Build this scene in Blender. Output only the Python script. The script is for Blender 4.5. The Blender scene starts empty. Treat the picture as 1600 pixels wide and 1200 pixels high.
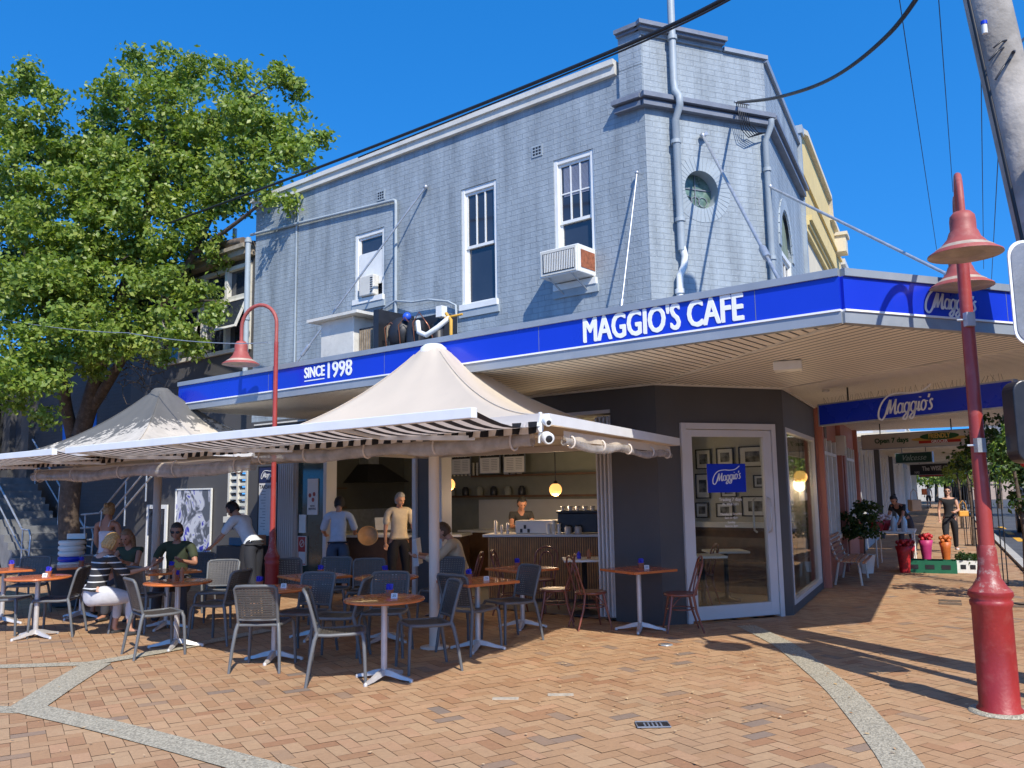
import bpy, bmesh, math, random
import numpy as np
from mathutils import Vector, Matrix
random.seed(7); rng = np.random.default_rng(7)
PI = math.pi; R = math.radians
SC = bpy.context.scene; COL = SC.collection

# ------------------------------------------------------------ camera, sky, sun, exposure
CF, CH, CT, CR_ = 1325.0, 1.72, R(7.2), R(-0.88)      # focal length in px of a 1600 px wide picture, height, tilt, roll
_fwd = Vector((0, math.cos(CT), math.sin(CT))); _up0 = Vector((0, -math.sin(CT), math.cos(CT))); _rt0 = Vector((1, 0, 0))
_rt = _rt0*math.cos(CR_) + _up0*math.sin(CR_); _up = _up0*math.cos(CR_) - _rt0*math.sin(CR_)
cam = bpy.data.cameras.new("camera"); co = bpy.data.objects.new("camera", cam); COL.objects.link(co)
cam.sensor_width = 36; cam.lens = CF/1600*36; cam.clip_end = 2000; cam.clip_start = 0.05
m = Matrix((_rt, _up, -_fwd)).transposed().to_4x4(); m.translation = Vector((0, 0, CH)); co.matrix_world = m
SC.camera = co
SUN_EL, SUN_AZ = R(44), R(-18+180)      # azimuth of the sun itself, clockwise from +Y
w = bpy.data.worlds.new("World"); SC.world = w; w.use_nodes = True
nt = w.node_tree; nt.nodes.clear()
sky = nt.nodes.new("ShaderNodeTexSky"); sky.sky_type = 'NISHITA'; sky.sun_disc = False
sky.sun_elevation = SUN_EL; sky.sun_rotation = SUN_AZ; sky.altitude = 500; sky.air_density = 1.0; sky.dust_density = 0.25; sky.ozone_density = 3.0
bg = nt.nodes.new("ShaderNodeBackground"); bg.inputs[1].default_value = 0.112
hs = nt.nodes.new("ShaderNodeHueSaturation"); hs.inputs['Saturation'].default_value = 1.36; hs.inputs['Hue'].default_value = 0.503; hs.inputs['Value'].default_value = 2.35
wtc = nt.nodes.new("ShaderNodeTexCoord"); wad = nt.nodes.new("ShaderNodeVectorMath"); wad.operation = 'MULTIPLY_ADD'; wad.inputs[1].default_value = (1, 1, .75); wad.inputs[2].default_value = (0, 0, .33)
nt.links.new(wtc.outputs['Generated'], wad.inputs[0]); nt.links.new(wad.outputs[0], sky.inputs['Vector'])
wo = nt.nodes.new("ShaderNodeOutputWorld")
nt.links.new(sky.outputs[0], hs.inputs['Color']); nt.links.new(hs.outputs[0], bg.inputs[0]); nt.links.new(bg.outputs[0], wo.inputs[0])
sl = bpy.data.lights.new("sun", 'SUN'); sl.energy = 4.7; sl.angle = R(0.5); sl.color = (1.0, 0.94, 0.84)
so = bpy.data.objects.new("sun", sl); COL.objects.link(so)
sund = Vector((math.sin(SUN_AZ)*math.cos(SUN_EL), math.cos(SUN_AZ)*math.cos(SUN_EL), math.sin(SUN_EL)))
so.rotation_euler = sund.to_track_quat('Z', 'Y').to_euler(); so.location = (0, 0, 30)
SC.view_settings.view_transform = 'Standard'; SC.view_settings.look = 'None'; SC.view_settings.gamma = 1; SC.view_settings.exposure = 0.3
SC.render.engine = 'CYCLES'; SC.cycles.max_bounces = 7; SC.cycles.diffuse_bounces = 4; SC.cycles.transparent_max_bounces = 10

# ------------------------------------------------------------ measuring: pixel of the 1600x1200 photo -> ray -> plane
def ray(x, y): return _fwd + _rt*((x-800)/CF) + _up*((600-y)/CF)
def gp(x, y, z=0.0):
    r = ray(x, y); k = (z-CH)/r.z; return Vector((0, 0, CH)) + r*k
def dp(x, y, Y):
    r = ray(x, y); return Vector((0, 0, CH)) + r*(Y/r.y)
def hd(a): return Vector((math.sin(R(a)), math.cos(R(a)), 0))
U, C_, V = hd(-51), hd(68.7), hd(26.5)
def outn(d): return Vector((d.y, -d.x, 0))
UO, CO, VO = -outn(U), outn(C_), outn(V)
CL = Vector((1.87, 11.03, 0)); CRR = CL + C_*2.03
def LW(s, o, z): return CL + U*s + UO*o + Vector((0, 0, z))
def CW(s, o, z): return CL + C_*s + CO*o + Vector((0, 0, z))
def SW(s, o, z): return CRR + V*s + VO*o + Vector((0, 0, z))
def onp(x, y, p0, n, o):
    q = p0 + n*o; r = ray(x, y); c = Vector((0, 0, CH)); return c + r*((q-c).dot(n)/r.dot(n))
def onL(x, y, o=0): return onp(x, y, CL, UO, o)
def onC(x, y, o=0): return onp(x, y, CL, CO, o)
def onS(x, y, o=0): return onp(x, y, CRR, VO, o)
def sL(x, y, o=0):
    p = onL(x, y, o); return (p-CL).dot(U), p.z

# ------------------------------------------------------------ mesh builder
class MB:
    def __init__(s): s.v = []; s.f = []; s.m = []; s.sm = []
    def add(s, vs, fs, mi=0, smooth=False):
        b = len(s.v); s.v += [tuple(p) for p in vs]
        for f in fs: s.f.append([b+i for i in f]); s.m.append(mi); s.sm.append(smooth)
        return s
    def hexa(s, p, mi=0):      # 8 points, bottom ring 0-3, top ring 4-7
        return s.add(p, [(0,3,2,1),(4,5,6,7),(0,1,5,4),(1,2,6,5),(2,3,7,6),(3,0,4,7)], mi)
    def box(s, c, d, rz=0, mi=0, rx=0, ry=0):
        M = Matrix.Rotation(rz, 3, 'Z') @ Matrix.Rotation(ry, 3, 'Y') @ Matrix.Rotation(rx, 3, 'X'); c = Vector(c); x, y, z = d[0]/2, d[1]/2, d[2]/2
        P = [(-x,-y,-z),(x,-y,-z),(x,y,-z),(-x,y,-z),(-x,-y,z),(x,-y,z),(x,y,z),(-x,y,z)]
        return s.hexa([c + M @ Vector(q) for q in P], mi)
    def fbox(s, fn, a0, a1, o0, o1, z0, z1, mi=0):      # box in a wall frame fn(along, out, z)
        P = [fn(a0,o0,z0),fn(a1,o0,z0),fn(a1,o1,z0),fn(a0,o1,z0),fn(a0,o0,z1),fn(a1,o0,z1),fn(a1,o1,z1),fn(a0,o1,z1)]
        return s.hexa(P, mi)
    def tube(s, pts, r, n=8, mi=0, caps=True, smooth=True, sq=None):
        pts = [Vector(p) for p in pts]; k = len(pts); rs = r if isinstance(r, (list, tuple)) else [r]*k
        vs = []; ref = None
        for i, p in enumerate(pts):
            t = (pts[min(i+1, k-1)] - pts[max(i-1, 0)]).normalized()
            if ref is None:
                ref = Vector((0, 0, 1)) if abs(t.z) < .9 else Vector((1, 0, 0))
            a = (ref - t*ref.dot(t)); a = a.normalized() if a.length > 1e-5 else t.orthogonal().normalized(); b = t.cross(a); ref = a
            for j in range(n):
                th = 2*PI*j/n + (PI/4 if n == 4 else 0); vs.append(p + (a*math.cos(th)*(sq or 1) + b*math.sin(th))*rs[i])
        fs = []
        for i in range(k-1):
            for j in range(n):
                fs.append((i*n+j, i*n+(j+1) % n, (i+1)*n+(j+1) % n, (i+1)*n+j))
        s.add(vs, fs, mi, smooth and n > 4)
        if caps: s.add(vs[:n], [tuple(range(n))[::-1]], mi); s.add(vs[-n:], [tuple(range(n))], mi)
        return s
    def lathe(s, prof, c=(0,0,0), n=20, mi=0, smooth=True, axis=None):
        c = Vector(c); vs = []; M = axis.to_track_quat('Z', 'Y').to_matrix() if axis else Matrix.Identity(3)
        for r, z in prof:
            for j in range(n): vs.append(c + M @ Vector((r*math.cos(2*PI*j/n), r*math.sin(2*PI*j/n), z)))
        fs = []
        for i in range(len(prof)-1):
            for j in range(n): fs.append((i*n+j, i*n+(j+1) % n, (i+1)*n+(j+1) % n, (i+1)*n+j))
        s.add(vs, fs, mi, smooth)
        if prof[0][0] > 1e-4: s.add(vs[:n], [tuple(range(n))[::-1]], mi)
        if prof[-1][0] > 1e-4: s.add(vs[-n:], [tuple(range(n))], mi)
        return s
    def ball(s, c, r, n=12, mi=0, sc=(1,1,1)):
        c = Vector(c); k = n//2; vs = []; fs = []
        for i in range(k+1):
            th = PI*i/k
            for j in range(n): vs.append(c + Vector((r*sc[0]*math.sin(th)*math.cos(2*PI*j/n), r*sc[1]*math.sin(th)*math.sin(2*PI*j/n), r*sc[2]*math.cos(th))))
        for i in range(k):
            for j in range(n): fs.append((i*n+j, (i+1)*n+j, (i+1)*n+(j+1) % n, i*n+(j+1) % n))
        return s.add(vs, fs, mi, True)
    def prism(s, poly, z0, z1, mi=0):      # vertical prism over an xy polygon
        n = len(poly); vs = [(p[0], p[1], z0) for p in poly]+[(p[0], p[1], z1) for p in poly]
        return s.add(vs, [tuple(range(n))[::-1], tuple(range(n, 2*n))]+[(i, (i+1) % n, n+(i+1) % n, n+i) for i in range(n)], mi)
    def slab(s, poly, n, t, mi=0):       # 3D planar polygon with thickness t along n
        k = len(poly); n = Vector(n); vs = [Vector(p) for p in poly]+[Vector(p)+n*t for p in poly]
        return s.add(vs, [tuple(range(k))[::-1], tuple(range(k, 2*k))]+[(i, (i+1) % k, k+(i+1) % k, k+i) for i in range(k)], mi)
    def build(s, name, mats, parent=None, world=True, bevel=0, fixn=True):
        me = bpy.data.meshes.new(name); vs = s.v
        if parent is not None and world:
            Mi = Matrix.Identity(4); q = parent
            while q is not None: Mi = Matrix.Translation(q.location) @ q.rotation_euler.to_matrix().to_4x4() @ Mi; q = q.parent
            Mi.invert()
            vs = [tuple(Mi @ Vector(p)) for p in vs]
        me.from_pydata(vs, [], s.f)
        if not isinstance(mats, (list, tuple)): mats = [mats]
        for mm in mats: me.materials.append(mm)
        me.polygons.foreach_set('material_index', s.m); me.polygons.foreach_set('use_smooth', s.sm)
        if fixn:
            bm = bmesh.new(); bm.from_mesh(me); bmesh.ops.recalc_face_normals(bm, faces=bm.faces); bm.to_mesh(me); bm.free()
        uvs(me)
        o = bpy.data.objects.new(name, me); COL.objects.link(o)
        if parent is not None: o.parent = parent
        if bevel:
            b = o.modifiers.new("bevel", 'BEVEL'); b.width = bevel; b.segments = 2; b.limit_method = 'ANGLE'; b.angle_limit = R(40)
        return o
def uvs(me):
    if not len(me.polygons): return
    uv = me.uv_layers.new(name="UVMap"); co_ = np.zeros(len(me.vertices)*3, 'f'); me.vertices.foreach_get('co', co_); co_ = co_.reshape(-1, 3)
    no = np.zeros(len(me.polygons)*3, 'f'); me.polygons.foreach_get('normal', no); no = no.reshape(-1, 3)
    tot = np.zeros(len(me.polygons), 'i'); me.polygons.foreach_get('loop_total', tot)
    li = np.zeros(len(me.loops), 'i'); me.loops.foreach_get('vertex_index', li)
    fn = np.repeat(no, tot, 0); p = co_[li]; hor = np.abs(fn[:, 2]) > .75
    t = np.stack([-fn[:, 1], fn[:, 0]], 1); t /= (np.linalg.norm(t, axis=1, keepdims=True)+1e-6)
    # one sign for the two sides of a wall
    sg = np.where((t[:, 0] < 0), -1, 1); t *= sg[:, None]
    o = np.where(hor[:, None], p[:, :2], np.stack([(p[:, :2]*t).sum(1), p[:, 2]], 1)).astype('f')
    uv.data.foreach_set('uv', o.ravel())

# ------------------------------------------------------------ tags
def tag(o, label, cat, group=None):
    o['label'] = label; o['category'] = cat
    if group: o['group'] = group
    return o
def thing(name, label, cat, loc=(0,0,0), rz=0, group=None):
    o = bpy.data.objects.new(name, None); COL.objects.link(o); o.empty_display_size = .2
    o.location = loc; o.rotation_euler = (0, 0, rz); return tag(o, label, cat, group)
def struct(o, kind='structure', label=None):
    o['kind'] = kind
    if label: o['label'] = label
    return o
def dup(root, loc, rz, label, group=None):
    r = root.copy(); COL.objects.link(r); r.location = loc; r.rotation_euler = (0, 0, rz); r['label'] = label
    if group: r['group'] = group
    def rec(a, b):
        for ch in list(a.children):
            c = ch.copy(); COL.objects.link(c); c.parent = b; rec(ch, c)
    rec(root, r); return r

# ------------------------------------------------------------ materials
def nn(t, k, **kw):
    n = t.nodes.new(k)
    for a, b in kw.items(): setattr(n, a, b)
    return n
def mat(name, col, rough=.6, metal=0, var=.12, vs=4.0, bump=0, bs=60, spec=.5, dirt=0, dcol=(.08,.07,.06), coat=0, alpha=None, sub=0):
    M = bpy.data.materials.new(name); M.use_nodes = True; t = M.node_tree; p = t.nodes['Principled BSDF']
    tc = nn(t, 'ShaderNodeTexCoord'); no = nn(t, 'ShaderNodeTexNoise'); no.inputs['Scale'].default_value = vs; no.inputs['Detail'].default_value = 6
    t.links.new(tc.outputs['Object'], no.inputs['Vector'])
    mx = nn(t, 'ShaderNodeMix', data_type='RGBA'); a = [max(0, c*(1-var)) for c in col]; b = [min(1, c*(1+var)) for c in col]
    mr = nn(t, 'ShaderNodeMapRange'); mr.inputs[1].default_value = .3; mr.inputs[2].default_value = .7
    t.links.new(no.outputs['Fac'], mr.inputs[0]); t.links.new(mr.outputs[0], mx.inputs[0])
    mx.inputs[6].default_value = (*a, 1); mx.inputs[7].default_value = (*b, 1); cur = mx.outputs[2]
    if dirt:
        n2 = nn(t, 'ShaderNodeTexNoise'); n2.inputs['Scale'].default_value = vs*2.3; n2.inputs['Detail'].default_value = 9; n2.inputs['Roughness'].default_value = .7
        t.links.new(tc.outputs['Object'], n2.inputs['Vector'])
        r2 = nn(t, 'ShaderNodeMapRange'); r2.inputs[1].default_value = .52; r2.inputs[2].default_value = .72; r2.inputs[4].default_value = dirt
        t.links.new(n2.outputs['Fac'], r2.inputs[0]); m2 = nn(t, 'ShaderNodeMix', data_type='RGBA'); t.links.new(r2.outputs[0], m2.inputs[0])
        t.links.new(cur, m2.inputs[6]); m2.inputs[7].default_value = (*dcol, 1); cur = m2.outputs[2]
    t.links.new(cur, p.inputs['Base Color']); p.inputs['Metallic'].default_value = metal; p.inputs['Specular IOR Level'].default_value = spec
    rr = nn(t, 'ShaderNodeMapRange'); rr.inputs[3].default_value = max(.02, rough-.08); rr.inputs[4].default_value = min(1, rough+.1)
    t.links.new(no.outputs['Fac'], rr.inputs[0]); t.links.new(rr.outputs[0], p.inputs['Roughness'])
    if coat: p.inputs['Coat Weight'].default_value = coat
    if bump:
        n3 = nn(t, 'ShaderNodeTexNoise'); n3.inputs['Scale'].default_value = bs; n3.inputs['Detail'].default_value = 5; t.links.new(tc.outputs['Object'], n3.inputs['Vector'])
        bu = nn(t, 'ShaderNodeBump'); bu.inputs['Strength'].default_value = bump; bu.inputs['Distance'].default_value = .01
        t.links.new(n3.outputs['Fac'], bu.inputs['Height']); t.links.new(bu.outputs[0], p.inputs['Normal'])
    return M
def brickmat(name, col, mort, bw=.235, rh=.083, ms=.007, bump=.6, rough=.55, var=.06, streak=.25):
    M = bpy.data.materials.new(name); M.use_nodes = True; t = M.node_tree; p = t.nodes['Principled BSDF']; L = t.links.new
    tc = nn(t, 'ShaderNodeTexCoord'); nz = nn(t, 'ShaderNodeTexNoise'); nz.inputs['Scale'].default_value = 9; L(tc.outputs['Object'], nz.inputs['Vector'])
    vm = nn(t, 'ShaderNodeVectorMath', operation='SCALE'); vm.inputs[3].default_value = .012; L(nz.outputs['Color'], vm.inputs[0])
    va = nn(t, 'ShaderNodeVectorMath', operation='ADD'); L(tc.outputs['UV'], va.inputs[0]); L(vm.outputs[0], va.inputs[1])
    b = nn(t, 'ShaderNodeTexBrick'); L(va.outputs[0], b.inputs['Vector']); b.inputs['Scale'].default_value = 1
    b.inputs['Brick Width'].default_value = bw; b.inputs['Row Height'].default_value = rh; b.inputs['Mortar Size'].default_value = ms; b.inputs['Mortar Smooth'].default_value = .35
    c1 = [min(1, c*(1+var)) for c in col]; c2 = [c*(1-var) for c in col]
    b.inputs['Color1'].default_value = (*c1, 1); b.inputs['Color2'].default_value = (*c2, 1); b.inputs['Mortar'].default_value = (*mort, 1)
    # weathering: large soft patches and vertical streaks
    mp = nn(t, 'ShaderNodeMapping'); mp.inputs['Scale'].default_value = (2.2, .35, 1); L(tc.outputs['UV'], mp.inputs[0])
    n2 = nn(t, 'ShaderNodeTexNoise'); n2.inputs['Scale'].default_value = 1.6; n2.inputs['Detail'].default_value = 8; n2.inputs['Roughness'].default_value = .65; L(mp.outputs[0], n2.inputs['Vector'])
    r2 = nn(t, 'ShaderNodeMapRange'); r2.inputs[1].default_value = .35; r2.inputs[2].default_value = .75; r2.inputs[3].default_value = 1.06; r2.inputs[4].default_value = 1-streak; L(n2.outputs['Fac'], r2.inputs[0])
    vs = nn(t, 'ShaderNodeVectorMath', operation='SCALE'); L(b.outputs['Color'], vs.inputs[0]); L(r2.outputs[0], vs.inputs[3])
    # chipped light flecks along brick edges
    n4 = nn(t, 'ShaderNodeTexNoise'); n4.inputs['Scale'].default_value = 38; n4.inputs['Detail'].default_value = 4; L(tc.outputs['Object'], n4.inputs['Vector'])
    r4 = nn(t, 'ShaderNodeMapRange'); r4.inputs[1].default_value = .66; r4.inputs[2].default_value = .72; r4.inputs[4].default_value = .5; L(n4.outputs['Fac'], r4.inputs[0])
    m4 = nn(t, 'ShaderNodeMix', data_type='RGBA'); L(r4.outputs[0], m4.inputs[0]); L(vs.outputs[0], m4.inputs[6]); m4.inputs[7].default_value = (min(1,col[0]*1.6), min(1,col[1]*1.5), min(1,col[2]*1.45), 1)
    L(m4.outputs[2], p.inputs['Base Color']); p.inputs['Roughness'].default_value = rough
    n3 = nn(t, 'ShaderNodeTexNoise'); n3.inputs['Scale'].default_value = 30; n3.inputs['Detail'].default_value = 6; L(tc.outputs['Object'], n3.inputs['Vector'])
    ad = nn(t, 'ShaderNodeMath', operation='MULTIPLY_ADD'); L(b.outputs['Fac'], ad.inputs[0]); ad.inputs[1].default_value = -1.0; L(n3.outputs['Fac'], ad.inputs[2])
    bu = nn(t, 'ShaderNodeBump'); bu.inputs['Strength'].default_value = bump; bu.inputs['Distance'].default_value = .012; L(ad.outputs[0], bu.inputs['Height']); L(bu.outputs[0], p.inputs['Normal'])
    return M
def glassmat(name, tint=(1,1,1), refl=1.0):
    M = bpy.data.materials.new(name); M.use_nodes = True; t = M.node_tree; t.nodes.clear(); L = t.links.new
    o = nn(t, 'ShaderNodeOutputMaterial'); mx = nn(t, 'ShaderNodeMixShader'); tr = nn(t, 'ShaderNodeBsdfTransparent'); gl = nn(t, 'ShaderNodeBsdfGlossy'); fr = nn(t, 'ShaderNodeFresnel')
    tr.inputs[0].default_value = (*tint, 1); gl.inputs['Roughness'].default_value = .01; fr.inputs[0].default_value = 1.5
    mu = nn(t, 'ShaderNodeMath', operation='MULTIPLY'); mu.inputs[1].default_value = refl; L(fr.outputs[0], mu.inputs[0]); L(mu.outputs[0], mx.inputs[0]); L(tr.outputs[0], mx.inputs[1]); L(gl.outputs[0], mx.inputs[2]); L(mx.outputs[0], o.inputs[0])
    return M
def emitmat(name, col, s):
    M = bpy.data.materials.new(name); M.use_nodes = True; p = M.node_tree.nodes['Principled BSDF']; p.inputs['Base Color'].default_value = (*col, 1)
    p.inputs['Emission Color'].default_value = (*col, 1); p.inputs['Emission Strength'].default_value = s; return M
def stripemat(name, c1, c2, axis=0, n=20, rough=.8, use='UV', duty=.5):      # woven stripes across one coordinate
    M = bpy.data.materials.new(name); M.use_nodes = True; t = M.node_tree; p = t.nodes['Principled BSDF']; L = t.links.new
    tc = nn(t, 'ShaderNodeTexCoord'); sp = nn(t, 'ShaderNodeSeparateXYZ'); L(tc.outputs[use], sp.inputs[0])
    a = nn(t, 'ShaderNodeMath', operation='MULTIPLY'); a.inputs[1].default_value = n; L(sp.outputs[axis], a.inputs[0])
    f = nn(t, 'ShaderNodeMath', operation='FRACT'); L(a.outputs[0], f.inputs[0]); g = nn(t, 'ShaderNodeMath', operation='GREATER_THAN'); g.inputs[1].default_value = duty; L(f.outputs[0], g.inputs[0])
    mx = nn(t, 'ShaderNodeMix', data_type='RGBA'); L(g.outputs[0], mx.inputs[0]); mx.inputs[6].default_value = (*c1, 1); mx.inputs[7].default_value = (*c2, 1)
    L(mx.outputs[2], p.inputs['Base Color']); p.inputs['Roughness'].default_value = rough; return M

K = {}
def translucent(M, fac, tint=(1,1,1)):      # cloth lets some sun through
    t = M.node_tree; p = t.nodes['Principled BSDF']; o = [n for n in t.nodes if n.type == 'OUTPUT_MATERIAL'][0]; x = nn(t, 'ShaderNodeBsdfTranslucent'); m_ = nn(t, 'ShaderNodeMixShader'); m_.inputs[0].default_value = fac
    t.links.new(p.inputs['Base Color'].links[0].from_socket, x.inputs[0]); t.links.new(p.outputs[0], m_.inputs[1]); t.links.new(x.outputs[0], m_.inputs[2]); t.links.new(m_.outputs[0], o.inputs[0]); return M
K['bluebrick'] = brickmat('painted_brick', (.325,.372,.40), (.262,.302,.33), var=.025, bump=.5, streak=.46)
K['bluepaint'] = mat('blue_grey_paint', (.335,.383,.408), .5, var=.08, vs=3, bump=.15, bs=40, dirt=.3, dcol=(.2,.22,.26))
K['greytrim'] = mat('grey_trim_paint', (.17,.19,.23), .5, var=.12, vs=5, bump=.3, bs=30, dirt=.35, dcol=(.3,.32,.36))
K['coping'] = mat('cream_coping_paint', (.62,.6,.53), .6, var=.1, vs=2.5, bump=.2, bs=25, dirt=.5, dcol=(.35,.33,.28))
K['darkwall'] = mat('charcoal_wall_paint', (.082,.078,.075), .55, var=.1, vs=1.5, bump=.12, bs=20, dirt=.15, dcol=(.1,.1,.11))
K['darkbrick'] = brickmat('charcoal_brick', (.05,.052,.056), (.036,.037,.04), streak=.1, bump=.4)
K['white'] = mat('white_gloss_paint', (.74,.74,.7), .4, var=.05, vs=6, dirt=.2, dcol=(.5,.48,.42))
K['alu'] = mat('cream_aluminium', (.6,.58,.56), .38, var=.04, vs=3, metal=0)
K['steel'] = mat('brushed_steel', (.56,.53,.5), .42, metal=.35, var=.08, vs=12)
K['galv'] = mat('galvanised_steel', (.45,.47,.49), .42, metal=.6, var=.15, vs=14)
K['signblue'] = mat('royal_blue_sign_panel', (.008,.035,.5), .28, var=.05, vs=1.2, coat=.2)
K['soffit'] = mat('cream_soffit_lining', (.68,.65,.58), .55, var=.06, vs=2, dirt=.15, dcol=(.5,.46,.4))
K['fasciagrey'] = mat('grey_gutter_metal', (.3,.33,.36), .4, metal=.2, var=.1, vs=2, dirt=.25, dcol=(.5,.5,.48))
K['lettering'] = mat('white_lettering', (.85,.85,.83), .5, var=.01)
K['pane'] = mat('dark_window_pane', (.03,.036,.05), .04, var=.2, vs=1.5, spec=.9)
K['red'] = mat('weathered_red_paint', (.33,.045,.035), .38, var=.12, vs=3, dirt=.35, dcol=(.45,.16,.13), bump=.08, bs=50)
K['redfade'] = mat('sun_faded_red_paint', (.34,.075,.06), .55, var=.12, vs=5, dirt=.3, dcol=(.5,.27,.22), bump=.1, bs=40)
K['redbase'] = mat('worn_red_base_paint', (.29,.022,.02), .42, var=.16, vs=3, dirt=.3, dcol=(.4,.14,.11), bump=.2, bs=40)
K['redchip'] = mat('chipped_red_collar_paint', (.3,.04,.035), .5, var=.15, vs=8, dirt=.85, dcol=(.46,.38,.32), bump=.3, bs=40)
K['shadeinner'] = mat('dusty_lamp_reflector', (.42,.33,.25), .6, var=.25, vs=8, dirt=.4, dcol=(.2,.15,.1))
K['canvas'] = mat('cream_tensile_canvas', (.70,.60,.47), .75, var=.05, vs=1.3, dirt=.15, dcol=(.45,.4,.33))
translucent(K['canvas'], .22)
K['beam'] = mat('cream_metal_beam', (.66,.58,.5), .5, var=.05, vs=3)
K['whitemetal'] = mat('white_awning_metal', (.78,.78,.77), .4, var=.04, vs=4, dirt=.15, dcol=(.5,.48,.44))
K['chair'] = mat('charcoal_resin', (.07,.064,.058), .42, var=.12, vs=9, bump=.1, bs=120, dirt=.25, dcol=(.16,.17,.18))
K['chairleg'] = mat('grey_resin_leg', (.115,.12,.125), .45, var=.1, vs=9, dirt=.2, dcol=(.22,.23,.24))
K['orange'] = mat('orange_timber_laminate', (.56,.155,.04), .25, var=.16, vs=5, coat=.35)
K['orangeedge'] = mat('table_edge_strip', (.36,.1,.03), .4, var=.1, vs=6)
K['copper'] = mat('copper_brown_bentwood', (.2,.06,.035), .32, var=.15, vs=7, coat=.3)
K['marble'] = mat('white_stone_top', (.7,.69,.66), .3, var=.06, vs=3)
K['black'] = mat('matt_black', (.018,.018,.02), .45, var=.1, vs=5)
K['blackm'] = mat('black_metal', (.03,.03,.033), .35, metal=.3, var=.2, vs=10)
K['terra'] = mat('terracotta', (.42,.16,.08), .7, var=.1, vs=12)
K['sachet'] = mat('blue_sachet_paper', (.03,.03,.45), .5, var=.15, vs=30)
K['paper'] = mat('printed_paper', (.72,.7,.68), .7, var=.05, vs=3)
K['bark'] = mat('tree_bark', (.085,.06,.042), .9, var=.4, vs=7, bump=1, bs=22, dirt=.4, dcol=(.25,.2,.16))
K['dtimber'] = mat('dark_timber', (.1,.05,.025), .5, var=.25, vs=8)
K['btimber'] = mat('bench_timber', (.42,.21,.12), .6, var=.2, vs=12)
K['slat'] = mat('counter_slat_timber', (.5,.25,.09), .5, var=.2, vs=10)
K['inwall'] = mat('interior_wall_paint', (.5,.48,.43), .8, var=.04)
K['indark'] = mat('interior_dark_wall', (.2,.2,.16), .8, var=.1)
K['tilefloor'] = mat('interior_floor', (.16,.15,.14), .4, var=.1, vs=3)
K['globe'] = emitmat('amber_globe_glass', (1.0,.5,.14), 1.15)
K['glass'] = glassmat('clear_glass', (.9,.93,.91), .6)
K['tint'] = glassmat('tinted_glass', (.35,.4,.38), 1.1)
K['skin'] = mat('skin', (.5,.27,.18), .55, var=.06, vs=10)
K['skintan'] = mat('tanned_skin', (.38,.18,.11), .55, var=.06, vs=10)
K['yellow'] = mat('yellow_render', (.68,.52,.22), .8, var=.06, vs=3, bump=.5, bs=25, dirt=.2, dcol=(.5,.38,.2))
K['yellow2'] = mat('cream_render', (.66,.58,.42), .8, var=.06, vs=3, bump=.4, bs=25)
K['terrawall'] = mat('salmon_shopfront_paint', (.42,.16,.11), .6, var=.08, vs=2, dirt=.2, dcol=(.3,.12,.09))
K['aggregate'] = None
K['plastic'] = mat('clear_vinyl_blind', (.5,.46,.42), .14, var=.3, vs=7, bump=.8, bs=14); K['plastic'].node_tree.nodes['Principled BSDF'].inputs['Alpha'].default_value = .62
K['eye'] = mat('eye_dark', (.02,.015,.01), .2, var=0)
# ============================================================ GROUND
def asphaltmat():
    M = mat('asphalt', (.075,.078,.085), .85, var=.2, vs=1.3, bump=.5, bs=150, dirt=.2, dcol=(.11,.11,.115)); return M
K['asphalt'] = asphaltmat()
def aggmat():
    M = bpy.data.materials.new('exposed_aggregate'); M.use_nodes = True; t = M.node_tree; p = t.nodes['Principled BSDF']; L = t.links.new
    tc = nn(t, 'ShaderNodeTexCoord'); v = nn(t, 'ShaderNodeTexVoronoi'); v.inputs['Scale'].default_value = 85; L(tc.outputs['Object'], v.inputs['Vector'])
    r = nn(t, 'ShaderNodeValToRGB'); L(v.outputs['Color'], r.inputs[0]); e = r.color_ramp.elements; e[0].color = (.17,.15,.11,1); e[1].color = (.55,.49,.36,1); e.new(.5).color = (.36,.32,.235,1)
    L(r.outputs[0], p.inputs['Base Color']); p.inputs['Roughness'].default_value = .85
    bu = nn(t, 'ShaderNodeBump'); bu.inputs['Strength'].default_value = .5; bu.inputs['Distance'].default_value = .005; L(v.outputs['Distance'], bu.inputs['Height']); L(bu.outputs[0], p.inputs['Normal']); return M
K['aggregate'] = aggmat()
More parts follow.
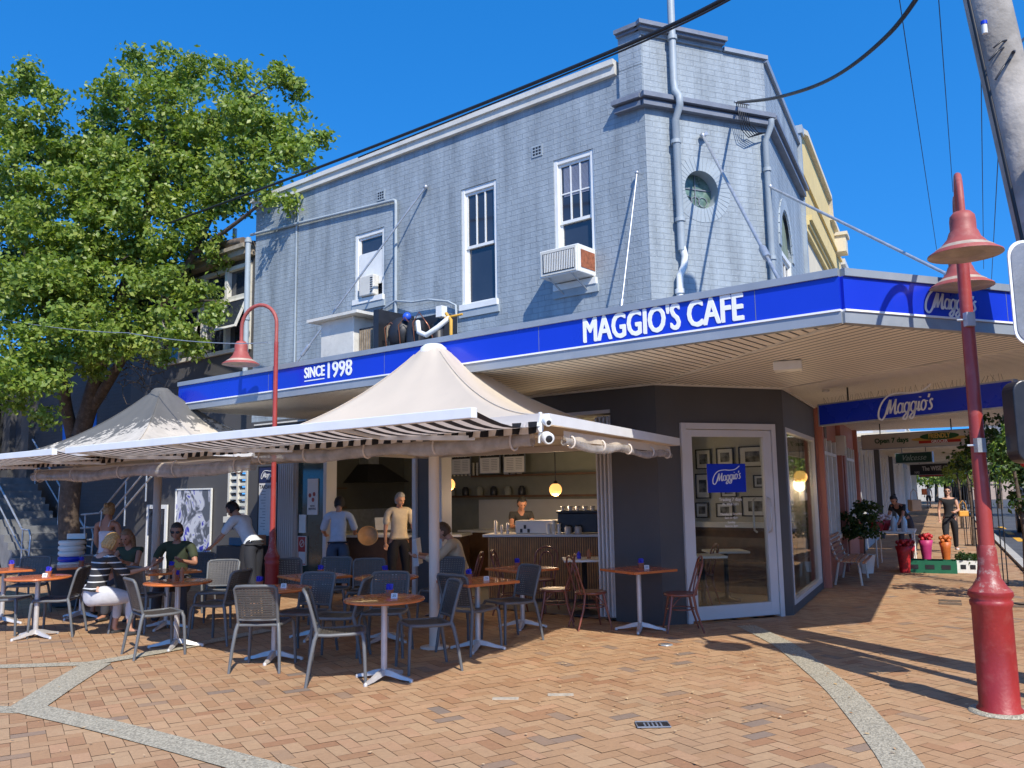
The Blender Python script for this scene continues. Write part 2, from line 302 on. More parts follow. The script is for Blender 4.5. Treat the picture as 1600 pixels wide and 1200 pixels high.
def pavermat(name, stops, seedoff=0):
    M = bpy.data.materials.new(name); M.use_nodes = True; t = M.node_tree; p = t.nodes['Principled BSDF']; L = t.links.new
    g = nn(t, 'ShaderNodeNewGeometry'); r = nn(t, 'ShaderNodeValToRGB'); r.color_ramp.interpolation = 'LINEAR'; L(g.outputs['Random Per Island'], r.inputs[0])
    e = r.color_ramp.elements; e[0].position, e[0].color = stops[0][0], (*stops[0][1], 1); e[1].position, e[1].color = stops[-1][0], (*stops[-1][1], 1)
    for s, c in stops[1:-1]: e.new(s).color = (*c, 1)
    tc = nn(t, 'ShaderNodeTexCoord'); n = nn(t, 'ShaderNodeTexNoise'); n.inputs['Scale'].default_value = 26; n.inputs['Detail'].default_value = 8; n.inputs['Roughness'].default_value = .7; L(tc.outputs['Object'], n.inputs['Vector'])
    n2 = nn(t, 'ShaderNodeTexNoise'); n2.inputs['Scale'].default_value = .55; n2.inputs['Detail'].default_value = 7; L(tc.outputs['Object'], n2.inputs['Vector'])
    a = nn(t, 'ShaderNodeMapRange'); a.inputs[1].default_value = .3; a.inputs[2].default_value = .7; a.inputs[3].default_value = .88; a.inputs[4].default_value = 1.1; L(n.outputs['Fac'], a.inputs[0])
    b = nn(t, 'ShaderNodeMapRange'); b.inputs[1].default_value = .3; b.inputs[2].default_value = .7; b.inputs[3].default_value = .9; b.inputs[4].default_value = 1.08; L(n2.outputs['Fac'], b.inputs[0])
    mu = nn(t, 'ShaderNodeMath', operation='MULTIPLY'); L(a.outputs[0], mu.inputs[0]); L(b.outputs[0], mu.inputs[1])
    vs = nn(t, 'ShaderNodeVectorMath', operation='SCALE'); L(r.outputs[0], vs.inputs[0]); L(mu.outputs[0], vs.inputs[3])
    # pale efflorescence and grime spots
    n5 = nn(t, 'ShaderNodeTexNoise'); n5.inputs['Scale'].default_value = 3.1; n5.inputs['Detail'].default_value = 10; n5.inputs['Roughness'].default_value = .75; L(tc.outputs['Object'], n5.inputs['Vector'])
    r5 = nn(t, 'ShaderNodeMapRange'); r5.inputs[1].default_value = .58; r5.inputs[2].default_value = .72; r5.inputs[4].default_value = .35; L(n5.outputs['Fac'], r5.inputs[0])
    m5 = nn(t, 'ShaderNodeMix', data_type='RGBA'); L(r5.outputs[0], m5.inputs[0]); L(vs.outputs[0], m5.inputs[6]); m5.inputs[7].default_value = (.5,.36,.22,1)
    vo = nn(t, 'ShaderNodeTexVoronoi'); vo.inputs['Scale'].default_value = 2.6; L(tc.outputs['Object'], vo.inputs['Vector'])      # trodden gum and drips
    r6 = nn(t, 'ShaderNodeMapRange'); r6.inputs[1].default_value = .055; r6.inputs[2].default_value = .07; r6.inputs[3].default_value = .55; r6.inputs[4].default_value = 0; L(vo.outputs['Distance'], r6.inputs[0])
    n7 = nn(t, 'ShaderNodeTexNoise'); n7.inputs['Scale'].default_value = .8; n7.inputs['Detail'].default_value = 9; n7.inputs['Roughness'].default_value = .72; n7.inputs['Distortion'].default_value = .6; L(tc.outputs['Object'], n7.inputs['Vector'])
    r7 = nn(t, 'ShaderNodeMapRange'); r7.inputs[1].default_value = .56; r7.inputs[2].default_value = .70; r7.inputs[4].default_value = .38; L(n7.outputs['Fac'], r7.inputs[0])
    mm = nn(t, 'ShaderNodeMath', operation='MAXIMUM'); L(r6.outputs[0], mm.inputs[0]); L(r7.outputs[0], mm.inputs[1]); m6 = nn(t, 'ShaderNodeMix', data_type='RGBA'); L(mm.outputs[0], m6.inputs[0]); L(m5.outputs[2], m6.inputs[6]); m6.inputs[7].default_value = (.2,.14,.095,1)
    L(m6.outputs[2], p.inputs['Base Color']); p.inputs['Roughness'].default_value = .75; p.inputs['Specular IOR Level'].default_value = .35
    bu = nn(t, 'ShaderNodeBump'); bu.inputs['Strength'].default_value = .35; bu.inputs['Distance'].default_value = .004; L(n.outputs['Fac'], bu.inputs['Height']); L(bu.outputs[0], p.inputs['Normal']); return M
K['paver'] = pavermat('clay_brick_paver', [(0,(.34,.175,.09)),(.12,(.39,.225,.115)),(.5,(.425,.26,.142)),(.8,(.445,.285,.157)),(.9,(.45,.255,.14)),(.95,(.38,.235,.13)),(.985,(.29,.195,.13)),(1,(.23,.175,.135))])
K['joint'] = mat('sand_joint', (.13,.09,.06), .95, var=.25, vs=5)
g = MB(); g.add([(-300,-300,-.012),(300,-300,-.012),(300,300,-.012),(-300,300,-.012)], [(0,1,2,3)])
struct(g.build('ground', K['joint'], fixn=False), label='dusty ground carrying the paving')
# brick paving: 45 degree herringbone of single clay pavers, each a quad of its own with an open joint
bw, bl = .115, .23; gap = .0045; AN = R(31)
ca, sa = math.cos(AN), math.sin(AN)
roadline = lambda x, y: ((x-CRR.x)*VO.x + (y-CRR.y)*VO.y)
vs_, fs_ = [], []
def addbrick(cx, cy, lx, ly):
    X, Y = cx*ca-cy*sa, cx*sa+cy*ca + 9
    if Y < 2.2 or Y > 78 or abs(X) > Y*.72+1.5: return
    ro = roadline(X, Y)
    if ro > 3.25 and Y > 9: return
    if Y > 22 and ro < 0: return
    b = len(vs_); z = random.uniform(-.0012, .0012); hx, hy = lx/2-gap/2, ly/2-gap/2
    for qx, qy in ((-hx,-hy),(hx,-hy),(hx,hy),(-hx,hy)):
        x, y = cx+qx, cy+qy; vs_.append((x*ca-y*sa, x*sa+y*ca+9, z+random.uniform(-.0006,.0006)))
    fs_.append((b,b+1,b+2,b+3))
N = 190
for i in range(-250, 250):
    for j in range(-75, 75):
        # herringbone lattice: horizontal brick at (k + 4j', k), vertical beside it (unit = bw)
        k = i; x0 = k + 4*j; y0 = k
        addbrick((x0+1)*bw, (y0+.5)*bw, bl, bw)
        addbrick((x0+2.5)*bw, (y0+0)*bw, bw, bl)
# far footpath along the street: larger unit rows so the count stays low
def farrow():
    s = 9.0
    while s < 75:
        o = .02; L_ = .4
        while o < 3.2:
            b = len(vs_)
            for ds, do in ((0,0),(L_-.008,0),(L_-.008,.39),(0,.39)): p = SW(s+ds, o+do, 0); vs_.append((p.x, p.y, .002))
            fs_.append((b,b+1,b+2,b+3)); o += .4
        s += L_
me = bpy.data.meshes.new('paving'); 
farrow()
me.from_pydata(vs_, [], fs_); me.materials.append(K['paver']); uvs(me)
po = bpy.data.objects.new('paving', me); COL.objects.link(po); struct(po, label='herringbone clay brick paving of the plaza')
# exposed aggregate bands
def band(pts, wd, name='paving_band', z=.006):
    mb = MB(); P = [gp(*p) for p in pts]; Q = []
    # smooth
    for i in range(len(P)-1):
        p0, p1, p2, p3 = P[max(i-1,0)], P[i], P[i+1], P[min(i+2,len(P)-1)]
        for k in range(6):
            t = k/6; Q.append(.5*((2*p1)+(p2-p0)*t+(2*p0-5*p1+4*p2-p3)*t*t+(3*p1-p0-3*p2+p3)*t**3))
    Q.append(P[-1]); vs = []; 
    for i, q in enumerate(Q):
        d = (Q[min(i+1,len(Q)-1)]-Q[max(i-1,0)]).normalized(); n = Vector((-d.y, d.x, 0)); vs += [(q.x-n.x*wd/2, q.y-n.y*wd/2, z), (q.x+n.x*wd/2, q.y+n.y*wd/2, z)]
    mb.add(vs, [(2*i,2*i+1,2*i+3,2*i+2) for i in range(len(Q)-1)]); return struct(mb.build(name, K['aggregate']))
band([(1165,978),(1195,992),(1228,1010),(1265,1038),(1312,1078),(1352,1122),(1385,1162),(1412,1200),(1440,1260)], .25)
band([(-200,1098),(0,1109),(60,1110)], .2, z=.005); band([(35,1106),(150,1132),(270,1163),(400,1199),(560,1243)], .25, z=.008)
band([(40,1108),(95,1072),(150,1038)], .3, z=.009); band([(-150,1047),(0,1042),(150,1037)], .2, z=.006); band([(140,1038),(240,1021),(330,1003),(420,985)], .22, z=.010)
# road, kerb, markings along the street
def strip(name, o0, o1, s0, s1, z, m, n=1):
    mb = MB(); mb.add([SW(s0,o0,z),SW(s1,o0,z),SW(s1,o1,z),SW(s0,o1,z)], [(0,1,2,3)]); return mb.build(name, m)
struct(strip('road', 3.42, 14, 3.0, 260, -.004, K['asphalt']))
mb = MB(); mb.fbox(SW, 3.2, 120, 3.25, 3.42, -.01, .06); struct(mb.build('kerb', mat('kerb_concrete', (.42,.4,.36), .85, var=.12, vs=3, bump=.3)))
K['ymark'] = mat('yellow_road_paint', (.75,.38,.02), .6, var=.12, vs=6, dirt=.4, dcol=(.2,.15,.1))
for s0 in (13.5, 17.5, 21.5, 25.5): struct(strip('road_marking', 3.85, 4.05, s0, s0+2.1, .002, K['ymark']))
mb = MB(); mb.fbox(SW, 3, 130, 14, 18, -.01, .05); struct(mb.build('pavement', mat('concrete_footpath', (.42,.39,.35), .85, var=.1, vs=2)))
K['leafgreen'] = None

# ============================================================ CAFE BUILDING
cafe = thing('cafe_building', 'two storey corner cafe building of painted blue grey brick with dark ground floor', 'building', CL)
def wall(fn, a0, a1, z0, z1, holes, m, name, th=.25, o=0, parent=cafe, extra=None):
    mb = MB(); A = sorted({a0, a1, *[h[0] for h in holes], *[h[1] for h in holes]}); Z = sorted({z0, z1, *[h[2] for h in holes], *[h[3] for h in holes]})
    A = [a for a in A if a0-1e-6 <= a <= a1+1e-6]; Z = [z for z in Z if z0-1e-6 <= z <= z1+1e-6]
    inh = lambda a, z: any(h[0]-1e-6 < a < h[1]+1e-6 and h[2]-1e-6 < z < h[3]+1e-6 for h in holes)
    for i in range(len(A)-1):
        for j in range(len(Z)-1):
            if inh((A[i]+A[i+1])/2, (Z[j]+Z[j+1])/2): continue
            for oo in (o, o-th): mb.add([fn(A[i],oo,Z[j]),fn(A[i+1],oo,Z[j]),fn(A[i+1],oo,Z[j+1]),fn(A[i],oo,Z[j+1])], [(0,1,2,3)] if oo == o else [(3,2,1,0)])
    for h in holes+[(a0,a1,z0,z1)]:
        b0, b1, c0, c1 = h
        for (p, q) in (((b0,c0),(b1,c0)),((b1,c0),(b1,c1)),((b1,c1),(b0,c1)),((b0,c1),(b0,c0))):
            mb.add([fn(p[0],o,p[1]),fn(q[0],o,q[1]),fn(q[0],o-th,q[1]),fn(p[0],o-th,p[1])], [(0,1,2,3)])
    ob = mb.build(name, m, parent, fixn=False); return ob
W2 = (.86, 1.56, 4.62, 6.55); W1 = (2.66, 3.40, 4.60, 6.55); W0 = (5.22, 5.98, 5.08, 6.33)
GZ = 3.14
wall(LW, 0, 9.05, GZ, 7.5, [W2, W1, W0], K['bluebrick'], 'upper_wall')
rc = (.86, 5.83, .33)      # round window t, z, half square
cw = wall(CW, 0, 2.03, GZ, 7.94, [(rc[0]-rc[2], rc[0]+rc[2], rc[1]-rc[2], rc[1]+rc[2])], K['bluebrick'], 'corner_wall')
AW = (.75, 1.75, 3.6, 6.0)
sw_ = wall(SW, 0, 3.35, GZ, 7.9, [AW], K['bluebrick'], 'street_wall')
# parapet steps of the chamfer
mb = MB()
mb.fbox(CW, -.04, 1.3, -.27, .035, 7.94, 8.04); mb.fbox(LW, .0, .36, -.27, .05, 7.1, 8.04)
mb.fbox(LW, .0, .36, -.27, .05, 7.5, 7.52); mb.build('parapet_pier', K['bluebrick'], cafe)
mb = MB(); mb.fbox(CW, -.12, 1.32, -.34, .14, 8.04, 8.10); mb.fbox(CW, -.09, 1.30, -.3, .1, 8.0, 8.04); mb.fbox(LW, .02, .38, -.3, .13, 8.04, 8.097); mb.fbox(LW, .02, .37, -.3, .09, 8.0, 8.037)
mb.build('parapet_cap', K['greytrim'], cafe)
mb = MB(); mb.fbox(CW, 1.32, 2.08, -.3, .05, 7.94, 8.0); mb.fbox(SW, .0, 3.4, -.3, .05, 7.9, 8.0); mb.build('parapet_flashing', K['fasciagrey'], cafe)
# cream coping on the long side
mb = MB(); mb.fbox(LW, .42, 9.1, -.3, .07, 7.5, 7.63); mb.fbox(LW, .42, 9.12, -.32, .11, 7.63, 7.71); mb.build('coping', K['coping'], cafe)
# cornice mould
mb = MB()
for (o, z0, z1) in ((.10, 6.90, 6.965), (.07, 6.965, 7.0), (.15, 7.0, 7.06), (.11, 7.06, 7.09)):
    mb.fbox(CW, -.02-o*.5, 2.03+o*.35, -.01, o, z0, z1); mb.fbox(LW, -.0, .4+o*.3, -.01, o, z0+.001, z1+.001); mb.fbox(SW, 0, 3.38, -.01, o, z0+.0015, z1+.0015)
mb.build('cornice', K['greytrim'], cafe)
# round window fill ring, voussoirs, pane
mb = MB(); n = 48; t0, z0_, h = rc
def sqp(a):
    c, s = math.cos(a), math.sin(a); k = h/max(abs(c), abs(s)); return c*k, s*k
for i in range(n):
    a, b = 2*PI*i/n, 2*PI*(i+1)/n; r = .27
    pa, pb = sqp(a), sqp(b)
    mb.add([CW(t0+pa[0],.0,z0_+pa[1]),CW(t0+pb[0],.0,z0_+pb[1]),CW(t0+r*math.cos(b),.0,z0_+r*math.sin(b)),CW(t0+r*math.cos(a),.0,z0_+r*math.sin(a))], [(0,1,2,3)])
    mb.add([CW(t0+r*math.cos(a),0,z0_+r*math.sin(a)),CW(t0+r*math.cos(b),0,z0_+r*math.sin(b)),CW(t0+r*math.cos(b),-.2,z0_+r*math.sin(b)),CW(t0+r*math.cos(a),-.2,z0_+r*math.sin(a))], [(0,1,2,3)])
mb.build('window_reveal', K['bluepaint'], cafe)
mb = MB(); n = 38
for i in range(n):
    a, b = 2*PI*(i+.05)/n, 2*PI*(i+.95)/n
    P = []
    for o in (.0, .005):
        for (r, q) in ((.272,a),(.272,b),(.47,b),(.47,a)): P.append(CW(t0+r*math.cos(q), o, z0_+r*math.sin(q)))
    mb.hexa(P)
mb.build('window_surround', K['bluepaint'], cafe)
rw = MB(); P = [CW(t0+.27*math.cos(2*PI*i/32), -.17, z0_+.27*math.sin(2*PI*i/32)) for i in range(32)]; rw.slab(P, -CO, .01)
K['leadlight'] = mat('green_leadlight', (.12,.19,.15), .15, var=.5, vs=9, dirt=.5, dcol=(.45,.47,.45))
rwo = rw.build('round_window', K['leadlight'], cafe)
mb = MB(); mb.fbox(CW, t0-.006, t0+.006, -.169, -.155, z0_-.26, z0_+.26); mb.fbox(CW, t0-.26, t0+.26, -.169, -.156, z0_+.05, z0_+.065)
for q in range(3): mb.tube([CW(t0-.12+.12*q+.07*math.cos(a), -.16, z0_-.12+.07*math.sin(a)) for a in [2*PI*i/12 for i in range(13)]], .006, 5)
mb.build('glazing_bar', K['greytrim'], rwo)
# sash windows
def sash(fn, H, name, ac=False, top3=True, rec=.1):
    a0, a1, z0, z1 = H; e = .004; mb = MB(); fw = .06
    mb.fbox(fn, a0, a0+fw, -rec, -.015, z0, z1); mb.fbox(fn, a1-fw, a1, -rec, -.015, z0, z1); mb.fbox(fn, a0+fw, a1-fw, -rec, -.02, z1-fw*1.3, z1); mb.fbox(fn, a0-.02, a1+.02, -rec, .05, z0-.05, z0+.045)
    f = mb.build(name, K['white'], cafe, bevel=.004)
    mb = MB(); zm = (z0+z1)/2; b0, b1 = a0+fw, a1-fw
    # sashes
    for (q0, q1, oo) in ((zm-.02, z1-fw*1.3, -.05), (z0+.045, zm+.02, -.075)):
        mb.fbox(fn, b0, b0+.04, oo-.03, oo, q0, q1); mb.fbox(fn, b1-.04, b1, oo-.03, oo, q0, q1); mb.fbox(fn, b0+.04, b1-.04, oo-.03, oo, q0, q0+.045); mb.fbox(fn, b0+.04, b1-.04, oo-.03, oo, q1-.04, q1)
    if top3:
        for k in (1, 2): a = b0+.04+(b1-b0-.08)*k/3; mb.fbox(fn, a-.011, a+.011, -.078, -.052, zm, z1-fw*1.3-.03)
        if top3 == 2: mb.fbox(fn, b0+.04, b1-.04, -.079, -.055, (zm+z1)/2-.06, (zm+z1)/2-.04)
    mb.build('sash', K['white'], f)
    mb = MB(); mb.fbox(fn, b0+.01, b1-.01, -.073, -.07, zm, z1-fw); mb.fbox(fn, b0+.01, b1-.01, -.1, -.096, z0+.03, zm); mb.build('pane', K['pane'], f)
    return f
sash(LW, W1, 'window'); f2 = sash(LW, W2, 'window', top3=2)
mb = MB()
for k in range(26): mb.fbox(LW, .97, 1.42, -.069, -.062, 6.4-k*.017, 6.409-k*.017)
mb.build('blind', mat('venetian_blind', (.3,.33,.42), .5), f2)
# small window with old unit
f0 = sash(LW, W0, 'window', top3=False)
mb = MB(); mb.fbox(LW, 5.3, 5.9, -.06, -.03, 5.35, 5.95); mb.build('infill_panel', K['white'], f0)
# sills painted
for W_ in (W1, W2, W0): mb = MB(); mb.fbox(LW, W_[0]-.04, W_[1]+.04, -.05, .035, W_[2]-.16, W_[2]-.051); mb.build('sill', K['bluepaint'], cafe)
# arched window on the street side
fa = sash(SW, (AW[0], AW[1], AW[2], 5.3), 'arched_window', rec=.12)
mb = MB(); P = [SW(1.25+.5*math.cos(PI*i/16), -.05, 5.3+.7*math.sin(PI*i/16)) for i in range(17)]; mb.slab(P, -VO, .05); mb.build('arch_panel', mat('olive_shutter', (.2,.24,.17), .7, var=.2, vs=6), fa)
mb = MB()
for i in range(16):
    a, b = PI*i/16, PI*(i+1)/16
    def sq2(t):
        c, s = math.cos(t), math.sin(t); return 1.25+(.5 if abs(c) > .6 else c*.83)*(1 if c > 0 or abs(c) <= .6 else -1), 5.3+.7*min(1, s*1.3)
    mb.add([SW(*(lambda q: (q[0], .0, q[1]))(sq2(a))), SW(*(lambda q: (q[0], .0, q[1]))(sq2(b))), SW(1.25+.5*math.cos(b), .0, 5.3+.7*math.sin(b)*.99), SW(1.25+.5*math.cos(a), .0, 5.3+.7*math.sin(a)*.99)], [(0,1,2,3)])
    P = []
    for o in (.0, .02):
        for (r, q) in ((.54,a+.01),(.54,b-.01),(.72,b-.01),(.72,a+.01)): P.append(SW(1.25+r*math.cos(q), o, 5.3+(r+.18)*math.sin(q)))
    mb.hexa(P)
mb.build('arch_surround', K['bluepaint'], cafe)
# air vents
for (s, z) in ((1.85, 6.78), (5.3, 6.91)):
    mb = MB(); mb.fbox(LW, s-.1, s+.1, 0, .012, z-.09, z+.09)
    v = mb.build('air_vent', K['bluepaint'], cafe); mb = MB()
    for i in range(3):
        for j in range(3): mb.fbox(LW, s-.075+i*.055, s-.035+i*.055, .011, .014, z-.065+j*.048, z-.035+j*.048)
    mb.build('slot', K['black'], v)
# downpipes and conduits
def pipe(name, pts, r, m, parent=cafe, n=10, clips=None, fn=None):
    mb = MB(); mb.tube(pts, r, n)
    if clips:
        for (p, q) in clips: mb.tube([p, q], r*1.35, n)
    return mb.build(name, m, parent)
pt = .42
pipe('downpipe', [CW(pt,.1,11.5), CW(pt,.1,7.3), CW(pt,.12,7.15), CW(pt,.22,7.02), CW(pt,.22,6.9), CW(pt+.0,.1,6.74), CW(pt+.02,.09,4.9)], .052, K['bluepaint'],
     clips=[(CW(pt,.1,7.9),CW(pt,.1,7.96)),(CW(pt,.09,6.4),CW(pt,.09,6.45)),(CW(pt+.015,.09,5.3),CW(pt+.015,.09,5.35))])
pipe('waste_pipe', [CW(pt+.03,.09,4.95), CW(pt+.06,.1,4.82), CW(pt+.04,.1,4.68), CW(pt-.03,.1,4.55), CW(pt-.04,.1,4.3), CW(pt-.04,.1,3.45)], .048, K['white'], clips=[(CW(pt-.04,.1,4.3),CW(pt-.04,.1,4.36))])
pipe('downpipe', [CW(1.95,.2,6.93), CW(1.95,.2,6.86), CW(1.93,.08,6.66), CW(1.93,.08,3.4)], .045, K['bluepaint'], clips=[(CW(1.93,.08,6.2),CW(1.93,.08,6.25)),(CW(1.93,.08,4.9),CW(1.93,.08,4.95))])
pipe('conduit', [LW(7.62,.03,7.3), LW(7.62,.03,6.92), LW(7.66,.03,6.86), LW(7.66,.03,4.1)], .02, K['bluepaint'])
pipe('conduit', [LW(9.15,.05,6.98), LW(4.92,.05,6.72), LW(4.88,.05,6.7), LW(4.87,.05,6.64), LW(4.87,.05,4.72)], .028, K['bluepaint'])
pipe('conduit', [LW(9.13,.12,6.9), LW(9.13,.12,3.3)], .055, K['bluepaint'], clips=[(LW(9.13,.12,6.8),LW(9.13,.12,6.86)),(LW(9.13,.12,5.2),LW(9.13,.12,5.26))])
pipe('cable', [onL(600,482,.05), onL(618,470,.07), onL(645,472,.1), onL(668,468,.1), onL(700,471,.06), onL(712,477,.05), onL(714,520,.05)], .018, K['bluepaint'])
pipe('cable', [onL(598,482,.05), onL(582,492,.15), onL(572,505,.25)], .014, K['black'])
# service bracket stay rods to the canopy come with the canopy
# ---- ground floor
OP = (.98, 6.55, .0, 2.62)      # opening in the long side
wall(LW, 0, 9.05, 0, GZ-.002, [(.70, 8.12, 0.0, 2.75)], K['darkwall'], 'ground_wall')
# the long side between panel and corner
DR = (.35, 1.86, 0, 2.58)
wall(CW, 0, 2.03, 0, GZ-.002, [DR], K['darkwall'], 'ground_wall')
wall(SW, 0, 3.35, 0, GZ-.002, [(.12, 3.15, .12, 2.55)], K['darkwall'], 'ground_wall')
# roof and back walls
mb = MB(); inn = lambda s, o: LW(s, -o, 0)
A, B, Cc, D = LW(.1,-.1,0), LW(9.05,-.1,0), LW(9.05,-.1,0)+V*4.8, SW(3.35,-.1,0); D2 = SW(4.6,-.12,0); E_ = CW(1.98,-.1,0)
mb.prism([A[:2], E_[:2], D[:2], (D2.x-.5,D2.y), Cc[:2], B[:2]], 7.2, 7.3); mb.build('roof', K['greytrim'], cafe)
mb = MB(); mb.prism([A[:2], E_[:2], D[:2], (D2.x-.5,D2.y), Cc[:2], B[:2]], 3.02, 3.1); mb.build('interior_ceiling', K['inwall'], cafe)
mb = MB(); mb.prism([A[:2], E_[:2], D[:2], (D2.x-.5,D2.y), Cc[:2], B[:2]], -.03, .006); mb.build('interior_floor', K['tilefloor'], cafe)
BWO = -4.0       # interior back wall, parallel to the long side
_q = LW(0,BWO,0); BW0 = -((_q-CRR).dot(VO)+.14)/U.dot(VO)
mb = MB(); mb.fbox(LW, BW0, 2.2, BWO-.15, BWO, .006, 3.02); mb.build('interior_wall', K['inwall'], cafe)
mb = MB(); mb.fbox(LW, 2.2, 9.0, BWO-.15, BWO-.02, .006, 3.02); mb.build('interior_wall', K['indark'], cafe)
mb = MB(); mb.fbox(LW, 8.9, 9.02, BWO, -.25, .006, 3.02); mb.build('interior_wall', mat('kitchen_wall_paint', (.09,.09,.075), .7), cafe)
mb = MB(); mb.fbox(LW, 1.6, 2.15, BWO, BWO+.5, .006, 3.02); mb.build('interior_pier', K['inwall'], cafe)
# upper shell backs so no light leaks
mb = MB(); mb.hexa([B+Vector((0,0,0)), B+V*.15, Cc+V*.15, Cc, B+Vector((0,0,7.6)), B+V*.15+Vector((0,0,7.6)), Cc+V*.15+Vector((0,0,7.6)), Cc+Vector((0,0,7.6))])
P = [Cc, D2, D2-V*.2, Cc-V*.2]; mb.hexa([Vector((p.x,p.y,0)) for p in P]+[Vector((p.x,p.y,7.6)) for p in P])
mb.build('rear_wall', K['bluebrick'], cafe)
# bifold stacks and jambs
def bifold(s, n, name='bifold_door'):
    for k in range(n):
        mb = MB(); a = s + k*.062
        mb.fbox(LW, a, a+.045, -.30, -.005, .04, 2.72)
        mb.fbox(LW, a+.012, a+.033, -.005, .055, .05, 2.70)
        o = mb.build(name, K['alu'], cafe, bevel=.004)
bifold(.70, 4); bifold(7.6, 8)
mb = MB()
for s in (3.84, 6.67): mb.fbox(LW, s, s+.09, -.2, .03, .0, 2.74)
mb.fbox(LW, 4.42, 4.50, -.2, .03, 0, 2.74); mb.fbox(LW, .7, 8.12, -.12, .02, 2.752, 2.80)
mb.build('door_frame', K['alu'], cafe)
mb = MB(); mb.fbox(LW, 3.93, 4.42, -.16, -.02, 0, 2.74); mb.build('pillar', K['darkwall'], cafe)
mb = MB(); mb.fbox(LW, 6.76, 7.6, -.1, -.06, .02, 2.74); mb.build('side_panel', mat('bottle_green_glass_panel', (.02,.045,.038), .08, var=.2, spec=.8), cafe)
# glass door in the chamfer
dth = thing('glass_door', 'white framed glass cafe door with a blue logo panel and hours lettering', 'door', CW(1.1,0,0)); dth.parent = cafe; dth.location = CW(1.1,0,0)-CL
for k_ in ('label','category'): del dth[k_]
a0, a1 = DR[0], DR[1]; mb = MB()
mb.fbox(CW, a0, a0+.07, -.1, .04, 0, 2.58); mb.fbox(CW, a1-.07, a1, -.1, .04, 0, 2.58); mb.fbox(CW, a0+.07, a1-.07, -.1, .04, 2.5, 2.58)
def pbuild(mb, name, m, bevel=0): return mb.build(name, m, dth, bevel=bevel)
pbuild(mb, 'door_frame', K['alu'], .004)
mb = MB(); b0, b1 = a0+.075, a1-.075
mb.fbox(CW, b0, b0+.09, -.05, .025, .03, 2.49); mb.fbox(CW, b1-.13, b1, -.05, .025, .03, 2.49); mb.fbox(CW, b0+.09, b1-.13, -.05, .025, 2.4, 2.49); mb.fbox(CW, b0+.09, b1-.13, -.05, .025, .03, .2)
pbuild(mb, 'door_leaf', K['alu'], .004)
mb = MB(); mb.fbox(CW, b0+.085, b1-.125, -.02, -.012, .19, 2.41); pbuild(mb, 'pane', K['glass'])
for (dx, oo) in ((-.11, .03), (-.24, -.06)):
    mb = MB(); x = b1+dx; s_ = 1 if oo > 0 else -1
    mb.tube([CW(x,oo,1.12), CW(x,oo+.05*s_,1.14), CW(x,oo+.06*s_,1.2), CW(x,oo+.06*s_,1.5), CW(x,oo+.05*s_,1.56), CW(x,oo,1.58)], .014, 8); pbuild(mb, 'handle', K['steel'])
mb = MB(); mb.fbox(CW, .75, 1.36, -.010, -.002, 1.66, 2.04); pbuild(mb, 'logo_panel', K['signblue'])
# shop window on the street side
mb = MB()
for (x0, x1, y0, y1) in ((.12,.18,.12,2.55),(3.09,3.15,.12,2.55),(.18,3.09,.12,.18),(.18,3.09,2.49,2.55)): mb.fbox(SW, x0, x1, -.09, .01, y0, y1)
sf = mb.build('shop_window', K['alu'], cafe)
mb = MB(); mb.fbox(SW, .16, 3.1, -.045, -.037, .16, 2.5); mb.build('pane', K['glass'], sf)

# ============================================================ CANOPY
can = thing('street_canopy', 'broad flat street canopy with royal blue fascia round the cafe corner', 'awning', CL)
CZ = 3.08
K1 = gp(1317,505,CZ); KL = gp(270,642,CZ); K2 = gp(1745,521,CZ)
KL = K1 + U*((KL-K1).dot(U)); K2 = K1 + C_*((K2-K1).dot(C_)); KE = K2 + V*13.5
wallL = LW((KL-CL).dot(U), 0, CZ)
def at_z(p, z): return Vector((p.x, p.y, z))
ring = [K1, KL, wallL, LW(0,.0,0), CW(2.03,.0,0), SW(9.9,0,0), None]
oE = (KE-CRR).dot(V); ring[5] = SW(oE, 0, 0); ring[6] = KE; ring = ring + [K2]
poly = [(p.x, p.y) for p in ring]
mb = MB(); mb.prism(poly, CZ+.02, CZ+.30); mb.build('canopy_deck', K['greytrim'], can)
# lined soffit: boards with grooves, long side boards run square to the wall, corner boards along the chamfer
def linemat():
    M = mat('grooved_soffit_lining', (.86,.82,.73), .5, var=.05, vs=1.2, dirt=.12, dcol=(.5,.45,.38)); t = M.node_tree; p = t.nodes['Principled BSDF']; L = t.links.new
    return M
K['lining'] = linemat()
def boards(name, quad, d, pitch=.115, z=CZ+.012):
    # quad: convex xy polygon; boards as strips along direction d, clipped to polygon
    nrm = Vector((-d.y, d.x, 0)); qs = [Vector((p[0],p[1],0)) for p in quad]; lo = min(q.dot(nrm) for q in qs); hi = max(q.dot(nrm) for q in qs); mb = MB()
    def clip(poly, n, c, keep):
        out = []
        for i in range(len(poly)):
            a, b = poly[i], poly[(i+1) % len(poly)]; da, db = (a.dot(n)-c)*keep, (b.dot(n)-c)*keep
            if da >= 0: out.append(a)
            if (da > 0 > db) or (da < 0 < db): out.append(a+(b-a)*(da/(da-db)))
        return out
    k = lo
    while k < hi:
        for (u0, u1, dz) in ((k, k+pitch*.78, 0), (k+pitch*.78, k+pitch, .009)):
            pl = clip(clip(qs, nrm, u0, 1), nrm, u1, -1)
            if len(pl) >= 3: mb.add([(q.x, q.y, z+dz) for q in pl], [tuple(range(len(pl)))[::-1]])
            if dz:
                for uu in (u0, u1):
                    s = clip(clip(qs, nrm, uu-.0005, 1), nrm, uu+.0005, -1)
        k += pitch
    return mb.build(name, K['lining'], can, fixn=False)
boards('soffit', [K1, KL, wallL, LW(0,0,0)], UO)
boards('soffit', [K1, LW(0,0,0), CW(2.03,0,0), K2], CO)
boards('soffit', [K2, CW(2.03,0,0), SW(oE,0,0), KE], VO, z=CZ+.014)
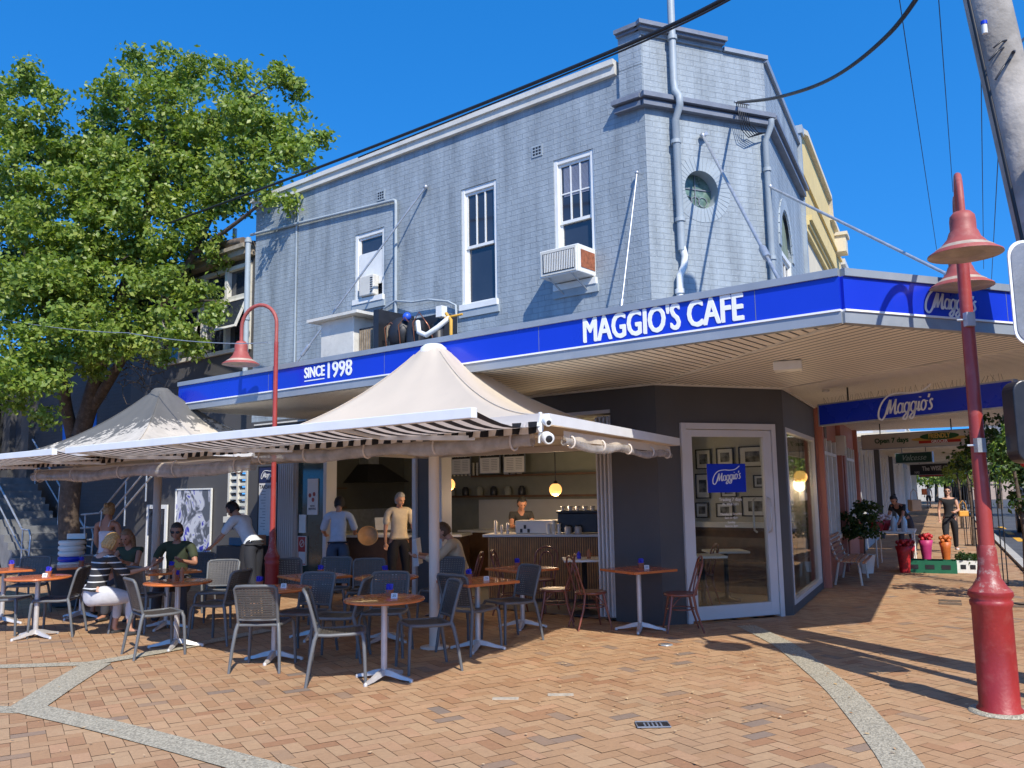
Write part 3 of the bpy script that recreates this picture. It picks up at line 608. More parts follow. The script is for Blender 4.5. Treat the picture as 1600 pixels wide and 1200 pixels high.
# fascia: gutter strip, white trim line, blue sign, flashing
def edge(p, q, name, m, off0, off1, z0, z1, e0=0, e1=0):
    d = (q-p).normalized(); n = Vector((d.y, -d.x, 0))
    if n.dot(Vector((0,-1,0))) < 0: n = -n
    p, q = p-d*e0, q+d*e1
    mb = MB(); mb.hexa([at_z(p+n*off0,z0), at_z(q+n*off0,z0), at_z(q+n*off1,z0), at_z(p+n*off1,z0), at_z(p+n*off0,z1), at_z(q+n*off0,z1), at_z(q+n*off1,z1), at_z(p+n*off1,z1)]); return mb.build(name, m, can)
for (p, q, e0, e1) in ((KL, K1, 0, .0), (K1, K2, .0, .02)):
    edge(p, q, 'gutter', K['fasciagrey'], -.06, .03, CZ, CZ+.1, e0, e1)
    edge(p, q, 'trim', K['lettering'], -.05, .045, CZ+.1, CZ+.117, e0, e1)
    edge(p, q, 'fascia_sign', K['signblue'], -.05, .035, CZ+.117, CZ+.40, e0, e1)
    edge(p, q, 'flashing', K['fasciagrey'], -.12, .06, CZ+.40, CZ+.465, e0, e1)
for (p, q, w_) in ((KL, K1, 2.44), (K1, K2, 1.9)):
    d = (q-p).normalized(); n = Vector((d.y, -d.x, 0)); a = w_
    while a < (q-p).length-.2:
        r_ = p+d*a; mb = MB(); mb.hexa([at_z(r_+n*.0355-d*.0025,CZ+.12), at_z(r_+n*.0355+d*.0025,CZ+.12), at_z(r_+n*.037+d*.0025,CZ+.12), at_z(r_+n*.037-d*.0025,CZ+.12), at_z(r_+n*.0355-d*.0025,CZ+.398), at_z(r_+n*.0355+d*.0025,CZ+.398), at_z(r_+n*.037+d*.0025,CZ+.398), at_z(r_+n*.037-d*.0025,CZ+.398)]); mb.build('panel_seam', K['greytrim'], can); a += w_
d = (KE-K2).normalized(); n = Vector((d.y, -d.x, 0)); mb = MB()
P0, P1 = K2, KE; mb.hexa([at_z(P0-n*.02,CZ-.01), at_z(P1-n*.02,CZ-.01), at_z(P1+n*.04,CZ-.01), at_z(P0+n*.04,CZ-.01), at_z(P0-n*.02,CZ+.45), at_z(P1-n*.02,CZ+.45), at_z(P1+n*.04,CZ+.45), at_z(P0+n*.04,CZ+.45)]); mb.build('fascia_sign', K['greytrim'], can)
# soffit edge trims
mb = MB()
mb.tube([LW(8.9,.03,CZ-.0), LW(0,.03,CZ-.0), CW(2.03,.03,CZ-.0), SW(3.3,.03,CZ-.0)], .018, 4); mb.build('cover_strip', K['soffit'], can)
mb = MB(); mb.tube([at_z(K1,CZ+.004), LW(0,.02,CZ+.004)], .012, 4); mb.tube([at_z(K2,CZ+.004), CW(2.03,.02,CZ+.004)], .012, 4); mb.build('cover_strip', K['soffit'], can)
# soffit light
p = gp(1231,570,CZ-.03); mb = MB(); mb.box((p.x,p.y,CZ-.045), (.3,.2,.1), R(-21)); mb.build('soffit_light', K['white'], can, bevel=.01)
for q in ((802,612),(1290,612),(715,608)): p = gp(q[0],q[1],CZ-.01); mb = MB(); mb.lathe([(.05,CZ-.015),(.05,CZ+.01)], (p.x,p.y,0), 14); mb.build('downlight', K['steel'], can)
# stay rods
def rod(p, q, r=.018, name='stay_rod'):
    mb = MB(); mb.tube([p, q], r, 8); mb.ball(p, r*2.4, 8); d = (q-p).normalized()
    m_ = p+(q-p)*.80; mb.tube([m_-d*.11, m_+d*.11], r*2.2, 6); return mb.build(name, K['galv'], can)
rod(onC(1098,212,.06), at_z(K1*.80+LW(0,0,0)*.2, CZ+.42), .019); rod(onC(1203,292,.1), at_z(K2*.86+CW(2.03,0,0)*.14, CZ+.42), .019)
rod(onL(665,292,.05), onL(575,548,.0)*.0 + at_z(LW(6.7,1.1,0), CZ+.42), .017); rod(LW(.12,.06,5.98), at_z(LW(.0,.9,0), CZ+.42), .013)
mb = MB(); p = onC(1098,212,.0); mb.tube([p, p+CO*.09], .03, 8); mb.build('wall_bracket', K['galv'], can)
# ============================================================ LETTERING
def text3d(name, s, size, m, org, xd, nd, parent, align='CENTER', xs=1.0, bold=0.0, depth=.004, shear=0, space=1.0, zd=None):
    cu = bpy.data.curves.new(name, 'FONT'); cu.body = s; cu.size = size; cu.align_x = align; cu.align_y = 'CENTER'; cu.extrude = depth; cu.offset = bold; cu.shear = shear; cu.space_character = space; cu.resolution_u = 3
    o = bpy.data.objects.new(name, cu); COL.objects.link(o); dg = bpy.context.evaluated_depsgraph_get(); me = bpy.data.meshes.new_from_object(o.evaluated_get(dg)); bpy.data.objects.remove(o)
    xd = xd.normalized(); zd = zd or Vector((0,0,1)); yd = (zd - xd*zd.dot(xd)).normalized(); mb = MB()
    vs = [org + xd*(v.co.x*xs) + yd*v.co.y + nd*(v.co.z+depth) for v in me.vertices]
    mb.add(vs, [tuple(p.vertices) for p in me.polygons]); bpy.data.meshes.remove(me)
    return mb.build(name, m, parent, fixn=False)
# script wordmark drawn as pen strokes
def cat(P, k=8):
    P = [Vector((p[0], p[1], 0)) for p in P]; Q = []
    for i in range(len(P)-1):
        p0, p1, p2, p3 = P[max(i-1,0)], P[i], P[i+1], P[min(i+2,len(P)-1)]
        for j in range(k):
            t = j/k; Q.append(.5*((2*p1)+(p2-p0)*t+(2*p0-5*p1+4*p2-p3)*t*t+(3*p1-p0-3*p2+p3)*t**3))
    return Q+[P[-1]]
def ooo(cx, w=.36, h=.5, y=.5): return [(cx+w*math.cos(a), y+h*math.sin(a)) for a in [R(60)+2*PI*i/8 for i in range(9)]]
STK = [([(1.02,1.5),(.75,.6),(.55,-.1),(.2,-.5),(-.25,-.2),(-.3,.6),(.1,1.45),(.9,2.0),(2.2,2.08),(3.6,1.9),(4.9,1.95),(5.9,2.5)], 1.2),
       ([(.8,-.0),(.95,.8),(1.1,1.5)], 1.0), ([(1.1,1.5),(1.15,.7),(1.25,.05)], 1.3), ([(1.25,.05),(1.5,.8),(1.75,1.5)], .8), ([(1.75,1.5),(1.75,.7),(1.8,.1),(1.95,0),(2.1,.2)], 1.3)]
for cx in (2.42,):
    STK += [(ooo(cx,.28), 1), ([(cx+.3,1.0),(cx+.27,.4),(cx+.32,.05),(cx+.52,.12)], 1.2)]
for cx in (3.22, 4.02): STK += [(ooo(cx,.28), 1), ([(cx+.3,1.0),(cx+.26,.1),(cx+.14,-.55),(cx-.12,-.72),(cx-.3,-.5),(cx,-.15),(cx+.5,.25)], 1.2)]
STK += [([(4.68,.95),(4.66,.3),(4.72,.03),(4.92,.15)], 1.25), ([(4.74,1.3),(4.76,1.4)], 1.4), (ooo(5.25,.28), 1.05), ([(5.5,.9),(5.75,.85)], .7), ([(5.82,1.55),(5.76,1.2)], 1.2),
        ([(6.3,.9),(6.12,1.0),(5.98,.8),(6.15,.5),(6.25,.22),(6.08,.0),(5.86,.1)], 1.1)]
def wordmark(name, w, org, xd, nd, parent, m, rot=0.0, depth=.005, wt=.085):
    sc = w/6.6; xd = xd.normalized(); zd = Vector((0,0,1)); mb = MB(); cr, sr = math.cos(rot), math.sin(rot)
    for P, wk in STK:
        Q = cat(P); vs = []
        for i, q in enumerate(Q):
            d = (Q[min(i+1,len(Q)-1)]-Q[max(i-1,0)]).normalized(); n = Vector((-d.y, d.x, 0)); hw = wt*wk*(.75+.45*abs(d.y))
            for sgn in (-1, 1):
                x, y = q.x+n.x*hw*sgn, q.y+n.y*hw*sgn; x += y*.22; x -= 3.2; y -= .7; X, Y = x*cr-y*sr, x*sr+y*cr
                vs.append(org + xd*(X*sc) + zd*(Y*sc) + nd*depth)
        mb.add(vs, [(2*i, 2*i+1, 2*i+3, 2*i+2) for i in range(len(Q)-1)])
    return mb.build(name, m, parent, fixn=False)
# fascia lettering
def onF(x, y):      # fascia of the long side
    return onp(x, y, K1, UO, .037)
a = onF(910,524); b = onF(1163,493); mid = (onF(910,520)+onF(1163,488))/2; mid.z = (onF(1036,505)).z
wd = (onF(1163,488)-onF(910,520)).length; xdL = -U
t_ = text3d('lettering', "MAGGIO'S CAFE", .355, K['lettering'], at_z(mid, CZ+.117+.14), xdL, UO, can, xs=1.0, bold=0, depth=.002)
def embolden(o, xd, nd, e):      # widen the strokes with thin layered copies
    me = o.data; n = len(me.vertices); V_ = [v.co.copy() for v in me.vertices]; F_ = [tuple(p.vertices) for p in me.polygons]; v2, f2 = [], []
    for i, (a, b) in enumerate(((0,0),(-e,0),(e,0),(0,e*.7),(0,-e*.7),(-e,e*.7),(e,-e*.7))):
        f2 += [tuple(j+n*i for j in f) for f in F_]; v2 += [c+xd*a+Vector((0,0,b))+nd*(i*.0004) for c in V_]
    m2 = bpy.data.meshes.new(me.name); m2.from_pydata([tuple(v) for v in v2], [], f2); m2.materials.append(me.materials[0]); o.data = m2
def fitx(o, org, xd, width):      # stretch lettering about its centre to a measured width
    w = max((v.co-(org)).dot(xd) for v in o.data.vertices)-min((v.co-(org)).dot(xd) for v in o.data.vertices); k = width/w
    for v in o.data.vertices: v.co += xd*((v.co-org).dot(xd)*(k-1))
fitx(t_, at_z(mid, CZ)-CL, xdL, wd-.03); embolden(t_, xdL, UO, .009)
p0, p1 = onF(476,590), onF(507,588); q0, q1 = onF(511,585), onF(548,580)
for (s, a_, b_, sz, dz) in (("SINCE", p0, p1, .2, .165), ("1998", q0, q1, .3, .15)):
    mm_ = (a_+b_)/2; o_ = text3d('lettering', s, sz, K['lettering'], at_z(mm_, CZ+.117+dz), xdL, UO, can, bold=0, depth=.002); fitx(o_, at_z(mm_, CZ)-CL, xdL, (b_-a_).length); embolden(o_, xdL, UO, .006)
mb = MB(); d_ = UO*.004; a_, b_ = at_z(p0, CZ+.117+.055), at_z(p1, CZ+.117+.055)
mb.slab([a_, b_, b_+Vector((0,0,.014)), a_+Vector((0,0,.014))], UO, .004); mb.build('underline', K['lettering'], can)
def onF2(x, y): return onp(x, y, K1, CO, .037)
c = (onF2(1449,480)+onF2(1525,487))/2; wordmark('wordmark', (onF2(1525,487)-onF2(1449,480)).length*1.02, at_z(c, CZ+.117+.135), C_, CO, can, K['lettering'], wt=.1)
wordmark('wordmark', .44, CW(1.06,-.002,1.87), C_, CO, dth, K['lettering'], rot=.1, depth=.003, wt=.085)
for (s, z, sz) in (("Trading 7 days", 1.565, .062), ("Ph. 9958 5571", 1.50, .045), ("Monday to Saturday", 1.375, .042), ("6am to 4pm", 1.325, .042), ("Sunday", 1.265, .042), ("8am to 3pm", 1.215, .042)):
    text3d('lettering', s, sz, K['lettering'], CW(1.1,-.006,z), C_, CO, dth, depth=.001)

# ============================================================ TENSILE UMBRELLAS AND STRIPED AWNINGS
EZ = 2.30
def umbrella(label, c, cor, peak=3.40, old=False):
    t = thing('tensile_umbrella', label, 'umbrella', (c.x, c.y, 0), 0, 'tensile umbrellas over the tables')
    mb = MB(); mb.tube([(c.x,c.y,0),(c.x,c.y,peak-.12)], .06, 16); mb.lathe([(.16,0),(.16,.015),(.07,.02)], (c.x,c.y,0), 16); mb.build('pole', K['beam'], t)
    n = 24; rings = 22; vs = []; B = []
    for k in range(4):
        a, b = cor[k], cor[(k+1) % 4]
        for j in range(n): B.append(a+(b-a)*(j/n))
    nb = len(B)
    for i in range(rings+1):
        s = i/rings
        for j, q in enumerate(B):
            ang = 2*PI*j/nb; r0 = .12; st = Vector((c.x, c.y, 0)) + (q-c).to_2d().normalized().to_3d()*r0
            side = abs(((j % n)/n)-.5)*2     # 1 at hips, 0 mid side
            x = st.x+(q.x-st.x)*s; y = st.y+(q.y-st.y)*s
            z = EZ+.03 + (peak-EZ-.03)*((1-s)**2.15*.93+(1-s)*.07) + .05*side**3*math.sin(PI*s) - .035*(1-side)*math.sin(PI*s)
            vs.append((x, y, z+.0025*math.sin(j*.8+s*5)))
    mb = MB(); mb.add(vs, [(i*nb+j, i*nb+(j+1) % nb, (i+1)*nb+(j+1) % nb, (i+1)*nb+j) for i in range(rings) for j in range(nb)], 0, True)
    mb.build('canopy', K['canvasoldshade'] if old else K['canvas'], t)
    for k in range(4):
        mb = MB(); mb.tube([Vector(vs[i*nb+k*n])+Vector((0,0,.004)) for i in range(1, rings+1)], .006, 6); mb.build('seam', K['canvasoldshade'] if old else K['canvas'], t)
    mb = MB(); mb.lathe([(.165,peak-.07),(.15,peak-.01),(.10,peak+.03),(.0,peak+.045)], (c.x,c.y,0), 20); mb.build('peak_cap', K['canvasoldshade'] if old else K['whitemetal'], t)
    for k in range(4):
        a, b = cor[k], cor[(k+1) % 4]; d = (b-a).normalized(); nn_ = Vector((-d.y, d.x, 0)); nn_ *= (1 if (a-c).dot(nn_) > 0 else -1); mb = MB()
        P = [a, b, b+nn_*.05, a+nn_*.05]; mb.hexa([at_z(p, EZ-.05) for p in P]+[at_z(p, EZ+.04) for p in P]); mb.build('eaves_beam', K['whitemetal'] if k == 0 else K['beam'], t)
        mb = MB(); mb.tube([(a.x,a.y,EZ-.02),(c.x,c.y,EZ+.12)], .03, 6); mb.build('spoke', K['beam'], t)
    return t
def oldshadecanvas():
    M = mat('weathered_leafshade_canvas', (.55,.49,.40), .85, var=.15, vs=2.5, dirt=.35, dcol=(.25,.22,.18)); t = M.node_tree; p = t.nodes['Principled BSDF']; L = t.links.new
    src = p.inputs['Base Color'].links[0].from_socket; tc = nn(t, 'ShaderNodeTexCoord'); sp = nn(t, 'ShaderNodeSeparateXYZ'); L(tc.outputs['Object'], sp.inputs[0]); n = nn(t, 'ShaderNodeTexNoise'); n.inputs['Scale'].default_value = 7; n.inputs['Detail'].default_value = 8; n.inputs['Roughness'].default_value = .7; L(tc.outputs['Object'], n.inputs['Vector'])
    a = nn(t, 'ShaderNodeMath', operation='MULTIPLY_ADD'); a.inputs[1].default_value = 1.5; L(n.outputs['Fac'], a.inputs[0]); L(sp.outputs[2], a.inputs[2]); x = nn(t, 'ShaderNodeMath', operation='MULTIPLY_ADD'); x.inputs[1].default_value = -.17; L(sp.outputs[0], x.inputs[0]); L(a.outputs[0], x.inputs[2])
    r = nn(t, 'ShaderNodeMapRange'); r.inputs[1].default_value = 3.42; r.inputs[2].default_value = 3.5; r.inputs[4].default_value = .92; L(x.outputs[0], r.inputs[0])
    m_ = nn(t, 'ShaderNodeMix', data_type='RGBA'); L(r.outputs[0], m_.inputs[0]); L(src, m_.inputs[6]); m_.inputs[7].default_value = (.085,.085,.08,1); L(m_.outputs[2], p.inputs['Base Color']); return M  # dark top: leaf shade and some stain painted into the cloth colour
K['canvasoldshade'] = oldshadecanvas()
N1 = gp(850,654,EZ); R1 = gp(1056,690,EZ); L1 = N1+U*4.5; B1 = L1+(R1-N1)
c1 = Vector((-.91, 9.76, 0)); c2 = gp(252,610,3.40); c2.z = 0
umbrella('cream tensile umbrella nearest the glass door, clean pale canvas and tall peak', c1, [N1, R1, B1, L1])
h1, h2 = U*1.95, (R1-N1).normalized()*1.95
umbrella('weathered grey tensile umbrella beside the tree, stain and leaf shade painted round its peak', c2, [c2-h1*1.2-h2, c2-h1*1.2+h2, c2+h1*1.1+h2, c2+h1*1.1-h2], old=True)
# striped folding arm awnings in front of the umbrellas
K['stripe'] = translucent(stripemat('black_cream_stripe_cloth', (.02,.018,.02), (.72,.64,.56), 0, 5.9), .35)
VD = (R1-N1).normalized()
def awning(label, A, B, Rl, Rr, g='striped folding arm awnings'):
    # A,B: right and left ends of front bar; Rl,Rr roller ends
    t = thing('striped_awning', label, 'awning', (A+B)/2, 0, g); d = (B-A).normalized(); n = Vector((-d.y, d.x, 0))
    if n.y > 0: n = -n
    mb = MB(); mb.hexa([A+Vector((0,0,-.035)), B+Vector((0,0,-.035)), B+n*.06+Vector((0,0,-.035)), A+n*.06+Vector((0,0,-.035)), A+Vector((0,0,.04)), B+Vector((0,0,.04)), B+n*.06+Vector((0,0,.04)), A+n*.06+Vector((0,0,.04))]); mb.build('front_bar', K['whitemetal'], t, bevel=.006)
    mb = MB(); k = 60; vs = []
    for i in range(k+1):
        for j in range(7):
            p = (Rr+(Rl-Rr)*(i/k))*(1-j/6)+(A+(B-A)*(i/k))*(j/6); vs.append(p+Vector((0,0,-.05*math.sin(PI*j/6)+.01)))
    mb.add(vs, [(i*7+j,(i+1)*7+j,(i+1)*7+j+1,i*7+j+1) for i in range(k) for j in range(6)], 0, True); o = mb.build('cloth', K['stripe'], t, fixn=False)
    uv = o.data.uv_layers[0].data
    for l in o.data.loops:
        i = l.vertex_index//7; uv[l.index].uv = (i/k*(Rl-Rr).length, 0)
    # valance below the roller: scalloped, striped
    mb = MB(); vs = []; k = int((Rl-Rr).length/.04)
    for i in range(k+1):
        p = Rr+(Rl-Rr)*(i/k); w_ = .012*math.sin(i*1.1); vs += [p+n*(.045+w_)+Vector((0,0,.045)), p+n*(.06-w_)+Vector((0,0,-.045-.01*abs(math.sin(i*.55))))]
    mb.add(vs, [(2*i,2*i+1,2*i+3,2*i+2) for i in range(k)]); o = mb.build('valance', K['stripe'], t, fixn=False); uv = o.data.uv_layers[0].data
    for l in o.data.loops: uv[l.index].uv = ((l.vertex_index//2)/k*(Rl-Rr).length, 0)
    mb = MB(); mb.tube([Rr-n*.0, Rl-n*.0], .04, 10); mb.build('roller', K['whitemetal'], t)
    for f in (.12, .55, .9):
        r = Rr+(Rl-Rr)*f; q = A+(B-A)*min(.97, f+.12); mid = (r+q)/2+d*.35+Vector((0,0,-.05)); mb = MB(); mb.tube([r+Vector((0,0,-.05)), mid], .028, 4); mb.tube([mid, q+Vector((0,0,-.02))], .022, 4); mb.build('folding_arm', K['whitemetal'], t)
    return t
BZ = 2.25
bA = gp(746,646,BZ); bB = bA+U*((gp(127,705,BZ)-bA).dot(U)); bC = bA+U*((gp(112,707,BZ)-bA).dot(U)); bD = bC+U*5
gapo = VD*-.07+U*-.0
rA = N1+gapo; rB = rA+U*((bB-rA).dot(U)); rC = rA+U*((bC-rA).dot(U)+.5); rD = rC+U*5
for p in (rA, rB, rC, rD): p.z = EZ-.075
awning('black and cream striped folding awning running along the nearer umbrella up to the security light', bA, bB, rB, rA)
awning('black and cream striped folding awning at the far left end of the umbrella row', bC, bD, rD, rC)
# rolled clear vinyl blinds hanging under the eaves
def vinyl(label, P, Q, sag=.03, r=.055):
    P = P+Vector((0,0,-.035)); Q = Q+Vector((0,0,-.035)); r *= .78
    t = thing('rolled_blind', label, 'blind', (P+Q)/2, 0, 'rolled clear vinyl blinds'); mb = MB(); k = 46; vs = []; n = 12; d = (Q-P).normalized(); s_ = Vector((-d.y,d.x,0))
    for i in range(k+1):
        f = i/k; p = P+(Q-P)*f+Vector((0,0,-sag*math.sin(PI*f*2.2)**2-.06))
        for j in range(n):
            a = 2*PI*j/n; rr = r*(1+.10*math.sin(i*.7+j*1.1)+.08*math.sin(i*.3-j)+random.uniform(-.05,.05)); vs.append(p+s_*(rr*.7*math.cos(a))+Vector((0,0,rr*1.15*math.sin(a))))
    mb.add(vs, [(i*n+j, i*n+(j+1) % n, (i+1)*n+(j+1) % n, (i+1)*n+j) for i in range(k) for j in range(n)], 0, True); mb.build('roll', K['plastic'], t)
    mb = MB(); vs = []
    for i in range(k+1): p = P+(Q-P)*(i/k); w_ = s_*(.015*math.sin(i*.9)); vs += [p+Vector((0,0,.03)), p+w_+Vector((0,0,-.05))]
    mb.add(vs, [(2*i,2*i+1,2*i+3,2*i+2) for i in range(k)]); mb.build('skirt', K['canvas'], t)
    for f in (.05, .28, .52, .76, .96):
        mb = MB(); p = P+(Q-P)*f+Vector((0,0,-.06)); mb.tube([p+s_*(r*1.05*math.cos(a))+Vector((0,0,r*1.45*math.sin(a))) for a in [2*PI*i/12 for i in range(13)]], .009, 5); mb.build('strap', K['beam'], t)
    return t
dn = Vector((0,0,-.07))
vinyl('rolled clear vinyl blind under the right edge of the nearer umbrella', N1+(R1-N1)*.1+dn, N1+(R1-N1)*.93+dn, .04, .045)
vinyl('rolled clear vinyl blind along the front of the nearer umbrella, between lamp and security light', N1+U*.12+dn, N1+U*4.0+dn, .03, .07)
e2 = rA+U*4.05+VD*.1; e3 = rA+U*9.8+VD*.1
vinyl('rolled clear vinyl blind along the front of the weathered umbrella', e2+dn, e3+dn, .04, .085)
# eave beam linking on the left
t = thing('eaves_rail', 'long cream eaves rail carrying the left awning beside the lamp', 'rail', (e2+e3)/2); mb = MB(); mb.tube([e2, e3], .045, 4); mb.build('rail', K['beam'], t)
t = thing('security_light', 'small white twin security light on the corner of the umbrella frame', 'light', N1+Vector((0,0,-.1)))
for (z, r) in ((-.03,.035),(-.16,.05)):
    mb = MB(); p = N1+Vector((.02,-.06,z)); mb.lathe([(r*.6,-.06),(r,-.03),(r,.04),(r*.8,.05)], p, 14, axis=Vector((.3,-1,-.3)).normalized()); o_ = mb.build('lamp_head', K['white'], t); mb = MB(); mb.lathe([(r*.6,.05),(.0,.056)], p, 12, axis=Vector((.3,-1,-.3)).normalized()); mb.build('lens', K['black'], o_)
mb = MB(); p = N1; mb.tube([p+Vector((-.03,-.02,.05)), p+Vector((-.04,-.03,-.2))], .016, 6); mb.build('bracket', K['white'], t)

# ============================================================ STREET LAMPS
def lamp(label, base, dirs, top=3.95, rs=1.0, hz=3.35, reach=.62, sun=None):
    t = thing('street_lamp', label, 'street lamp', (base.x, base.y, 0), 0, 'red gooseneck street lamps'); bx, by = base.x, base.y
    q = rs; f_ = lambda P: [(r*q, z) for r, z in P]
    mb = MB(); mb.lathe(f_([(.165,0),(.16,.03),(.142,.05),(.140,.78),(.15,.8),(.15,.83),(.138,.84),(.16,.87),(.155,.9)]), (bx,by,0), 28); mb.build('bollard', K['redbase'], t)
    mb = MB(); mb.lathe(f_([(.155,.9),(.12,.94),(.085,1.0),(.072,1.1),(.068,1.22),(.058,1.25)]), (bx,by,0), 28); mb.build('collar', K['redchip'], t); mb = MB(); mb.lathe([(.22*q,.003),(.21*q,.018),(.165*q,.02)], (bx,by,0), 28); mb.build('footing', K['aggregate'], t)
    mb = MB(); mb.tube([(bx,by,1.2),(bx,by,2.2),(bx,by,top-.55)], [.058*rs,.052*rs,.046*rs], 20); mb.build('post', K['red'], t)
    for d in dirs:
        mb = MB(); P = []; 
        r_ = reach/2
        for i in range(15):
            a = PI*i/14; P.append((bx+d.x*(r_-r_*math.cos(a)), by+d.y*(r_-r_*math.cos(a)), top-r_*1.0+r_*1.0*math.sin(a)))
        P = [(bx+d.x*.001, by+d.y*.001, top-.75)]+P+[(bx+d.x*reach, by+d.y*reach, hz+.3)]
        mb.tube(P, .026, 12); mb.build('arm', K['redfade'], t)
        q = (bx+d.x*reach, by+d.y*reach, 0); mb = MB()
        mb.lathe([(.0,hz+.335),(.06,hz+.33),(.085,hz+.30),(.09,hz+.26),(.09,hz+.19),(.10,hz+.175),(.115,hz+.13),(.17,hz+.065),(.255,hz+.01),(.258,hz)], q, 32); s_ = mb.build('lamp_shade', K['redfade'], t)
        mb = MB(); mb.lathe([(.257,hz-.001),(.235,hz+.012),(.20,hz+.05),(.12,hz+.10),(.0,hz+.11)], q, 32); mb.build('reflector', K['shadeinner'], s_)
        mb = MB(); mb.lathe([(.0,hz-.02),(.10,hz-.012),(.17,hz+.01),(.19,hz+.03)], q, 24); mb.build('diffuser', K['shadeinner'], s_)
    return t
LB = gp(1563,1113); LB.z = 0
l1 = lamp('tall red double headed street lamp on a chipped bollard base at the right edge', LB, [V, -V], top=4.12, hz=3.42, reach=.58)
mb = MB(); 
for z in (2.02, 3.02): mb.box((LB.x-.02, LB.y-.06, z), (.07,.05,.11), .1)
for z in (2.02, 3.02): mb = MB(); mb.box((LB.x-.02, LB.y-.065, z), (.07,.05,.11), .1); mb.tube([(LB.x-.05,LB.y-.05,z),(LB.x-.1,LB.y-.03,z)], .01, 6); mb.build('banner_clamp', K['galv'], l1)
for (z0, rr) in ((1.0, .085), ):
    pass
L2 = dp(424.5,900,11.6); L2.z = 0
lamp('red gooseneck street lamp rising between the two umbrellas', L2, [Vector((-.93,.37,0)).normalized()], rs=.64, top=dp(405,474,11.6).z, hz=dp(375,566,11.6).z, reach=.60)
# ============================================================ WING AND DARK WALL ON THE LEFT
wing = thing('rear_wing', 'lower rear wing with pale timber windows and tiled roof behind the tree', 'building', LW(9.2,0,0))
WH = [(9.32,12.9,4.72,6.5)]; GW = [(9.3,9.98,1.3,2.45)]
wall(LW, 9.2, 14.2, 0, 6.6, WH+GW, K['darkwall'], 'wall', o=-.12, parent=wing)
mb = MB(); 
for k in range(5):
    a = 9.32+k*.895; mb.fbox(LW, a-.045 if k else a, a+.045 if k < 4 else a, -.24, -.08, 4.72, 6.5)
mb.fbox(LW, 9.3, 12.92, -.26, -.05, 4.66, 4.74); mb.fbox(LW, 9.32, 12.9, -.235, -.085, 6.42, 6.5); mb.fbox(LW, 9.32, 12.9, -.232, -.09, 5.78, 5.86)
wf = mb.build('window', K['coping'], wing); mb = MB(); mb.fbox(LW, 9.33, 12.89, -.2, -.19, 4.73, 6.49); mb.build('pane', K['pane'], wf)
for k, op in ((0, .42), (2, .2)):
    a = 9.38+k*.895; mb = MB(); z1 = 5.78; z0 = 5.1
    def sl_(al, o, z): return LW(al, -.1+(o+.1)+ (z1-z)*op, z)
    mb.fbox(sl_, a, a+.05, -.1, -.06, z0, z1); mb.fbox(sl_, a+.72, a+.77, -.1, -.06, z0, z1); mb.fbox(sl_, a+.05, a+.72, -.1, -.06, z0, z0+.05); mb.fbox(sl_, a+.05, a+.72, -.1, -.06, z1-.05, z1)
    s_ = mb.build('sash', K['coping'], wf); mb = MB(); mb.fbox(sl_, a+.04, a+.73, -.085, -.08, z0+.04, z1-.04); mb.build('pane', K['pane'], s_)
mb = MB(); mb.fbox(LW, 9.2, 14.4, -.14, .12, 6.6, 6.72); mb.fbox(LW, 9.2, 14.4, -.16, .2, 6.72, 6.8); mb.build('gutter', mat('aged_gutter', (.32,.27,.2), .7, var=.2, vs=5, dirt=.5, dcol=(.12,.1,.08)), wing)
mb = MB(); mb.hexa([LW(9.2,.16,6.8),LW(14.4,.16,6.8),LW(14.4,-4,6.8),LW(9.2,-4,6.8),LW(9.2,.1,6.86),LW(14.4,.1,6.86),LW(14.4,-3,7.5),LW(9.2,-3,7.5)]); mb.tube([LW(9.3,.12,6.86), LW(10.2,.1,6.95), LW(10.25,-.6,7.1)], .09, 10)
mb.build('roof', mat('weathered_roof_tile', (.16,.12,.09), .85, var=.3, vs=9, bump=.6, bs=12), wing)
mb = MB(); mb.tube([LW(10.75,-.6,6.9), LW(10.75,-.6,7.6)], .05, 8); mb.build('vent_pipe', K['white'], wing)
# louvre window
mb = MB(); mb.fbox(LW, 9.3, 9.36, -.2, -.1, 1.3, 2.45); mb.fbox(LW, 9.92, 9.98, -.2, -.1, 1.3, 2.45); mb.fbox(LW, 9.62, 9.67, -.2, -.1, 1.3, 2.45); mb.fbox(LW, 9.26, 10.02, -.2, -.04, 1.18, 1.3)
lw_ = mb.build('louvre_window', K['coping'], wing); 
for k in range(8):
    mb = MB(); z = 1.36+k*.135; mb.hexa([LW(9.36,-.12,z),LW(9.92,-.12,z),LW(9.92,-.19,z+.1),LW(9.36,-.19,z+.1),LW(9.36,-.115,z+.01),LW(9.92,-.115,z+.01),LW(9.92,-.185,z+.11),LW(9.36,-.185,z+.11)]); mb.build('louvre', mat('frosted_louvre', (.4,.42,.4), .2, var=.2) if k == 0 else bpy.data.materials['frosted_louvre'], lw_)
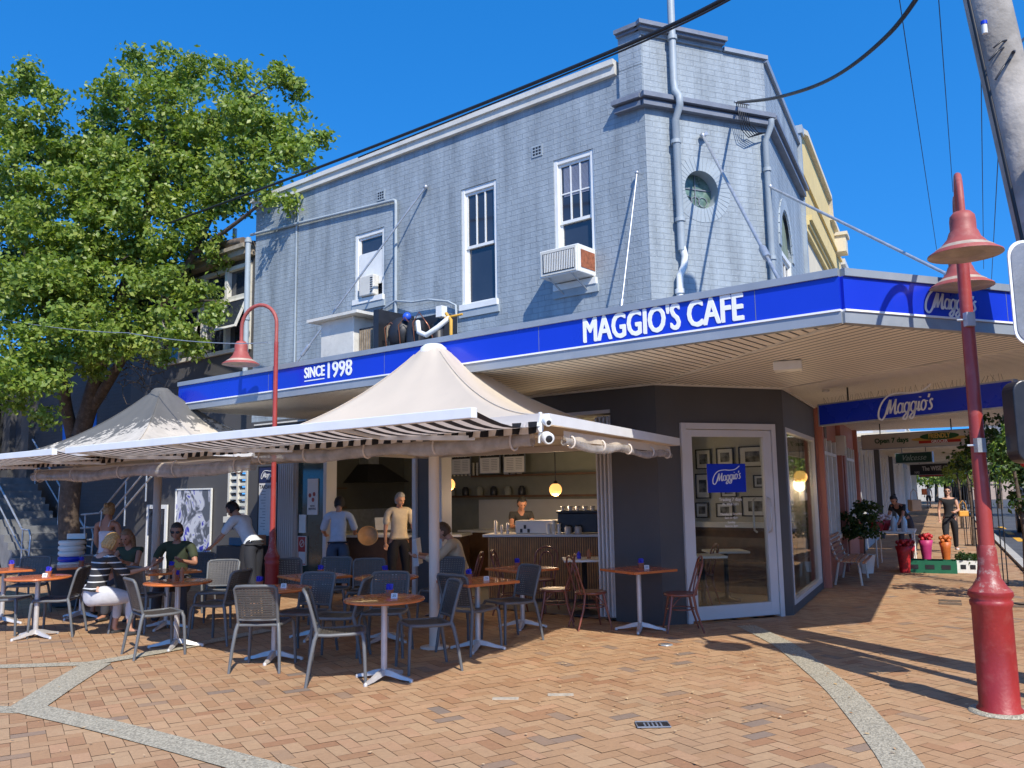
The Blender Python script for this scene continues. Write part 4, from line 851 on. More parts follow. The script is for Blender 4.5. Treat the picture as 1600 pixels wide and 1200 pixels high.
# wall beyond with the stairs
dw = thing('side_wall', 'long charcoal painted brick wall behind the tree and the stairs', 'wall', LW(14.2,0,0))
wall(LW, 14.2, 30, 0, 5.2, [], K['darkbrick'], 'wall', o=-.16, parent=dw)
mb = MB(); mb.fbox(LW, 14.2, 30, -.45, -.1, 5.2, 5.28); mb.build('coping', K['greytrim'], dw)
for s0 in (19.6, 20.9):
    mb = MB(); mb.fbox(LW, s0, s0+.5, -.2, .0, 0, 4.9); mb.build('pier', K['darkwall'], dw)
mb = MB(); mb.fbox(LW, 15.5, 16.3, -.2, -.13, 4.15, 4.75)
g_ = mb.build('vent_grille', K['galv'], dw)
nb = thing('neighbour_building', 'dark rendered building at the far left edge behind the tree', 'building', LW(21.5,2.5,0))
mb = MB(); mb.fbox(LW, 21.5, 34, .2, 6.5, 0, 5.6); mb.build('wall', K['darkwall'], nb); mb = MB(); mb.fbox(LW, 21.4, 34, .1, 6.7, 5.6, 5.75); mb.build('roof', K['greytrim'], nb)
mb = MB(); mb.fbox(LW, 21.46, 21.495, 3.2, 4.6, .9, 2.2); mb.build('window', K['pane'], nb)
# concrete stair flight
st = thing('concrete_stairs', 'grey steps with galvanised tube handrails climbing left behind the tables', 'stairs', LW(15.8,.9,0))
mb = MB(); 
for k in range(13): mb.fbox(LW, 15.8+k*.25, 19.2, .1+k*.0007, 1.5-k*.0007, k*.175, (k+1)*.175)
mb.build('steps', mat('weathered_concrete', (.17,.175,.18), .85, var=.2, vs=4, bump=.4), st)
def rail(o, z1, z2, extra=0):
    P = []
    P = [LW(15.3,o,.35+z1*.0+extra), LW(15.25,o,z1-.15), LW(15.35,o,z1), LW(15.75,o,z1+.02), LW(19.0,o,z2)]; return P
for o in (1.52, .12):
    mb = MB(); mb.tube(rail(o, 1.0, 3.3), .024, 8); mb.tube([LW(15.3,o,.55),LW(15.75,o,.58),LW(19.0,o,2.85)], .02, 8)
    for s0 in (15.7, 17.2, 18.7): zz = max(0, (s0-15.8)*.7); mb.tube([LW(s0,o,zz), LW(s0,o,zz+1.02)], .02, 8)
    mb.build('handrail', K['galv'], st)
rp = thing('wall_handrail', 'galvanised triple tube handrail rising to the right along the dark wall', 'handrail', LW(14.5,.3,0)); mb = MB()
for dz in (0, -.32, -.6): mb.tube([LW(15.4,.35,1.32+dz), LW(14.5,.35,1.36+dz), LW(12.2,.35,2.75+dz)], .024, 8)
for s0, z1 in ((15.2,1.34),(14.4,1.42),(13.3,2.08),(12.4,2.62)): mb.tube([LW(s0,.35,0 if s0>14 else z1-1.0), LW(s0,.35,z1)], .02, 8)
mb.build('rail', K['galv'], rp)
# notices on the wall
def board(name, label, cat_, fn, a0, a1, z0, z1, m, fr=None, o=.0, group=None, fw=.03):
    t = thing(name, label, cat_, fn((a0+a1)/2, o, z0), 0, group); mb = MB(); mb.fbox(fn, a0, a1, o+.002, o+.02, z0, z1); mb.build('panel', m, t)
    if fr:
        mb = MB(); mb.fbox(fn, a0-fw, a0, o+.002, o+.035, z0-fw, z1+fw); mb.fbox(fn, a1, a1+fw, o+.002, o+.035, z0-fw, z1+fw); mb.fbox(fn, a0, a1, o+.002, o+.034, z1, z1+fw); mb.fbox(fn, a0, a1, o+.002, o+.034, z0-fw, z0); mb.build('frame', fr, t)
    return t
def splash():
    M = bpy.data.materials.new('painted_mural'); M.use_nodes = True; t = M.node_tree; p = t.nodes['Principled BSDF']; L = t.links.new
    tc = nn(t, 'ShaderNodeTexCoord'); n = nn(t, 'ShaderNodeTexNoise'); n.inputs['Scale'].default_value = 1.7; n.inputs['Distortion'].default_value = 2.2; L(tc.outputs['Object'], n.inputs['Vector'])
    r = nn(t, 'ShaderNodeValToRGB'); r.color_ramp.interpolation = 'CONSTANT'; L(n.outputs['Fac'], r.inputs[0]); e = r.color_ramp.elements; e[0].color = (.1,.11,.13,1); e[1].position = .60; e[1].color = (.03,.03,.35,1)
    e.new(.42).color = (.3,.31,.36,1); e.new(.47).color = (.55,.56,.6,1); e.new(.56).color = (.16,.16,.45,1); L(r.outputs[0], p.inputs['Base Color']); return M
board('mural_board', 'white mural board with blue paint splashes on the dark wall', 'mural', LW, 10.55, 11.9, .55, 1.85, splash(), K['white'], o=-.1)
board('framed_window', 'white framed glass notice cabinet behind the left umbrella pole', 'notice cabinet', LW, 12.35, 13.05, .15, 1.45, K['pane'], K['white'], o=-.1, fw=.09)
tk = board('takeaway_sign', 'tall takeaway menu board with blue header on the wall behind the red lamp post', 'menu board', LW, 8.14, 8.72, .95, 2.25, K['paper'], K['black'], o=.0, fw=.02)
mb = MB(); mb.fbox(LW, 8.14, 8.72, .021, .025, 1.95, 2.25); mb.build('header', mat('navy_header', (.015,.02,.07), .4), tk); wordmark('wordmark', .4, LW(8.43,.027,2.1), -U, UO, tk, K['lettering'], wt=.09)
text3d('lettering', 'TAKEAWAY', .1, K['black'], LW(8.43,.022,1.87), -U, UO, tk, depth=.001, bold=.002)
mb = MB()
for k in range(14): 
    z = 1.78-k*.055; mb.fbox(LW, 8.5, 8.5+.12+.06*math.sin(k*2.3), .021, .022, z, z+.012); mb.fbox(LW, 8.2, 8.26, .021, .022, z, z+.012)
mb.build('print', mat('grey_print', (.3,.3,.32), .7), tk)
po_ = board('poster', 'small white poster with round red prints on the green glass panel', 'poster', LW, 7.0, 7.3, 1.35, 2.0, K['paper'], None, o=-.06)
mb = MB()
for (a, z) in ((7.22,1.7),(7.1,1.72),(7.13,1.62)): mb.slab([LW(a+.04*math.cos(2*PI*i/12), -.036, z+.04*math.sin(2*PI*i/12)) for i in range(12)], UO, .001)
mb.build('print', mat('red_print', (.4,.08,.06), .6), po_); text3d('lettering', 'NOW\nBREWING', .05, K['black'], LW(7.15,-.038,1.48), -U, UO, po_, depth=.001)
ns_ = board('no_smoking_sign', 'red and white no smoking sign low on the green panel', 'sign', LW, 7.32, 7.55, .45, .95, mat('sign_red', (.45,.03,.02), .4), K['white'], o=-.06, fw=.012)
mb = MB(); mb.tube([LW(7.435+.06*math.cos(2*PI*i/16), -.036, .83+.06*math.sin(2*PI*i/16)) for i in range(17)], .008, 5); mb.tube([LW(7.39,-.036,.87), LW(7.48,-.036,.79)], .007, 5); mb.build('symbol', K['white'], ns_)
mb = MB(); mb.fbox(LW, 7.34, 7.53, -.038, -.034, .47, .68); mb.build('panel', K['paper'], ns_)
board('notice', 'small white dispenser plate above the no smoking sign', 'notice', LW, 7.34, 7.54, 1.02, 1.35, K['white'], None, o=-.06)

# ============================================================ PLANT ON THE CANOPY ROOF
def unitbox(t, name, P, m): pass
cz = CZ+.42
# wall window unit in the right hand window
ac = thing('window_air_conditioner', 'boxy cream window air conditioner with louvred front under the tall right window', 'air conditioner', LW(1.2,.2,4.66))
mb = MB(); mb.fbox(LW, .87, 1.53, -.1, .42, 4.68, 5.07); mb.build('casing', K['white'], ac, bevel=.01)
mb = MB(); mb.fbox(LW, .90, 1.50, .42, .44, 4.70, 5.05); mb.build('front_frame', K['coping'], ac)
mb = MB()
for k in range(18): 
    a = .93+k*.029
    mb.fbox(LW, a, a+.012, .438, .452, 4.74, 5.0)
mb.build('grille', K['white'], ac); mb = MB(); mb.fbox(LW, .92, 1.46, .438, .445, 4.73, 5.01); mb.build('intake', K['black'], ac)
mb = MB(); mb.fbox(LW, .862, .869, .02, .36, 4.75, 5.0); mb.build('side_vent', mat('rusty_side_vent', (.28,.09,.04), .7, var=.4, vs=20), ac)
mb = MB(); mb.tube([LW(1.0,.4,4.68),LW(1.0,.02,4.5)], .012, 6); mb.tube([LW(1.4,.4,4.68),LW(1.4,.02,4.5)], .012, 6); mb.build('bracket', K['galv'], ac)
ac2 = thing('window_air_conditioner', 'small old white air conditioner filling the lower sash of the small left window', 'air conditioner', LW(5.6,.0,5.1)); mb = MB(); mb.fbox(LW, 5.38, 5.76, -.03, .1, 5.14, 5.5); mb.build('casing', K['coping'], ac2, bevel=.02)
mb = MB()
for k in range(7): mb.fbox(LW, 5.40, 5.46, .1, .107, 5.19+k*.04, 5.205+k*.04)
mb.build('grille', K['black'], ac2)
_da = sL(557,520,1.95)[0]-6.1; _db = sL(672,510,1.95)[0]-4.3
def LWa(s, o, z): return LW(s+_da, o+1.3, z)
def LWb(s, o, z): return LW(s+_db, o+1.3, z)
co_ = thing('condenser_unit', 'squat cream condenser box with overhanging lid on the canopy roof', 'condenser', LWa(6.0,.7,cz))
mb = MB(); mb.fbox(LWa, 5.75, 6.45, .35, 1.0, cz, cz+.62); mb.build('casing', K['coping'], co_, bevel=.01); mb = MB(); mb.fbox(LWa, 5.55, 6.62, .22, 1.12, cz+.62, cz+.66); mb.build('lid', K['coping'], co_)
mb = MB(); mb.fbox(LWa, 5.1, 5.745, .35, .9, cz, cz+.45); mb.build('coil', K['blackm'], co_)
mb = MB()
for k in range(14): mb.fbox(LWa, 5.12+k*.045, 5.14+k*.045, .9, .92, cz+.03, cz+.42)
mb.build('fins', mat('rusty_fins', (.3,.24,.17), .6, var=.3, vs=15), co_)
cp = thing('refrigeration_compressor', 'black refrigeration compressor rack with copper pipes on the canopy roof', 'compressor', LWb(4.4,.7,cz))
mb = MB(); mb.fbox(LWb, 4.85, 4.95, .4, 1.05, cz+.08, cz+.62); mb.build('condenser_coil', K['blackm'], cp)
mb = MB(); mb.fbox(LWb, 3.95, 4.95, .38, 1.08, cz, cz+.05); mb.build('base_tray', K['blackm'], cp)
mb = MB(); mb.ball(LWb(4.6,.85,cz+.28), .2, 14, sc=(1,1,1.15)); mb.fbox(LWb, 4.0, 4.85, .45, .7, cz+.05, cz+.5); mb.lathe([(.13,cz+.05),(.13,cz+.3),(.1,cz+.4),(.0,cz+.42)], (LWb(4.3,.9,0).x,LWb(4.3,.9,0).y,0), 16); mb.lathe([(.09,cz+.05),(.09,cz+.36),(.0,cz+.4)], (LWb(4.1,.7,0).x,LWb(4.1,.7,0).y,0), 14)
mb.build('compressor_body', K['black'], cp)
mb = MB(); mb.ball(LWb(4.42,.95,cz+.47), .06, 10); mb.build('blue_valve', mat('blue_valve', (.02,.08,.5), .4), cp)
K['cu'] = mat('copper_pipe', (.45,.18,.1), .3, metal=.8)
for k in range(3): mb = MB(); a = 4.75-k*.26; mb.tube([LWb(a,1.0,cz+.1), LWb(a-.03,1.06,cz+.35), LWb(a-.1,1.02,cz+.42+.03*k), LWb(a-.2,.95,cz+.3), LWb(a-.22,.9,cz+.15)], .008, 6); mb.build('copper_pipe', K['cu'], cp)
mb = MB(); mb.tube([LWb(4.12,1.05,cz+.35),LWb(4.05,1.1,cz+.2),LWb(3.9,1.12,cz+.14),LWb(3.72,1.1,cz+.22),LWb(3.62,1.0,cz+.34)], .032, 8); mb.build('insulated_hose', K['white'], cp)
mb = MB(); mb.fbox(LWb, 3.9, 4.0, .75, .85, cz+.42, cz+.56); mb.build('junction_box', K['white'], cp)
mb = MB(); mb.tube([LWb(3.68,1.0,cz+.4),LWb(3.58,1.02,cz+.3),LWb(3.6,1.0,cz+.1)], .022, 6); mb.tube([LWb(3.75,.95,cz+.36),LWb(3.5,.9,cz+.38)], .015, 6); mb.build('yellow_hose', mat('yellow_foam_hose', (.65,.36,.05), .7), cp)

# ============================================================ STREET SIDE: NEIGHBOURS
yb = thing('yellow_building', 'yellow rendered parapet building over a salmon pink grocer shopfront', 'building', SW(3.45,0,0))
wall(SW, 3.45, 10.6, 3.2, 6.55, [(4.2,5.1,3.8,5.5),(6.6,7.5,3.8,5.5),(8.8,9.6,3.8,5.5)], K['yellow2'], 'upper_wall', parent=yb)
mb = MB(); prof = [(3.5,6.55),(10.6,6.55),(10.6,7.95),(8.5,7.95),(8.4,8.4),(4.3,8.4),(3.5,8.15)]; mb.slab([SW(a,.0,z) for a, z in prof], -VO, .3); mb.build('parapet', K['yellow'], yb)
mb = MB()
for i in range(2, len(prof)-1):
    (a, z), (b, y) = prof[i], prof[i+1]; P = [SW(a,-.33,z),SW(b,-.33,y),SW(b,.09,y),SW(a,.09,z)]; mb.hexa(P+[p+Vector((0,0,.1)) for p in P])
mb.build('parapet_coping', K['yellow2'], yb)
mb = MB(); mb.fbox(SW, 3.5, 10.62, -.02, .16, 6.5, 6.6); mb.fbox(SW, 3.5, 10.62, -.02, .11, 6.42, 6.5); mb.fbox(SW, 3.5, 10.62, -.02, .07, 6.3, 6.42); mb.fbox(SW, 3.5, 10.6, -.01, .05, 7.42, 7.48); mb.build('cornice', K['yellow'], yb)
mb = MB(); mb.fbox(SW, 3.36, 3.5, -.3, .06, 3.2, 8.1); mb.fbox(SW, 3.33, 3.58, -.33, .1, 8.1, 8.25); mb.build('party_pier', K['bluepaint'], yb)
for a in (4.2, 6.6, 8.8):
    mb = MB(); mb.fbox(SW, a, a+.06, -.1, -.02, 3.8, 5.5); mb.fbox(SW, a+.84 if a < 8 else a+.74, a+.9 if a < 8 else a+.8, -.1, -.02, 3.8, 5.5); mb.fbox(SW, a, a+.8, -.1, -.03, 4.6, 4.66); f_ = mb.build('window', K['white'], yb); mb = MB(); mb.fbox(SW, a+.02, a+.8, -.09, -.08, 3.8, 5.5); mb.build('pane', K['pane'], f_)
mb = MB(); P = [SW(9.4,-.2,7.4),SW(9.9,-.2,7.4),SW(9.9,.25,7.4),SW(9.4,.25,7.4)]; mb.hexa(P+[p+Vector((0,0,.4)) for p in P]); mb.fbox(SW, 9.35, 9.95, -.25, .3, 7.8, 7.88); mb.build('chimney', K['yellow2'], yb)
# salmon shopfront
wall(SW, 3.35, 10.6, 0, 3.2, [(3.75,6.2,.75,2.6),(7.0,8.0,.0,2.5),(8.3,10.3,.6,2.6)], K['terrawall'], 'shopfront_wall', parent=yb, o=.03)
for (a0, a1, z0, z1) in ((3.75,6.2,.75,2.6),(8.3,10.3,.6,2.6)):
    mb = MB(); 
    for q in range(4): a = a0+(a1-a0-.1)*q/3; mb.fbox(SW, a, a+.1, -.1, .05, z0, z1)
    mb.fbox(SW, a0, a1, -.1, .07, z0-.05, z0+.03); mb.fbox(SW, a0, a1, -.1, .049, z1-.3, z1-.24)
    f_ = mb.build('shop_window', K['white'], yb); mb = MB(); mb.fbox(SW, a0+.02, a1-.02, -.07, -.06, z0, z1); mb.build('pane', K['pane'], f_)
mb = MB(); mb.fbox(SW, 7.0, 8.0, -.2, -.15, 0, 2.5); mb.build('doorway', K['black'], yb)
mb = MB(); mb.fbox(SW, 4.4, 4.75, .03, .045, 2.62, 2.95); mb.build('wall_panel', K['dtimber'], yb)
mb = MB(); mb.fbox(SW, 6.4, 6.75, .03, .2, 2.35, 2.75); mb.build('meter_box', K['coping'], yb)
for a in (3.42, 6.5, 10.45): mb = MB(); mb.fbox(SW, a, a+.16, .0, .12, 0, 3.15); mb.build('pilaster', K['terrawall'], yb)
# further shops
cols = [('white rendered shop with tall pilasters beyond the salmon shopfront', (.5,.5,.49)), ('cream shop with dark stone pier in the middle of the arcade', (.42,.38,.32)), ('grey fronted shop with narrow windows further along the footpath', (.36,.37,.38)), ('pale blue fronted shop near the end of the arcade', (.3,.36,.45)), ('last white shop at the end of the covered footpath', (.55,.54,.5))]
s0 = 10.7; shopm = []
for i, (lb, c) in enumerate(cols):
    ln = (8, 9, 11, 13, 16)[i]; t = thing('shop_building', lb, 'building', SW(s0,0,0), 0, 'shops along the covered footpath'); m_ = mat('shop_paint', c, .7, var=.08)
    H = []; a = s0+.4
    while a+1.6 < s0+ln: H.append((a, a+1.3, .5, 2.6)); a += 1.75
    wall(SW, s0, s0+ln, 0, 7.4-.4*i, H, m_, 'wall', parent=t)
    for h_ in H:
        mb = MB(); mb.fbox(SW, h_[0]+.03, h_[1]-.03, -.12, -.11, h_[2], h_[3]); p_ = mb.build('window', K['pane'], t)
        mb = MB(); mb.fbox(SW, h_[0]-.05, h_[0]+.05, -.12, .06, .3, 2.75); mb.build('mullion', K['white'], p_)
    mb = MB(); mb.fbox(SW, s0+ln-.35, s0+ln-.02, -.02, .16, 0, 3.0); mb.build('pier', K['darkwall'] if i in (0,1) else K['white'], t)
    mb = MB(); mb.fbox(SW, s0+.02, s0+ln-.02, -.3, .1, 7.4-.4*i, 7.55-.4*i); mb.build('coping', K['coping'], t)
    # its awning
    aw = thing('shop_awning', ('flat cream awning over the white pilastered shop','flat cream awning over the shop with the dark pier','flat awning over the grey fronted shop','flat awning over the pale blue shop','flat awning over the last shop of the arcade')[i], 'awning', SW(s0+ln/2,1.5,3.0), 0, 'flat awnings over the far footpath')
    a_ = max(s0, oE+.25); mb = MB(); mb.fbox(SW, a_+.15, s0+ln-.25, .02, 3.25, 2.98+.04*i, 3.06+.04*i); mb.build('deck', K['soffit'], aw)
    mb = MB(); mb.fbox(SW, a_+.14, s0+ln-.24, 3.2, 3.3, 2.9+.04*i, 3.4+.04*i); mb.build('fascia', K['white'] if i % 2 else K['greytrim'], aw)
    q = a_+.5
    while q < s0+ln-.6: mb = MB(); mb.fbox(SW, q, q+.07, .05, 3.19, 2.88+.04*i, 2.979+.04*i); mb.build('beam', K['coping'], aw); q += 1.3
    s0 += ln
# street end: far buildings and trees
for k, (px_, Y_, w_, h_, c_, lb) in enumerate(((1467,92,7,4.8,(.4,.38,.34),'distant white building closing the street'),(1496,92,3,4.2,(.55,.4,.16),'distant yellow fronted shop at the end of the street'),(1530,110,20,6,(.5,.5,.5),'distant pale grey building across the road'),(1600,95,26,7,(.33,.25,.2),'distant brown brick building across the road at the right'))):
    p = dp(px_, 760, Y_); t = thing('far_building', lb, 'building', (p.x,p.y,0)); mb = MB(); mb.box((p.x,p.y+4,h_/2), (w_,8,h_)); mb.build('wall', mat('far_wall', c_, .8), t)
    for q in range(int(w_//2)):
        mb = MB(); mb.box((p.x-w_/2+1+q*2, p.y-.02, h_*.6), (.9,.06,1.2)); mb.build('window', K['pane'], t)
    mb = MB(); mb.box((p.x,p.y+4,h_+.1), (w_+.4,8.4,.2)); mb.build('roof', K['greytrim'], t)
# hanging under-awning signs
def hsign(label, TL, TR, BLz, mface, texts, rods=True, th=.08, group='signs hung under the street awnings', spikes=False):
    t = thing('hanging_sign', label, 'hanging sign', (TL+TR)/2, 0, group); d = (TR-TL).normalized(); n = Vector((d.y,-d.x,0)); n = n if n.y < 0 else -n
    z1, z0 = TL.z, BLz
    def fn(a, o, z): return Vector((TL.x, TL.y, 0))+d*a+n*o+Vector((0,0,z))
    Lg = (TR-TL).length; mb = MB(); mb.fbox(fn, .02, Lg-.02, -th+.005, -.005, z0+.012, z1-.012); mb.build('panel', mface, t)
    mb = MB(); mb.fbox(fn, 0, Lg, -th, 0, z0, z0+.02); mb.fbox(fn, 0, Lg, -th, 0, z1-.02, z1); mb.fbox(fn, 0, .02, -th, 0, z0+.02, z1-.02); mb.fbox(fn, Lg-.02, Lg, -th, 0, z0+.02, z1-.02); mb.build('frame', K['galv'], t)
    if rods:
        for a in (Lg*.18, Lg*.82): mb = MB(); mb.tube([fn(a,-th/2,z1), fn(a,-th/2,CZ+.01)], .013, 6); mb.build('hanger', K['blackm'], t)
    return t, fn, Lg, d, n
tl, tr = gp(1277,632,2.9), gp(1583,592,2.9)
t, fn, Lg, d, n = hsign('royal blue hanging sign with white script logo under the cafe canopy', tl, tr, 2.58, K['signblue'], None)
mid_ = onp(1415,632,tl,n,0.0); wordmark('wordmark', .82, Vector((mid_.x,mid_.y,2.74)), d, n, t, K['lettering'], depth=.004, rot=.02)
mb = MB()
for k in range(60):
    a = .1+k*(Lg-.2)/60; mb.tube([fn(a,-.04,2.9), fn(a+random.uniform(-.03,.03),-.04+random.uniform(-.06,.06),2.985)], .0018, 3)
mb.build('bird_spikes', K['blackm'], t)
tl, tr = gp(1345,680,2.86), gp(1519,669,2.86)
t, fn, Lg, d, n = hsign('cream hanging grocer sign reading Open 7 days', tl, tr, 2.52, mat('cream_sign_face', (.6,.55,.45), .5, var=.04), None)
text3d('lettering', 'Open 7 days', .15, mat('dark_green_ink', (.01,.1,.03), .5), fn(Lg*.29,.003,2.70), d, n, t, depth=.002, bold=.004)
mb = MB(); mb.fbox(fn, Lg*.54, Lg*.90, .0, .004, 2.60, 2.66); mb.build('red_band', mat('grocer_red', (.5,.04,.02), .5), t)
mb = MB(); mb.slab([fn(Lg*.72+Lg*.17*math.cos(2*PI*i/20), .0, 2.74+.075*math.sin(2*PI*i/20)) for i in range(20)], n, .003); mb.build('green_oval', mat('grocer_green', (.02,.1,.03), .5), t)
mb = MB(); mb.slab([fn(Lg*.72+Lg*.25*math.cos(2*PI*i/20), -.001, 2.69+.05*math.sin(2*PI*i/20)) for i in range(20)], n, .002); mb.build('gold_oval', mat('grocer_gold', (.65,.4,.08), .5), t)
o_ = text3d('lettering', 'FRIENDLY', .14, mat('gold_ink', (.75,.5,.12), .5), fn(Lg*.72,.005,2.745), d, n, t, depth=.002, bold=.004, xs=.72); text3d('lettering', 'GROCER', .085, K['lettering'], fn(Lg*.72,.006,2.63), d, n, t, depth=.001, bold=.002)
tl, tr = gp(1398,708,2.78), gp(1456,705,2.78)
t, fn, Lg, d, n = hsign('small dark green hanging sign with faint script behind the grocer sign', tl, tr, 2.43, mat('bottle_green_sign', (.01,.05,.035), .4), None); text3d('lettering', 'Valcesse', .26, mat('faded_ink', (.3,.38,.33), .6), fn(Lg*.5,.003,2.6), d, n, t, depth=.002, shear=.4)
tl, tr = gp(1421,726,2.74), gp(1506,722,2.74)
t, fn, Lg, d, n = hsign('black hanging sign reading The WISE CHOOK', tl, tr, 2.2, K['black'], None, group='signs hung under the street awnings'); o_ = text3d('lettering', 'The WISE CHOOK', .3, mat('pale_ink', (.6,.58,.55), .6), fn(Lg*.6,.003,2.5), d, n, t, depth=.002, bold=.006); text3d('lettering', 'HAS', .18, bpy.data.materials['pale_ink'], fn(Lg*.14,.003,2.33), d, n, t, depth=.002)
_w = (max(v.co.dot(d) for v in o_.data.vertices)-min(v.co.dot(d) for v in o_.data.vertices)); _c = fn(Lg*.6,.003,2.5)-t.location
for v in o_.data.vertices: v.co += d*((v.co-_c).dot(d)*(Lg*.72/_w-1))
tl, tr = gp(1437,740,2.66), gp(1480,738,2.66)
t, fn, Lg, d, n = hsign('far red hanging sign below the black one', tl, tr, 2.36, mat('far_sign_red', (.5,.03,.02), .5), None)

# ============================================================ OVERHEAD WIRES, TELEGRAPH POLE, TRAFFIC SIGNAL
def wire(name, label, P, r, sag=0, m=None):
    Q = []
    for i in range(len(P)-1):
        p0_, p1_, p2_, p3_ = P[max(i-1,0)], P[i], P[i+1], P[min(i+2,len(P)-1)]
        for k in range(12): f = k/12; Q.append(.5*((2*p1_)+(p2_-p0_)*f+(2*p0_-5*p1_+4*p2_-p3_)*f*f+(3*p1_-p0_-3*p2_+p3_)*f**3)-Vector((0,0,sag*4*f*(1-f))))
    Q.append(P[-1]); mb = MB(); mb.tube(Q, r, 6); return tag(mb.build(name, m or K['black']), label, 'cable')
A_, B_ = dp(1180,-28,7.5), dp(255,352,17); 
o = wire('overhead_cable', 'thick black cable slanting across the sky from the tree to the top of the picture', [A_, dp(975,72,8.6), dp(560,238,12), B_], .024)
wire('overhead_cable', 'thinner black cable running just under the thick slanting one', [dp(1180,-22,7.5), dp(975,78,8.6), dp(560,246,12.2)], .012)
P0 = onC(1152,160,.12); wire('service_cable', 'black service cable sagging from the corner cornice up to the telegraph pole', [P0, dp(1215,152,9.5), dp(1300,122,8), dp(1390,52,6.8), dp(1460,-45,6)], .02)
mb = MB()
sv = thing('service_cable_loops', 'bundle of looped black service wires hanging at the corner cornice', 'cable', P0)
for k in range(6):
    mb = MB(); p = P0+C_*(-.02+k*.035); mb.tube([p, p+CO*.05+Vector((0,0,-.2-.03*k)), p+CO*.03+C_*.05+Vector((0,0,-.42+.02*k)), p+C_*.18+Vector((0,0,-.5+.02*k)), onC(1195,195,.1)+Vector((0,0,-.12))], .007, 5); mb.build('wire', K['black'], sv)
mb = MB(); mb.tube([P0-C_*.05, P0+C_*.2], .018, 6); mb.build('clamp', K['galv'], sv)
for i, (q, lb) in enumerate(((((1404,-10,30),(1465,400,60)),'thin wire high above the street canopy, left of the lamp'),(((1466,-10,28),(1489,300,50)),'thin wire passing just behind the lamp top'),(((1533,120,30),(1537,420,60)),'thin wire between the lamp and the telegraph pole'),(((1562,200,28),(1548,460,60)),'thin wire ending behind the lamp shades'),(((1600,60,9),(1583,82,6.6)),'short dark cable leaving the telegraph pole'))):
    wire('street_wire', lb, [dp(*q[0]), dp(*q[1])], .02 if i < 4 else .015)
wire('light_string', 'pale thin wire strung from the tree to the red gooseneck lamp', [dp(0,497,16), dp(200,520,13), dp(420,535,9.75)], .006, .05, K['galv'])
tp = thing('telegraph_pole', 'weathered grey timber telegraph pole leaning at the top right corner', 'telegraph pole', (4.95,6.4,0))
p1, p2 = dp(1641,430,6.9), dp(1542,0,6.9); d = (p2-p1).normalized(); p0 = p1-d*(p1.z/d.z); p3 = p2+d*3
tp.location = p0
def polemat():
    M = mat('weathered_timber_pole', (.36,.33,.29), .9, var=.3, vs=3, bump=.9, bs=18, dirt=.5, dcol=(.16,.14,.12)); return M
mb = MB(); mb.tube([p0, p1, p2, p3], [.21,.185,.175,.16], 20); mb.build('shaft', polemat(), tp)
mb = MB(); s_ = Vector((-1,-.15,0)).normalized(); mb.tube([p0+s_*.21, p1+s_*.185, p2+s_*.175, p3+s_*.165], .018, 8); mb.build('conduit', K['black'], tp)
mb = MB(); q = dp(1538,42,6.7); mb.tube([q+Vector((0,0,-.06)), q+Vector((0,0,.02))], .022, 10); mb.build('fuse', K['white'], tp); mb = MB(); mb.tube([q+Vector((0,0,.02)), q+Vector((0,0,.05))], .026, 10); mb.build('fuse_cap', K['signblue'], tp)
for (a, b) in (((1552,75),(1577,62)),((1555,125),(1583,88)),((1545,95),(1572,72))):
    mb = MB(); mb.tube([dp(*a,6.72), dp((a[0]+b[0])/2,(a[1]+b[1])/2-4,6.68), dp(*b,6.76)], .008, 6); mb.build('cable_tie', K['blackm'], tp)
ts = thing('traffic_signal', 'black traffic signal board with rounded white border at the right edge', 'traffic light', (4.45,6.3,0))
def rrect(cx, cz_, w_, h_, r_, n=6):
    P = []
    for (sx, sz, a0) in ((1,1,0),(-1,1,90),(-1,-1,180),(1,-1,270)):
        for i in range(n+1): a = R(a0+90*i/n); P.append((cx+sx*(w_/2-r_)+r_*math.cos(a), cz_+sz*(h_/2-r_)+r_*math.sin(a)))
    return P
TY = 6.2; b0 = dp(1560,376,TY); b1 = dp(1578,540,TY); cx_ = b0.x+.43; zt, zb = b0.z, b1.z; cz_ = (zt+zb)/2
mb = MB(); mb.slab([Vector((x,TY,z)) for x, z in rrect(cx_, cz_, .74, zt-zb, .12)], (0,1,0), .012); mb.build('backing_board', K['lettering'], ts)
mb = MB(); mb.slab([Vector((x,TY-.004,z)) for x, z in rrect(cx_, cz_, .70, zt-zb-.04, .11)], (0,-1,0), .004); mb.build('board_face', K['greytrim'], ts)
mb = MB(); mb.slab([Vector((x,TY-.015,z)) for x, z in rrect(cx_+.07, cz_-.02, .4, zt-zb-.14, .08)], (0,-1,0), .2); mb.build('lantern', K['black'], ts, bevel=.01)
for k in range(2):
    mb = MB(); mb.lathe([(.14,0),(.15,.17),(.145,.17),(.135,.01)], (cx_+.07,TY-.22,cz_+.17-.34*k), 18, axis=Vector((0,-1,0))); mb.build('visor', K['black'], ts)
mb = MB(); mb.tube([(cx_+.3,TY+.2,0),(cx_+.3,TY+.2,4.6)], .07, 14); mb.build('pole', K['galv'], ts)
b2 = dp(1578,600,TY+.1); mb = MB(); mb.slab([Vector((x,TY+.1,z)) for x, z in rrect(b2.x+.3, b2.z-.28, .56, .62, .09)], (0,1,0), .16); mb.build('lower_lantern', K['blackm'], ts, bevel=.01)
